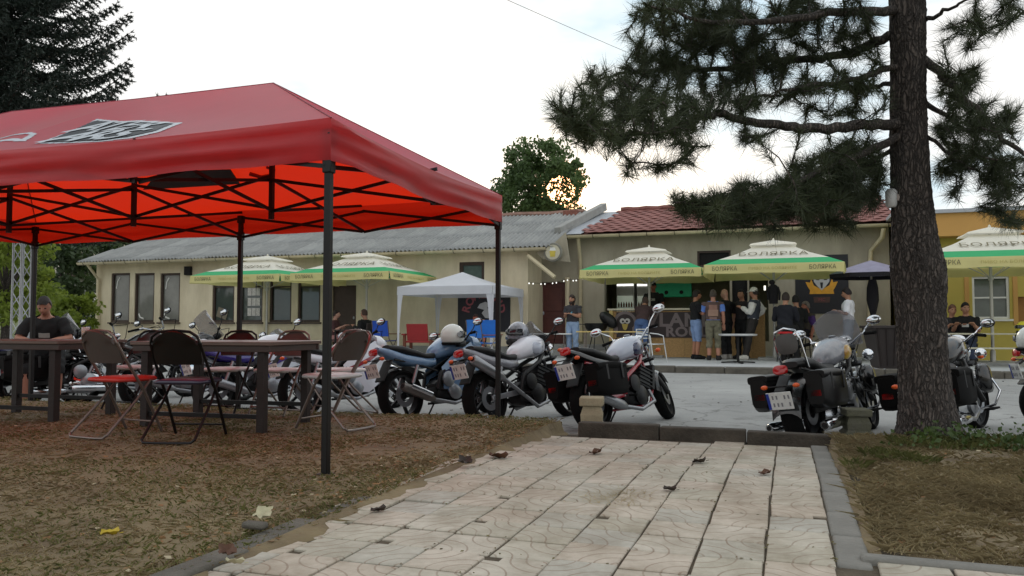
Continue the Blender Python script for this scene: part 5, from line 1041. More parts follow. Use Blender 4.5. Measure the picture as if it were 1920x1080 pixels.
# ------------------------------------------------------------------ people (local x right, y forward, z up)
HAIR = {}
def person(label, loc, yaw, sit=False, hgt=1.75, lean=0, head=(0, 0), armL=None, armR=None, legs=None, skin=C(176, 128, 104), hair=C(40, 30, 26), hair_kind='short', shirt=None, sleeve=.55, vest=None, pants=C(40, 40, 48), plen=1.0, shoes=C(30, 28, 28), print_=None, back_patch=None, beard=False, seat_z=.46, cap=None):
    s = hgt/1.75
    t = thing('person', label, 'person', loc, yaw); V3 = Vector
    pz = seat_z+.06 if sit else .94
    Rl = Matrix.Rotation(-R(lean), 3, 'X'); pel = V3((0, 0, pz)); up = lambda v: pel+Rl @ V3(v)
    spine = [up((0, 0, 0)), up((0, .005, .14)), up((0, .01, .34)), up((0, -.01, .50))]; neck = up((0, .01, .60)); hc = up((0, .04, .672))
    hy, hp = head; Rh = Matrix.Rotation(R(hy), 3, 'Z') @ Matrix.Rotation(R(hp), 3, 'X')
    mb = MB(); bones = []
    def tb(pts, rx, ry, frame=None):
        rows = []
        for i, p in enumerate(pts):
            d = (pts[min(i+1, len(pts)-1)]-pts[max(i-1, 0)]).normalized(); u = V3((1, 0, 0)); u = (u-d*u.dot(d))
            u = u.normalized() if u.length > .2 else ortho(d)[0]; v = d.cross(u); rows.append([p+u*math.cos(a)*rx[i]+v*math.sin(a)*ry[i] for a in np.linspace(0, 2*math.pi, 15)[:-1]])
        mb.grid(rows, True, True)
    tb([up((0, 0, -.10)), up((0, 0, -.02)), up((0, 0, .08)), up((0, .005, .18)), up((0, .01, .30)), up((0, .0, .40)), up((0, -.01, .47)), up((0, -.01, .52))], [.10, .165, .16, .15, .17, .185, .15, .06], [.09, .115, .11, .105, .12, .12, .09, .05])
    tb([up((0, -.012, .46)), up((0, .0, .56)), up((0, .015, .66))], [.065, .056, .055], [.065, .056, .055])
    bones.append((spine[0], spine[3], 'torso', .13)); bones.append((spine[3], hc, 'neck', .08))
    # head
    rows = []
    for i in range(13):
        th = math.pi*(i+.03)/12.06; z = -.125*math.cos(th); rr = math.sin(th); jaw = 1-.26*max(0, (-z-.02)/.105); row = []
        for k in range(18):
            a = 2*math.pi*k/18; x = .076*rr*math.cos(a)*jaw; y = .096*rr*math.sin(a)*(jaw if math.sin(a) < 0 else 1-.08*max(0, -z/.12)); y += (.012 if z < -.03 and math.sin(a) > .3 else 0)*rr; row.append(hc+Rh @ V3((x, y, z)))
        rows.append(row)
    mb.grid(rows, True, True); mb.ell(hc+Rh @ V3((0, .1, -.012)), (.016, .024, .03), 8, 6)
    for q in (-1, 1): mb.ell(hc+Rh @ V3((q*.078, -.005, -.005)), (.012, .022, .032), 8, 6)
    mb.ell(hc+Rh @ V3((0, .088, -.062)), (.026, .014, .012), 8, 6)
    def limb(pts, rad, labels):
        n = len(pts); P = []; RR = []
        for i in range(n-1):
            for k in range(4):
                f = k/4; P.append(pts[i].lerp(pts[i+1], f)); RR.append(rad[i]*(1-f)+rad[i+1]*f+(.008*math.sin(math.pi*f)))
            bones.append((pts[i], pts[i+1], labels[i], (rad[i]+rad[i+1])/2))
        P.append(pts[-1]); RR.append(rad[-1]); tb(P, RR, RR)
    hands = []
    for q, arm in ((-1, armL), (1, armR)):
        e_, w_ = arm or ((.05, -.03, -.28), (.06, .05, -.52)); sh = up((q*.185, -.01, .455)); el = sh+V3((q*e_[0], e_[1], e_[2])); wr = sh+V3((q*w_[0], w_[1], w_[2]))
        limb([sh, el, wr], [.058, .043, .03], ['uarm', 'farm']); d = (wr-el).normalized(); hands.append((wr, d, q))
    lg = legs or ((((.10, .03, .50-.94), (.11, -.02, .085-.94)),)*2 if not sit else (((.14, .42, -.0), (.14, .40, .085-pz)),)*2)
    for q, (k_, a_) in zip((-1, 1), lg):
        hp_ = V3((q*.092, 0, pz-.02)); kn = V3((q*k_[0], k_[1], pz+k_[2])); an = V3((q*a_[0], a_[1], pz+a_[2])); limb([hp_, kn, an], [.092, .06, .042], ['thigh', 'shin'])
        fd = V3((q*.03, .17, -.05)); toe = an+fd; tb([an+V3((0, -.05, -.045)), an+V3((0, .0, -.035)), an+fd*.6+V3((0, 0, -.01)), toe+V3((0, .02, .0))], [.034, .042, .045, .025], [.03, .045, .034, .018]); bones.append((an+V3((0, -.04, -.03)), toe, 'foot', .04))
    tmp = bpy.data.objects.new('tmp', mb.mesh('tmp')); COL.objects.link(tmp); m_ = tmp.modifiers.new('r', 'REMESH'); m_.mode = 'VOXEL'; m_.voxel_size = .0155; m2 = tmp.modifiers.new('s', 'SMOOTH'); m2.factor = .5; m2.iterations = 3
    bpy.context.view_layer.update(); ev = tmp.evaluated_get(bpy.context.evaluated_depsgraph_get()).to_mesh()
    nv = len(ev.vertices); co = np.zeros(nv*3); ev.vertices.foreach_get('co', co); co = co.reshape(-1, 3); no = np.zeros(nv*3); ev.vertices.foreach_get('normal', no); no = no.reshape(-1, 3)
    faces = [tuple(p.vertices) for p in ev.polygons]; tmp.evaluated_get(bpy.context.evaluated_depsgraph_get()).to_mesh_clear(); old = tmp.data; bpy.data.objects.remove(tmp); bpy.data.meshes.remove(old)
    cen = np.array([co[list(f)].mean(0) for f in faces]); best = np.full(len(cen), 9.); lab = np.zeros(len(cen), int); tt = np.zeros(len(cen))
    for i, (a, b, l_, r_) in enumerate(bones):
        a, b = np.array(a), np.array(b); d = b-a; u = np.clip(((cen-a) @ d)/(d @ d), 0, 1); dist = np.linalg.norm(cen-(a+u[:, None]*d), axis=1)-r_; m = dist < best; best[m] = dist[m]; lab[m] = i; tt[m] = u[m]
    names = np.array([b[2] for b in bones])[lab]
    skm = M('skin_%d_%d' % (int(skin[0]*999), int(skin[1]*999)), skin, .55, var=.08, scale=9)
    body = MB(); body.v = [tuple(c) for c in co]; body.f = list(faces)
    for wr, d, q in hands:   # palm, four fingers and a thumb
        side = d.cross(V3((0, 0, 1))); side = side.normalized() if side.length > .2 else V3((0, 1, 0)); nn = side.cross(d).normalized(); pc = wr+d*.05
        b0 = len(body.v); bb = MB(); bb.box(pc, (.075, .095, .03), Matrix((side, d, nn)).transposed())
        for k, ln in enumerate((.062, .075, .07, .055)):
            r0 = wr+d*.085+side*(-.028+.019*k); bb.tube([r0, r0+d*ln*.5-nn*.006, r0+d*ln*.85-nn*.03], [.0095, .0088, .007], 6)
        r0 = wr+d*.03+side*.036*(-q); bb.tube([r0, r0+side*.03*(-q)+d*.03, r0+side*.035*(-q)+d*.06-nn*.01], [.011, .01, .008], 6)
        body.v += bb.v; body.f += [tuple(i+b0 for i in f) for f in bb.f]
    me = body.build('body', skm, t, smooth=80); 
    def garment(nm, mask, off, mat):
        idx = np.nonzero(mask)[0]
        if len(idx) == 0: return
        used = {}; g = MB()
        for i in idx:
            fc = []
            for v in faces[i]:
                if v not in used:
                    used[v] = len(g.v); wob = .009*math.sin(co[v][2]*34+co[v][0]*29+2*math.sin(co[v][1]*12))+.007*math.sin(co[v][1]*47+co[v][2]*21+co[v][0]*33); g.v.append(tuple(co[v]+no[v]*(off+.004+max(-.005, wob*.7))))
                fc.append(used[v])
            g.f.append(tuple(fc))
        return g.build(nm, mat, t, smooth=80)
    def cm(key, c): return c if not isinstance(c, tuple) else M('cloth_%s_%d_%d_%d' % (key, int(c[0]*999), int(c[1]*999), int(c[2]*999)), c, .85, var=.14, scale=7, bump=.25, bscale=14)
    tor = names == 'torso'
    if shirt is not None: garment('shirt', (tor & (tt > .1) & (tt < .985)) | ((names == 'uarm') & (tt < sleeve*1.6)) | ((names == 'farm') & (tt < max(0, sleeve*1.6-1)*1.7)), .016, cm('s', shirt))
    garment('trousers', (tor & (tt < .2)) | (names == 'thigh') & (tt < plen*2.2) | ((names == 'shin') & (tt < max(0, plen*2-1))), .014 if shirt is None or plen < 1 else .013, cm('p', pants))
    if vest is not None: garment('vest', (tor & (tt > .12) & (tt < .96)) | ((names == 'uarm') & (tt < .12)), .03, cm('v', vest))
    for q in (-1, 1):
        sm_ = (names == 'foot') & (cen[:, 0]*q > 0); garment('shoe', sm_ | ((names == 'shin') & (tt > .93) & (cen[:, 0]*q > 0)), .016, cm('b', shoes))
    # hair
    hm = M('hair_%d_%d' % (int(hair[0]*999), int(hair[1]*999)), hair, .7, var=.3, scale=30, bump=.3, bscale=80)
    if hair_kind != 'bald':
        g = MB(); rows = []; lo = {'short': -.35, 'cap': -.1, 'long': -1.25}[hair_kind]
        for i in range(9):
            v = lo+(math.pi/2-.02-lo)*i/8; row = []
            for k in range(20):
                a = 2*math.pi*k/20; fr_ = math.sin(a); vv = max(v, .5+.08*math.sin(5*a)) if fr_ > .25 else (max(v, -.15) if fr_ > -.25 and hair_kind != 'long' else v)
                e = 1.15+.04*math.sin(7*a+5*v)+rnd.uniform(-.035, .035); z = .142*math.sin(max(-1.2, vv)) if vv > -.9 else -.12-.16*(-.9-vv)/.35; row.append(hc+Rh @ V3((.076*math.cos(vv if vv > -.9 else -.7)*math.cos(a)*e, .1*math.cos(vv if vv > -.9 else -.7)*math.sin(a)*e-.006, z)))
            rows.append(row)
        hm_ = g.grid(rows, True, True).build('hair', hm, t, smooth=70)
    if cap is not None:
        g = MB(); g.grid([[hc+Rh @ V3((.086*math.cos(v)*math.cos(a), .108*math.cos(v)*math.sin(a)-.004, .03+.115*math.sin(v))) for a in np.linspace(0, 2*math.pi, 19)[:-1]] for v in np.linspace(0, 1.5, 6)], True, True)
        c_ = g.build('cap', cm('c', cap), t, smooth=70); MB().sheet([[hc+Rh @ V3((x*.07, .09+y_*.075*(1-.5*x*x), .04-.015*y_)) for x in np.linspace(-1, 1, 7)] for y_ in (0, .5, 1)], .005).build('peak', cm('c', cap), c_)
    if beard: MB().ell(hc+Rh @ V3((0, .055, -.095)), (.058, .055, .05), 12, 8).build('beard', hm, t, smooth=70)
    for q in (-1, 1): MB().ell(hc+Rh @ V3((q*.031, .088, .012)), (.014, .009, .008), 8, 6).build('eye', m_dark, t)
    MB().ell(hc+Rh @ V3((0, .101, -.062)), (.024, .004, .006), 8, 6).build('mouth', M('lips', C(130, 72, 66), .5), t)
    if print_ is not None: MB().sheet([[up((x, .137+.02*(1-abs(x)/.1), z)) for x in (-.065, -.03, 0, .03, .065)] for z in (.27, .335)], .004).build('shirt_print', cm('pr', print_), t)
    if back_patch is not None:
        for z0, z1, w_, c in back_patch: MB().sheet([[up((x*w_, -.152-.016*(1-x*x), z)) for x in (1, .5, 0, -.5, -1)] for z in (z0, z1)], .004).build('vest_patch', cm('pt', c), t)
    t.scale = (s, s, s); return t
K = C(14, 14, 16); DENIM = C(92, 118, 158); LDEN = C(138, 160, 190); CROSS = ((.02, .1, -.26), (-.16, .22, -.18)); FOLD = ((.05, .02, -.27), (-.08, .24, -.2)); HOLD = ((.06, .05, -.27), (-.02, .27, -.14))
def on_pave(px, py): return at_z(px, py, .045)
def P(px, Y, z=.045): p = at_Y(px, 640, Y); return (p.x, Y, z)
person('long-haired bearded man in dark tee with cyan print and light jeans by the door', P(1074, 21.0), R(165), hair_kind='long', hair=C(52, 38, 32), beard=True, shirt=C(64, 66, 72), print_=C(120, 196, 222), vest=C(52, 50, 54), pants=LDEN, sleeve=.4, armL=FOLD, armR=FOLD, hgt=1.70)
person('man in black tee and short jeans with arms folded before the bar', P(1305, 21.0), R(-62), shirt=K, sleeve=.5, pants=C(126, 150, 190), plen=.52, shoes=K, armL=CROSS, armR=CROSS, hgt=1.78, hair=C(36, 28, 24), skin=C(172, 120, 92))
person('man seen from behind in patched brown leather vest over a blue shirt', P(1338, 20.5), R(4), shirt=C(96, 132, 206), sleeve=.45, vest=C(84, 66, 62), back_patch=[(.3, .42, .1, C(138, 104, 92)), (.14, .3, .12, C(150, 120, 104)), (.06, .12, .09, C(130, 104, 96))], pants=M('camouflage', C(92, 90, 74), .9, var=.35, scale=9, col2=C(130, 126, 104)), plen=.75, hgt=1.76, hair=C(70, 60, 52), armL=((.06, .12, -.25), (.02, .36, -.2)), skin=C(178, 126, 104))
person('bald man in black tee facing left behind the vest wearer', P(1362, 21.35), R(60), shirt=K, hair_kind='bald', pants=K, shoes=C(160, 156, 150), hgt=1.82, armL=HOLD, armR=((.08, .05, -.27), (.1, .2, -.42)), print_=C(120, 112, 104), skin=C(190, 142, 122))
person('dark-haired person in black standing behind the white-capped man', P(1392, 21.5), R(150), shirt=C(40, 34, 36), pants=K, hair=C(18, 16, 18), hgt=1.80, armL=HOLD)
person('man in white cap, white shirt and dark vest leaning on the bar end', P(1412, 20.95), R(78), shirt=C(214, 212, 206), sleeve=1.0, vest=C(58, 62, 72), pants=C(46, 42, 40), shoes=C(206, 202, 192), cap=C(220, 218, 210), lean=-6, hgt=1.82, armL=HOLD, armR=((.14, -.12, -.2), (.06, .05, -.36)), legs=(((.08, .08, -.44), (.07, .16, -.855)), ((.12, .14, -.44), (.14, .24, -.855))), print_=C(170, 168, 160))
person('barman in black tee and black cap behind the counter', P(1226, 23.2, .34), R(180), shirt=K, pants=K, cap=K, hgt=1.84, skin=C(150, 96, 78), armL=((.08, .06, -.26), (.02, .24, -.4)), armR=((.08, .06, -.26), (.02, .24, -.4)), print_=C(150, 148, 140))
person('customer in dark top and blue jeans bending over the bar counter', P(1203, 21.25), R(-8), lean=30, shirt=C(72, 54, 54), pants=C(70, 96, 140), hair=C(74, 56, 50), shoes=C(190, 190, 196), hgt=1.74, armL=((.04, .2, -.2), (-.02, .4, -.12)), armR=((.04, .2, -.2), (-.02, .4, -.12)), legs=(((.1, .04, -.44), (.12, -.12, -.855)), ((.1, .06, -.44), (.12, .02, -.855))))
st_h = .70
person('man in navy jacket sitting on a red stool with his back to the camera', P(1472, 20.1), R(-14), sit=True, seat_z=st_h, shirt=C(16, 18, 28), sleeve=1.0, pants=K, hair=C(52, 40, 36), lean=8, hgt=1.86, armL=HOLD, armR=HOLD)
person('dark-haired person in black sitting beside the navy-jacketed man', P(1494, 20.9), R(20), sit=True, seat_z=st_h, shirt=K, sleeve=1.0, pants=K, hair=C(20, 18, 20), hgt=1.8, armL=HOLD, armR=HOLD)
person('grey-haired man in purple shirt sitting by the black poster', P(1514, 21.6), R(120), sit=True, seat_z=.6, shirt=C(76, 46, 110), vest=C(70, 62, 54), pants=K, hair=C(120, 110, 104), skin=C(166, 106, 84), hgt=1.76)
person('woman in white tee with dark tied hair standing right of the bar', P(1592, 20.6), R(78), shirt=C(226, 226, 232), pants=C(150, 160, 172), hair=C(34, 24, 26), hgt=1.76, armL=FOLD, armR=((.06, -.04, -.26), (.02, .14, -.4)), head=(0, -12), shoes=C(200, 200, 200))
person('man in black tee sitting at the right-hand trestle table by the yellow helmet', P(1812, 20.35), R(165), sit=True, shirt=K, pants=C(60, 70, 92), hair=C(26, 20, 20), print_=C(196, 196, 196), head=(20, 0), hgt=1.82, armL=HOLD, armR=HOLD)
person('man sitting at the trestle table half hidden by the pine trunk', P(1786, 20.5), R(190), sit=True, shirt=C(40, 38, 42), pants=C(60, 62, 70), hair=C(120, 84, 70), print_=C(170, 170, 170), hgt=1.76, armL=HOLD, armR=HOLD)
person('man in printed black tee sitting bent over among the motorbikes at the left', (-9.46, 8.22, road_z(8.22)), R(216), sit=True, seat_z=.68, shirt=C(14, 15, 17), print_=C(150, 150, 146), pants=K, plen=.5, hair=C(34, 28, 26), lean=22, head=(0, -28), hgt=1.76, skin=C(160, 112, 92), armL=((.12, .1, -.24), (-.08, .3, -.28)), armR=((.12, .1, -.24), (-.08, .3, -.28)), legs=(((.2, .38, -.2), (.18, .34, .085-.74)), ((.2, .38, -.2), (.18, .34, .085-.74))))
person('person in maroon top sitting at a pavement table behind the tent pole', P(628, 20.6), R(-75), sit=True, shirt=C(74, 44, 46), pants=C(170, 120, 116), plen=.5, hair=C(44, 32, 30), skin=C(198, 150, 132), hgt=1.74, armL=HOLD, armR=HOLD)
person('person in black sitting opposite at the pavement table left of the gazebo', P(684, 20.4), R(80), sit=True, shirt=K, sleeve=1., pants=K, hair=C(70, 48, 40), hgt=1.76, armL=HOLD, armR=HOLD)
person('person with ruddy face sitting low under the gazebo before the bird poster', P(893, 20.6), R(170), sit=True, seat_z=.34, shirt=C(84, 74, 64), pants=K, hair=C(60, 40, 34), skin=C(170, 92, 70), hgt=1.7)
def stool(px, Y, h, label, mat):
    p = P(px, Y); t = thing('bar_stool', label, 'stool', p, R(20)); MB().lathe([(.02, h-.04), (.17, h-.04), (.19, h-.01), (.17, h+.01), (.02, h+.015)], n=18).build('seat', mat, t)
    for k in range(4): a = k*math.pi/2; MB().tube([(.1*math.cos(a), .1*math.sin(a), h-.03), (.2*math.cos(a), .2*math.sin(a), 0)], .013, 6).build('leg', m_blk, t)
    MB().lathe([(.155, -.008), (.17, 0), (.155, .008)], (0, 0, .25), n=18).build('foot_ring', m_chr, t)
stool(1472, 20.1, st_h, 'red-topped bar stool under the navy-jacketed man', m_rv2); stool(1494, 20.9, st_h, 'dark bar stool under the person in black by the bar', m_bv); stool(1514, 21.6, .6, 'bar stool under the grey-haired man', m_bv)
def small_chair(px, Y, rz, z_, label): 
    t = thing('plastic_chair', label, 'chair', P(px, Y), rz); mt = M('chair_dark', C(52, 44, 42), .5)
    MB().box((0, 0, z_-.02), (.44, .42, .03)).build('seat', mt, t, bevel=.01); MB().box((0, -.21, z_+.25), (.42, .03, .44), Matrix.Rotation(.15, 3, 'X')).build('backrest', mt, t, bevel=.01)
    for x in (-.19, .19):
        for y in (-.18, .18): MB().box((x, y, z_/2-.02), (.035, .035, z_-.03)).build('leg', mt, t)
small_chair(628, 20.6, R(-75), .46, 'dark chair under the person in the maroon top'); small_chair(684, 20.4, R(80), .46, 'dark chair under the person in black near the gazebo'); small_chair(893, 20.6, R(170), .34, 'low dark chair under the person before the bird poster')
small_chair(1812, 20.35, R(165), .46, 'dark chair under the man by the yellow helmet'); small_chair(1786, 20.5, R(190), .46, 'dark chair under the man half hidden by the trunk')
p = P(656, 20.5); t = thing('pavement_table', 'dark square table between the two seated people left of the gazebo', 'table', p); MB().box((0, 0, .73), (.7, .7, .03)).build('table_top', M('chair_dark'), t, bevel=.006)
for x in (-.3, .3):
    for y in (-.3, .3): MB().box((x, y, .36), (.04, .04, .71)).build('leg', m_blk, t)
# dark jacket hanging on the middle umbrella pole
c = at_Y(1450, 547, 21.1); jk = thing('hanging_jacket', 'black jacket and cap hanging on the middle umbrella pole', 'jacket', c); jk.scale = (.5, .6, .72)
rows = [[(w_*math.cos(a)*(1+.15*math.sin(3*a)), -.05+.1*math.sin(a), z_) for a in np.linspace(0, 2*math.pi, 15)[:-1]] for z_, w_ in ((-.42, .2), (-.2, .22), (.05, .24), (.2, .2), (.26, .08))]; MB().grid(rows, True, True).build('body', m_dc, jk, smooth=70)
MB().tube([(.2, -.05, .15), (.3, -.06, -.05), (.28, -.08, -.3)], [.07, .06, .05], 8).build('sleeve', m_dc, jk); MB().tube([(-.2, -.05, .15), (-.28, -.06, -.05), (-.26, -.08, -.28)], [.07, .06, .05], 8).build('sleeve', m_dc, jk); MB().ell((-.06, -.06, .33), (.15, .1, .09), 12, 8).build('cap', m_dc, jk)
# ------------------------------------------------------------------ vegetation
rng = np.random.default_rng(11)
def unit(v): return v/np.maximum(1e-9, np.linalg.norm(v, axis=-1, keepdims=True))
def needles(P, D, ln, wd, spread, per, back=.0):
    """thin triangles: per needle at points P around direction D"""
    n = len(P); P = np.repeat(P, per, 0); D = np.repeat(unit(D), per, 0)
    d = unit(D*(1-spread)+rng.normal(size=(n*per, 3))*spread); L_ = ln*(rng.uniform(.65, 1.1, (n*per, 1))); b = P-D*back*rng.uniform(0, 1, (n*per, 1)); s = unit(np.cross(d, rng.normal(size=(n*per, 3))))*wd
    V = np.stack([b-s, b+s, b+d*L_], 1).reshape(-1, 3); return V, np.arange(len(V)).reshape(-1, 3)
def leaf_mat(key, c, c2, tr=.35, scale=.8):
    return M(key, c, .6, var=.25, scale=scale, translucent=tr, col2=c2)
# ---- pine on the right
def bark_mat():
    m = bpy.data.materials.new('pine_bark'); m.use_nodes = True; n = m.node_tree.nodes; l = m.node_tree.links.new; p = n['Principled BSDF']; p.inputs['Roughness'].default_value = .95
    t = n.new('ShaderNodeTexCoord'); mp_ = n.new('ShaderNodeMapping'); mp_.inputs['Scale'].default_value = (8, 8, 1.6); nz_ = n.new('ShaderNodeTexNoise'); nz_.inputs['Scale'].default_value = 5; nz_.inputs['Detail'].default_value = 6
    ad = n.new('ShaderNodeMix'); ad.data_type = 'RGBA'; ad.blend_type = 'ADD'; ad.inputs[0].default_value = 2.2; l(t.outputs['Object'], mp_.inputs[0]); l(t.outputs['Object'], nz_.inputs[0]); l(mp_.outputs[0], ad.inputs[6]); l(nz_.outputs['Color'], ad.inputs[7])
    vo = n.new('ShaderNodeTexVoronoi'); vo.feature = 'DISTANCE_TO_EDGE'; l(ad.outputs[2], vo.inputs['Vector']); vc = n.new('ShaderNodeTexVoronoi'); l(ad.outputs[2], vc.inputs['Vector'])
    r = n.new('ShaderNodeValToRGB'); e = r.color_ramp.elements; e[0].position = .0; e[0].color = C(48, 39, 34)+(1,); e[1].position = .34; e[1].color = C(96, 78, 66)+(1,); l(vo.outputs['Distance'], r.inputs[0])
    hs = n.new('ShaderNodeMix'); hs.data_type = 'RGBA'; hs.blend_type = 'MULTIPLY'; hs.inputs[0].default_value = .6; l(r.outputs[0], hs.inputs[6]); rv = n.new('ShaderNodeValToRGB'); rv.color_ramp.elements[0].position = .3; rv.color_ramp.elements[0].color = (.45, .43, .42, 1); rv.color_ramp.elements[1].position = .7; rv.color_ramp.elements[1].color = (1, .97, .93, 1); nb_ = n.new('ShaderNodeTexNoise'); nb_.inputs['Scale'].default_value = 9; nb_.inputs['Detail'].default_value = 8; l(t.outputs['Object'], nb_.inputs[0]); l(nb_.outputs[0], rv.inputs[0]); l(rv.outputs[0], hs.inputs[7])
    h2 = n.new('ShaderNodeHueSaturation'); h2.inputs['Saturation'].default_value = .5; h2.inputs['Value'].default_value = 1.25; l(hs.outputs[2], h2.inputs['Color']); l(h2.outputs[0], p.inputs['Base Color'])
    bu = n.new('ShaderNodeBump'); bu.inputs['Distance'].default_value = .05; bu.inputs['Strength'].default_value = 1; sm_ = n.new('ShaderNodeMath'); sm_.operation = 'ADD'; mn = n.new('ShaderNodeMath'); mn.operation = 'MINIMUM'; mn.inputs[1].default_value = .25; l(vo.outputs['Distance'], mn.inputs[0])
    n3 = n.new('ShaderNodeTexNoise'); n3.inputs['Scale'].default_value = 60; n3.inputs['Detail'].default_value = 6; l(t.outputs['Object'], n3.inputs[0]); ms = n.new('ShaderNodeMath'); ms.operation = 'MULTIPLY'; ms.inputs[1].default_value = .14; l(n3.outputs[0], ms.inputs[0]); l(mn.outputs[0], sm_.inputs[0]); l(ms.outputs[0], sm_.inputs[1]); l(sm_.outputs[0], bu.inputs['Height']); l(bu.outputs[0], p.inputs['Normal']); return m
m_bark = bark_mat(); m_needle = leaf_mat('pine_needles', C(46, 56, 40), C(74, 84, 54), .3)
pd = 6.35
def pp(px, py, dd=0): return at_d(px, py, pd+dd)
base = at_z(1742, 822, 0.); pine = thing('pine_tree', 'big pine with thick bare trunk and drooping needle boughs on the right', 'tree', (base.x, base.y, -.02)); pinv = -Vector(pine.location)
prof_ = [(1744, 838, .27), (1742, 800, .215), (1736, 740, .195), (1728, 650, .182), (1722, 560, .18), (1717, 500, .192), (1713, 440, .168), (1711, 380, .152), (1708, 300, .14), (1704, 200, .132), (1702, 100, .13), (1700, 0, .13), (1694, -120, .13), (1690, -300, .11), (1686, -600, .08), (1684, -900, .03)]
mb = MB(); rows = []
cl = [(Vector((0, 0, 0))+at_d(x, y, pd), r_) for x, y, r_ in prof_]; fine = []
for i in range(len(cl)-1):
    for k in range(18): fine.append((cl[i][0].lerp(cl[i+1][0], k/18), cl[i][1]*(1-k/18)+cl[i+1][1]*k/18))
for i, (p, r_) in enumerate(fine):
    row = []
    for k in range(84):
        a = 2*math.pi*k/84; z = p.z; lump = .05*math.sin(3*a+z*2.1)+.045*math.sin(5*a-z*3.7+1)+.06*math.exp(-((z-1.25)/.18)**2)*(1+.6*math.cos(a-1))
        fis = abs(math.sin(a*9+1.6*math.sin(z*5)+.8*math.sin(z*13+a*3))); pl = abs(math.sin(z*9+2*math.sin(a*4)+a*2))
        rr_ = r_*(1+lump-.09*(1-fis)**3-.05*(1-pl)**4)+(.05*max(0, .25-z)*(1+math.cos(4*a)) if z < .25 else 0)+rng.normal()*.0022
        row.append(p+pinv+Vector((math.cos(a)*rr_, math.sin(a)*rr_, 0)))
    rows.append(row)
trunk = mb.grid(rows, True, True).build('trunk', m_bark, pine, smooth=80)
branches = [
 ([(1690, 232, 0), (1600, 236, -.3), (1500, 241, -.5), (1420, 230, -.6), (1345, 211, -.7), (1285, 232, -.8), (1220, 250, -.9), (1140, 252, -1.), (1060, 238, -1.1)], .045),
 ([(1690, 60, 0), (1620, 90, .2), (1540, 112, .3), (1450, 112, .3), (1350, 130, .2), (1250, 130, .2), (1160, 138, .1), (1080, 165, .1)], .042),
 ([(1690, 20, 0), (1580, 20, -.4), (1450, 40, -.7), (1320, 40, -.9), (1220, 12, -1.)], .04), ([(1690, 125, 0), (1590, 150, -.2), (1480, 168, -.4), (1390, 190, -.5)], .028), ([(1695, 150, 0), (1620, 168, .4), (1540, 160, .7), (1450, 180, .9)], .022),
 ([(1690, 255, 0), (1610, 290, -.3), (1540, 322, -.5), (1450, 362, -.7), (1350, 388, -.9), (1262, 380, -1.)], .034), ([(1690, 270, 0), (1620, 310, .3), (1560, 345, .5), (1480, 370, .6)], .022),
 ([(1730, 110, 0), (1775, 150, -.2), (1830, 205, -.4), (1880, 262, -.5), (1940, 300, -.6), (2010, 330, -.7)], .036), ([(1730, 40, 0), (1790, 10, -.3), (1860, -20, -.5)], .02), ([(1735, 190, 0), (1790, 230, .4), (1850, 270, .6), (1930, 360, .7)], .022), ([(1735, 250, 0), (1790, 300, -.2), (1850, 330, -.3), (1910, 350, -.4)], .016),
 ([(1695, -60, 0), (1560, -70, .2), (1400, -60, .3), (1250, -30, .3)], .045), ([(1695, -160, 0), (1850, -120, 0), (2000, -60, 0)], .04), ([(1690, -200, 0), (1550, -180, -1.2), (1480, -120, -2.)], .03), ([(1700, -200, 0), (1760, -180, 1.2), (1800, -150, 2.)], .03)]
nodes = []; mb = MB()
for pts, r_ in branches:
    P3 = [pp(*p) for p in pts]; sm = []
    for i in range(len(P3)-1):
        for k in range(6):
            f = k/6; q = P3[i].lerp(P3[i+1], f); sm.append(q+Vector(rng.normal(size=3)*.008))
    sm.append(P3[-1]); n = len(sm); rs = [r_*(1-.82*i/(n-1)) for i in range(n)]
    MB().tube([p+pinv for p in sm], rs, 8).build('limb', m_bark, pine, smooth=70)
    nodes += [tuple(p) for p in sm[4:]]
clouds = [(1085, 205, 55, 45, 30, -1), (1130, 245, 60, 30, 26, -1), (1175, 160, 80, 55, 46, 0), (1250, 215, 90, 45, 50, -.8), (1240, 90, 80, 60, 42, 0), (1300, 20, 110, 50, 60, -.5), (1330, 110, 100, 60, 56, .1), (1290, 260, 40, 22, 10, -.8), (1420, 60, 120, 70, 80, 0), (1430, 160, 90, 45, 40, 0), (1540, 40, 100, 60, 52, 0), (1590, 110, 70, 60, 26, 0), (1560, 180, 80, 40, 22, .1), (1620, 200, 50, 40, 12, 0), (1370, 190, 60, 25, 16, -.6),
 (1180, 318, 16, 14, 4, -.9), (1243, 312, 14, 14, 4, -.8), (1290, 300, 18, 12, 4, -.8), (1395, 256, 14, 12, 4, -.6), (1425, 262, 14, 14, 5, -.6), (1500, 248, 14, 10, 3, -.5),
 (1600, 290, 60, 35, 44, 0), (1550, 330, 80, 40, 66, -.2), (1450, 376, 105, 38, 96, -.6), (1350, 394, 75, 28, 50, -.8), (1620, 350, 50, 50, 44, .2), (1530, 392, 75, 32, 42, -.2), (1275, 378, 30, 10, 6, -.9), (1445, 425, 12, 10, 3, -.5), (1590, 425, 12, 12, 3, 0),
 (1785, 90, 40, 60, 10, -.2), (1840, 30, 60, 40, 14, -.3), (1800, 200, 50, 60, 26, -.1), (1870, 220, 50, 40, 26, -.4), (1840, 140, 50, 25, 9, -.2), (1830, 290, 60, 40, 30, 0), (1890, 330, 50, 40, 28, -.3), (1790, 330, 40, 40, 14, 0), (1900, 420, 20, 14, 8, .5), (1860, 380, 30, 20, 8, .3), (1780, 250, 30, 30, 10, .1), (1900, 15, 25, 18, 6, -.4),
 (1350, -70, 250, 60, 120, 0), (1800, -90, 140, 60, 60, 0), (1560, -140, 120, 60, 70, -1.2), (1760, -150, 80, 50, 40, 1.2)]
T_ = []
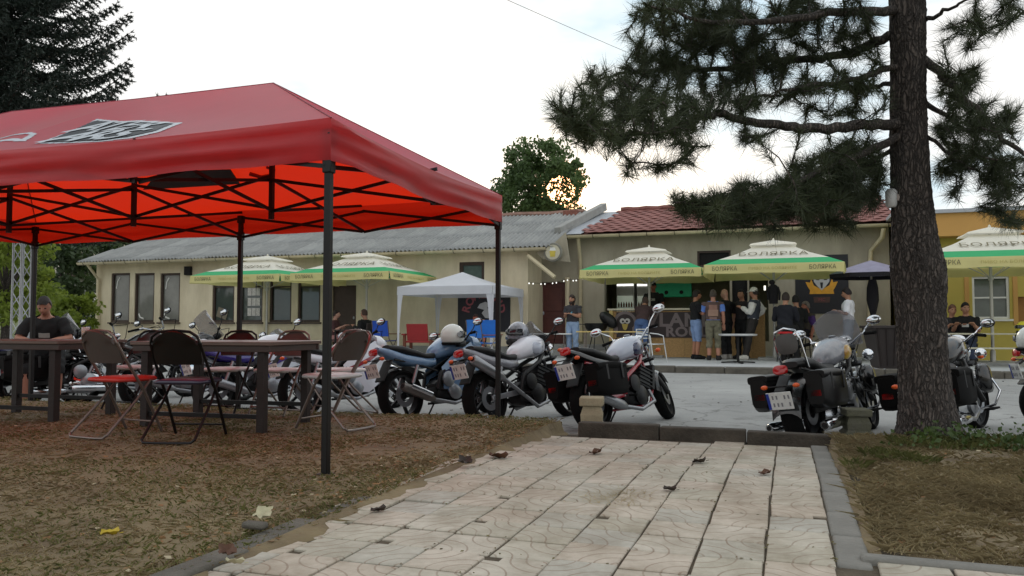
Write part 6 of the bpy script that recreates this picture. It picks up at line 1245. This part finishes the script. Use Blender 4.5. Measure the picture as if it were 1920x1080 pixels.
for x, y, rx, ry, n, dd in clouds:
    for _ in range(int(n*1.18)):
        a, q = rng.uniform(0, 2*math.pi), math.sqrt(rng.uniform()); T_.append(tuple(pp(x+rx*q*math.cos(a), y+ry*q*math.sin(a), dd+rng.normal()*.28)))
T_ = np.array(T_); N_ = np.array(nodes); d0 = np.array([np.min(np.linalg.norm(N_-p, axis=1)) for p in T_]); order = np.argsort(d0); tw = MB(); pts = list(N_); TD = []
arr = np.zeros((len(N_)+len(T_), 3)); arr[:len(N_)] = N_; cnt = len(N_)
for i in order:
    p = T_[i]; dd = np.linalg.norm(arr[:cnt]-p, axis=1); j = int(np.argmin(dd)); q = arr[j]; mid = (p+q)/2+rng.normal(size=3)*.03*min(1, dd[j]*2)
    tw.tube([Vector(q)+pinv, Vector(mid)+pinv, Vector(p)+pinv], [.007, .005, .004], 4, False); dr = p-q; TD.append((p, dr+np.array([0, 0, .25*np.linalg.norm(dr)]))); arr[cnt] = p; cnt += 1
tw.build('twigs', m_bark, pine, smooth=0)['kind'] = 'stuff'
TP3 = np.array([x[0] for x in TD])+np.array(pinv); TDr = np.array([x[1] for x in TD])
V, F = needles(TP3, TDr, .148, .0022, .46, 92, .17); link('crown', np_mesh('pine_crown', V, F, m_needle), pine)
# white box fixed on the trunk
q = at_d(1671, 371, pd-.03); bx = thing('junction_box', 'white plastic box fixed to the left side of the pine trunk', 'box', q)
MB().lathe([(.03, -.075), (.042, -.06), (.045, .05), (.03, .07)], n=14).build('case', M('box_white', C(196, 196, 196), .5, var=.1), bx); MB().tube([(0, 0, .07), (.01, .02, .12), (.06, .02, .2)], .006, 5).build('cable', m_blk, bx); MB().box((.05, 0, 0), (.05, .03, .05)).build('bracket', m_gtube, bx)
# ---- spruce behind the tent on the left
sp0 = at_d(-80, 620, 13.5); spruce = thing('spruce_tree', 'dark spruce with drooping boughs rising behind the red tent', 'tree', (sp0.x, sp0.y, -.25)); m_sp = leaf_mat('spruce_needles', C(30, 42, 36), C(50, 66, 56), .1)
MB().tube([(0, 0, 0), (.03, .02, 4), (0, 0, 8), (0, 0, 12)], [.26, .2, .12, .02], 12).build('trunk', m_bark, spruce)
NP, ND = [], []; lv = 0
for z in np.arange(3.5, 11.8, .25):
    R0 = 4.1*(1-(z/12.2))**.75+.15; nb = 9
    for k in range(nb):
        a = 2*math.pi*(k+rng.uniform(-.3, .3))/nb+lv*1.1; ln = R0*rng.uniform(.8, 1.12); n = 16; br_ = []
        if abs(z-4.04) < .05 and k == 0: a, ln = R(-2), 4.3
        for i in range(n):
            f = i/(n-1); r_ = ln*f; br_.append(Vector((r_*math.cos(a), r_*math.sin(a), z-.42*ln*math.sin(f*1.9)*.7+.32*ln*f*f*f)))
        MB().tube(br_, [.032*(1-.85*i/(n-1)) for i in range(n)], 5, False).build('bough', m_bark, spruce) if z < 7 and k % 2 == 0 else None
        for i in range(2, n):
            for sd_ in (-1, 1):
                for u in (0, .5):
                    p = br_[i-1].lerp(br_[i], u); sl = (.16+.36*(1-i/n))*rng.uniform(.7, 1.2)*(ln/2.4)**.5; d = Vector((math.cos(a+sd_*.9), math.sin(a+sd_*.9), -.55+.5*i/n))
                    m = 6
                    for j in range(m): NP.append(tuple(p+d*(sl*(j+.5)/m)+Vector((0, 0, -.05*j/m)))); ND.append(tuple(d))
        for i in range(3, n):
            NP.append(tuple(br_[i])); ND.append(tuple(br_[i]-br_[i-1]))
    lv += 1
V, F = needles(np.array(NP), np.array(ND), .085, .013, .5, 6, .03); link('crown', np_mesh('spruce_crown', V, F, m_sp), spruce)
# ---- broadleaf trees
def leaves(cent, n, size):
    d = unit(rng.normal(size=(n, 3))); a = unit(np.cross(d, rng.normal(size=(n, 3)))); b = np.cross(d, a); s = size*rng.uniform(.6, 1.25, (n, 1))
    V = np.stack([cent-a*s*.5, cent+b*s*.32, cent+a*s*.5, cent-b*s*.32], 1).reshape(-1, 3); return V, np.arange(len(V)).reshape(-1, 4)
def broadleaf(name, label, loc, H, crown_c, crown_r, nbl, nl, size, mat, group=None, trunk_r=.18, clump=.32):
    t = thing(name, label, 'tree', loc, 0, group); cc = np.array(crown_c); cr = np.array(crown_r); blobs = []; limbs = MB()
    MB().tube([(0, 0, 0), (.05, 0, crown_c[2]*.35), (crown_c[0]*.5, crown_c[1]*.5, crown_c[2]*.75), tuple(cc)], [trunk_r, trunk_r*.8, trunk_r*.55, trunk_r*.15], 9).build('trunk', m_bark, t)
    for _ in range(nbl):
        u = unit(rng.normal(size=3)); q = cc+u*cr*rng.uniform(.35, .95)**.6; blobs.append(q)
    for q in blobs[:16]:
        s0 = Vector((cc[0]*.5, cc[1]*.5, cc[2]*.7)); MB().tube([s0, s0.lerp(Vector(q), .5)+Vector((0, 0, .1)), Vector(q)], [trunk_r*.3, trunk_r*.2, trunk_r*.06], 5, False).build('limb', m_bark, t)
    B_ = np.array(blobs); w_ = rng.integers(0, nbl, nl); sc_ = cr.mean()*clump; cen_ = B_[w_]+unit(rng.normal(size=(nl, 3)))*(rng.uniform(0, 1, (nl, 1))**.45)*sc_*rng.uniform(.6, 1.2, (nbl, 1))[w_]*np.array([1, 1, .8])
    if name == 'round_tree':
        dv = unit(cen_+np.array(loc)-np.array([0, 0, CAMH])); thin = (dv @ np.array(SUN) > math.cos(R(1.05))) & (rng.uniform(0, 1, nl) < .86); cen_ = cen_[~thin]; nl = len(cen_)
    V, F = leaves(cen_, nl, size); link('crown', np_mesh(name+'_crown', V, F, mat), t); return t
m_lf = leaf_mat('leaf_mid', C(66, 92, 52), C(104, 128, 74), .4, .35)
rt = at_d(1010, 352, 36.); broadleaf('round_tree', 'round green tree behind the roof with the low sun glowing through it', (rt.x, rt.y, -.3), 9, (0, 0, rt.z+.3), (2.1, 2.1, 2.1), 120, 16000, .19, m_lf, trunk_r=.22, clump=.26)
# ---- left hillside
m_hill = M('hill_green', C(70, 84, 50), .95, var=.35, scale=.06, col2=C(100, 108, 66))
rows = []
for v in np.linspace(0, 1, 26):
    rows.append([])
    for u in np.linspace(0, 1, 44):
        az = R(-78+64*u); d = 38+150*v; fall = min(1, max(0, (1-u)/.35)); z = -.35+(fall**1.2)*(16*min(1, v*1.15)**1.1)+fall*.9*math.sin(d*.14+u*19)*v
        rows[-1].append((d*math.sin(az), d*math.cos(az), z))
hill = struct(MB().grid(rows).build('hill', m_hill))
m_l2 = leaf_mat('leaf_dark', C(40, 58, 34), C(70, 88, 48), .3, .3); m_l3 = leaf_mat('leaf_yellow', C(104, 128, 44), C(150, 164, 66), .5, .5)
def hz_(d, az_px): return 0
def bt(px, py_c, d, rx, rz_, label, mat, n=2600, size=.24, nbl=30, zg=-.3):
    p = at_d(px, py_c, d); zg = min(zg, p.z-rz_-.5) if False else zg
    broadleaf('hillside_tree', label, (p.x, p.y, zg), 5, (0, 0, max(1.2, p.z-zg)), (rx, rx, rz_), nbl, n, size, mat, 'trees beyond the road on the left', .16, .36)
bt(12, 500, 24, 1.5, 2.0, 'bright yellow-green leafy tree at the left edge behind the truss mast', m_l3, 6500, .17, 40)
bt(120, 540, 34, 1.5, 1.9, 'dark green bushy tree left of the long building corner', m_l2, 4200)
bt(75, 500, 38, 1.9, 2.6, 'tall dark tree just right of the truss mast', m_l2, 4600)
bt(55, 545, 30, 1.0, 1.5, 'mid-green tree close behind the truss mast', m_l3, 2600)
bt(140, 590, 27, .9, .8, 'low green bush by the long building corner', m_l3, 2000, .18)
bt(170, 470, 62, 3.2, 2.6, 'broad tree on the hillside below the grey-roofed house', m_l2, 3800, .4)
bt(110, 445, 78, 4., 3., 'dark tree high on the hillside left of the houses', m_l2, 3800, .45)
bt(240, 455, 84, 4., 2.2, 'tree on the hillside right of the grey-roofed house', m_l2, 3200, .45)
bt(30, 430, 70, 4, 4., 'tall dark tree on the hillside at the far left', m_l2, 3800, .45)
bt(310, 440, 95, 4.5, 2., 'flat-topped tree on the hill crest above the long roof', m_l2, 3000, .5)
for i, (px, py, d) in enumerate(((150, 440, 110), (200, 432, 120), (270, 436, 112), (60, 425, 105), (345, 437, 118))): bt(px, py, d, 5.5, 3.2, ('pale distant tree on the hilltop above the red-roofed house', 'rounded distant tree left of the hilltop gap', 'distant tree on the hilltop right of the pale house', 'distant tree on the hilltop at the far left', 'distant tree on the hilltop just above the grey roof')[i], m_l2, 2600, .6, 26)
def house(px0, px1, py_t, py_e, py_b, d, wallc, roofc, label):
    a, b = at_d(px0, py_b, d), at_d(px1, py_b, d); c = (a+b)/2; w_ = (b-a).length; zb2 = c.z; ze_ = at_d((px0+px1)/2, py_e, d).z; zt_ = at_d((px0+px1)/2, py_t, d).z; ang = math.atan2((b-a).y, (b-a).x)
    t = thing('hillside_house', label, 'house', (c.x, c.y, zb2-1.5), ang); D = w_*.8; h = ze_-zb2+1.5; H = zt_-zb2+1.5; wm = M('house_wall_%d' % px0, wallc, .9, var=.06)
    wl = MB().box((0, D/2, h/2), (w_, D, h)).build('wall', wm, t, smooth=0)
    r_ = MB(); r_.prism([(-.3, 0), (D/2, H-h), (D+.3, 0), (D+.3, .12), (D/2, H-h+.14), (-.3, .12)], (-w_/2-.3, 0, h), (0, 1, 0), (0, 0, 1), w_+.6); rf_ = r_.build('roof', M('house_roof_%d' % px0, roofc, .9, var=.15, scale=2), t, smooth=0)
    MB().box((w_*.25, D*.5, H+.1), (.5, .5, .9)).build('chimney', wm, rf_, smooth=0)
    for x in (-.28, .02, .3):
        o_ = MB().box((x*w_, -.03, h-1.1), (w_*.13, .06, 1.0)).build('window', m_pane, t, smooth=0); MB().box((x*w_, -.05, h-1.65), (w_*.15, .1, .07)).build('sill', m_white, o_, smooth=0)
house(182, 216, 442, 455, 470, 80, C(190, 186, 172), C(170, 170, 172), 'pale house with grey roof on the hillside')
house(92, 124, 474, 486, 500, 56, C(200, 194, 178), C(150, 84, 70), 'small house with red roof on the lower hillside')
house(138, 172, 505, 522, 560, 40, C(206, 204, 198), C(120, 104, 94), 'white house showing past the long building corner')
house(216, 262, 448, 456, 470, 90, C(150, 120, 104), C(140, 104, 92), 'brownish house with flat roof beside the pale hillside house')
# ------------------------------------------------------------------ grass, litter and fallen leaves
def lz(x, y): return .012+.02*(.5*np.sin(x*1.7+y*.8)+.3*np.sin(x*.9-y*2.3+1)+.2*np.sin(x*4.1+y*3.7))
def grass(name, label, x0, x1, y0, y1, n, mat, h0, h1, wd, patch, lay=.7, camd=True):
    x = rng.uniform(x0, x1, n*3); y = rng.uniform(y0, y1, n*3)
    dist = np.hypot(x, y); az = np.degrees(np.arctan2(x, y)); keep = (az > -56) & (az < 19) & (rng.uniform(0, 1, n*3) < np.clip(3.6/dist, .12, 1)) & patch(x, y)
    x, y = x[keep][:n], y[keep][:n]; m = len(x); z = lz(x, y); h = rng.uniform(h0, h1, m); a = rng.uniform(0, 2*math.pi, m); l_ = rng.uniform(.2, 1, m)*lay*h*1.6; b = np.stack([x, y, z-.004], 1); w_ = wd*rng.uniform(.6, 1.3, m)
    s = np.stack([np.cos(a+1.57)*w_, np.sin(a+1.57)*w_, 0*a], 1); mid = b+np.stack([np.cos(a)*l_*.35, np.sin(a)*l_*.35, h*.62], 1); tip = b+np.stack([np.cos(a)*l_, np.sin(a)*l_, h*(1-.25*l_/(h*1.6*lay+1e-6))], 1)
    V = np.stack([b-s, b+s, mid+s*.7, tip, mid-s*.7], 1).reshape(-1, 3); o = link(name, np_mesh(name, V, np.arange(len(V)).reshape(-1, 5), mat)); return tag(o, label, 'grass', None, 'stuff')
m_gd = M('grass_dry', C(176, 158, 120), .9, var=.3, scale=1.7, col2=C(214, 198, 158), translucent=.45); m_gg = M('grass_green', C(124, 132, 78), .85, var=.25, scale=3, col2=C(160, 160, 102), translucent=.5)
nzf = lambda x, y, s, o: np.sin(x*s+o)*np.sin(y*s*1.3+o*2)+.6*np.sin(x*s*2.3-y*s*1.7+o)+.3*np.sin(x*s*5.1+y*s*4.3)
any_ = lambda x, y: np.ones(len(x), bool)
inL = (-14, -2.0, 1.6, 7.18); inR = (.33, 6.5, 3.40, 7.0)
grass('dry_grass', 'short trampled dry brown grass under and before the tent', *inL, 80000, m_gd, .008, .034, .0017, lambda x, y: nzf(x, y, 2.3, 1) > rng.uniform(-1.3, .1, len(x)), 1.6)
grass('green_grass', 'patchy green grass tufts on the left lawn', *inL, 46000, m_gg, .010, .038, .0018, lambda x, y: (nzf(x, y, 1.3, 4) > .35) | (y > 6.7) | ((y < 4.2) & (nzf(x, y, 2., 2) > .0)), .9)
grass('dry_grass', 'dry straw-coloured grass on the right lawn before the pine', *inR, 52000, m_gd, .012, .05, .0017, lambda x, y: nzf(x, y, 2.1, 2) > rng.uniform(-1.4, 0, len(x)), 1.4)
grass('green_grass', 'green grass and weeds round the pine foot', *inR, 30000, m_gg, .02, .085, .002, lambda x, y: (nzf(x, y, 1.6, 3) > .95) | ((y > 6.25) & (x > .7) & (nzf(x, y, 2.2, 1) > -.5)), .8)
grass('straw_grass', 'long pale straw blades lying over the left lawn', *inL, 5000, M('straw_pale', C(206, 192, 156), .9, var=.2, scale=4, translucent=.3), .012, .03, .0014, any_, 4.5)
grass('straw_grass', 'long pale straw blades lying over the right lawn', *inR, 3000, M('straw_pale'), .012, .035, .0014, any_, 4.)
# ivy-like weeds at the pine foot
cx = rng.uniform(.75, 4.2, 240); cy = rng.uniform(6.15, 6.95, 240); cen_ = np.stack([cx, cy, rng.uniform(.02, .12, 240)], 1); cen_ = np.repeat(cen_, 9, 0)+rng.normal(size=(240*9, 3))*np.array([.06, .06, .035]); V, F = leaves(cen_, len(cen_), .045); V[:, 2] = np.maximum(V[:, 2], .005)
tag(link('weeds', np_mesh('weeds', V, F, leaf_mat('weed_leaf', C(52, 74, 34), C(84, 104, 50), .3, 3))), 'low leafy weeds spreading round the foot of the pine', 'weeds', None, 'stuff')
# dry litter
def litter(name, label, n, boxes, size, mat):
    cs_ = []
    for (x0, x1, y0, y1), k in boxes: cs_.append(np.stack([rng.uniform(x0, x1, k), rng.uniform(y0, y1, k), np.zeros(k)], 1))
    c_ = np.concatenate(cs_); c_[:, 2] = lz(c_[:, 0], c_[:, 1])+.012; V, F = leaves(c_, len(c_), size); V = V.reshape(-1, 4, 3); m = V.mean(1, keepdims=True); V = m+(V-m)*np.array([1, 1, .35]); return tag(link(name, np_mesh(name, V.reshape(-1, 3), F, mat)), label, 'litter', None, 'stuff')
litter('leaf_litter', 'brown dry leaf litter scattered over both lawns', 0, [((-7, -2.1, 2, 5.5), 520), ((-2.5, -1.98, 2.4, 6.8), 420), ((.42, 4, 3.4, 6.6), 420), ((.36, .5, 3.4, 6.6), 120)], .042, M('dead_leaf', C(120, 86, 56), .9, var=.35, scale=5, col2=C(156, 120, 80)))
litter('pale_litter', 'pale dry leaf scraps and straw on the lawns', 0, [((-7, -2.1, 2, 6.5), 170), ((.42, 4, 3.4, 6.6), 130), ((-2.4, -2.0, 2.4, 6), 50)], .04, M('pale_leaf', C(176, 164, 136), .9, var=.2, scale=5))
def fallen_leaf(px, py, size, rz, label, mat, lift=.012):
    size *= .8
    z = path_z(at_z(px, py, 0).y) if -1.95 < at_z(px, py, 0).x < .17 else .03; p = at_z(px, py, z+lift); rows = []
    for i in range(7):
        u = i/6; w_ = math.sin(math.pi*min(1, u*.92+.06))**.7*(.42+.1*math.sin(9*u)); rows.append([(size*(u-.5), size*w_*v, size*(.16*v*v+.14*(u-.5)**2*2+.07*math.sin(7*u+2.6*v)+.05*math.sin(13*u-3*v))) for v in (-1, -.5, 0, .5, 1)])
    mb = MB(); mb.sheet(rows, .0012); mb.tube([(size*.5, 0, .02*size), (size*.72, .04*size, .05*size)], .0016, 4); o = mb.build('fallen_leaf', mat, smooth=60, loc=p); o.rotation_euler = (rnd.uniform(-.25, .25), rnd.uniform(-.25, .25), rz); return tag(o, label, 'leaf', 'fallen leaves')
m_fy = M('leaf_fallen_yellow', C(176, 152, 32), .6, var=.2, scale=30); m_fb = M('leaf_fallen_brown', C(84, 54, 36), .7, var=.3, scale=30); m_fd = M('leaf_fallen_dark', C(48, 36, 28), .7, var=.3, scale=30); m_fp = M('leaf_fallen_pale', C(176, 170, 140), .7, var=.2, scale=30)
fallen_leaf(206, 1001, .09, .4, 'bright yellow fallen leaf on the lawn at lower left', m_fy, .03); fallen_leaf(1118, 849, .13, 1.2, 'reddish-brown fallen leaf in the middle of the far path', m_fb); fallen_leaf(1312, 866, .12, -.5, 'dark curled leaf on a tile joint right of the path middle', m_fd); fallen_leaf(935, 857, .16, .2, 'brown curled leaf at the left edge of the tiles', m_fb); fallen_leaf(872, 866, .14, 2.0, 'very dark curled leaf beside the brown one at the tile edge', m_fd)
fallen_leaf(1435, 888, .1, .9, 'small brown leaf on the right side of the path', m_fb); fallen_leaf(1256, 918, .09, -.2, 'tiny dark leaf near the dry straw on the tiles', m_fd); fallen_leaf(495, 966, .13, 1.9, 'pale dry leaf standing at the lawn edge', m_fp, .03); fallen_leaf(710, 957, .09, .4, 'dark leaf on the left border tiles', m_fd); fallen_leaf(1300, 757, .2, .3, 'dark leaf lying alone on the grey road', m_fd, -.1); fallen_leaf(425, 1035, .1, 2.4, 'large brown leaf on the left border kerb', m_fb, .04); fallen_leaf(440, 1055, .08, .5, 'pale curled leaf below the large brown one', m_fp, .03)
q = at_z(478, 990, .03); tag(MB().box((0, 0, .012), (.11, .05, .03)).build('broken_brick', m_kerb, bevel=.012, loc=q), 'broken grey kerb fragment lying at the lawn edge', 'stone')
# dark grit and leaf scraps on the road
k = 260; c_ = np.stack([rng.uniform(-9, 6, k), rng.uniform(7.6, 17, k), np.zeros(k)], 1); c_[:, 2] = -.2+(c_[:, 1]-9)*.0122+.008; V, F = leaves(c_, k, .06); V = V.reshape(-1, 4, 3); mm = V.mean(1, keepdims=True); V = mm+(V-mm)*np.array([1, 1, .25])
tag(link('road_litter', np_mesh('road_litter', V.reshape(-1, 3), F, m_fd)), 'dark leaf scraps and grit strewn over the road', 'litter', None, 'stuff')
# soil and crumbs in the tile joints
k = 900; i_ = rng.integers(0, 10, k); x = np.where(rng.uniform(size=k) < .55, .156-i_*.2525+rng.normal(size=k)*.006, rng.uniform(-2., .15, k)); y = np.where(np.abs(x-(.156-i_*.2525)) < .03, rng.uniform(2.2, 6.7, k), 1.174+.2525*rng.integers(4, 22, k)+rng.normal(size=k)*.012); c_ = np.stack([x, y, np.where(y < 5, 0, -.045*(y-5))+.004], 1); c_ = c_[(np.sin(c_[:, 0]*5+c_[:, 1]*2.3)+np.sin(c_[:, 1]*6.1-c_[:, 0]*3)+rng.normal(size=k)*.5) > .1]; V, F = leaves(c_, len(c_), .018); V[:, 2] = c_[np.repeat(np.arange(len(c_)), 4), 2]+(V[:, 2]-c_[np.repeat(np.arange(len(c_)), 4), 2])*.4
tag(link('joint_dirt', np_mesh('joint_dirt', V, F, M('joint_crumbs', C(96, 80, 60), .95, var=.3, scale=20, col2=C(112, 108, 66)))), 'dirt crumbs and dead moss along the tile joints', 'dirt', None, 'stuff')
# dry straw on the tiles
n = 260; q = at_z(1150, 932, .004); x = q.x+rng.normal(size=n)*.09; y = q.y+rng.normal(size=n)*.12; a = rng.uniform(0, 6.28, n); l_ = rng.uniform(.03, .09, n); d = np.stack([np.cos(a), np.sin(a), rng.uniform(0, .25, n)], 1)*l_[:, None]; b = np.stack([x, y, np.full(n, .006)], 1); s = np.stack([-np.sin(a), np.cos(a), 0*a], 1)*.002
V = np.stack([b-s, b+s, b+d], 1).reshape(-1, 3); tag(link('straw', np_mesh('straw', V, np.arange(len(V)).reshape(-1, 3), m_gd)), 'wisp of dry straw lying on the path tiles', 'straw', None, 'stuff')
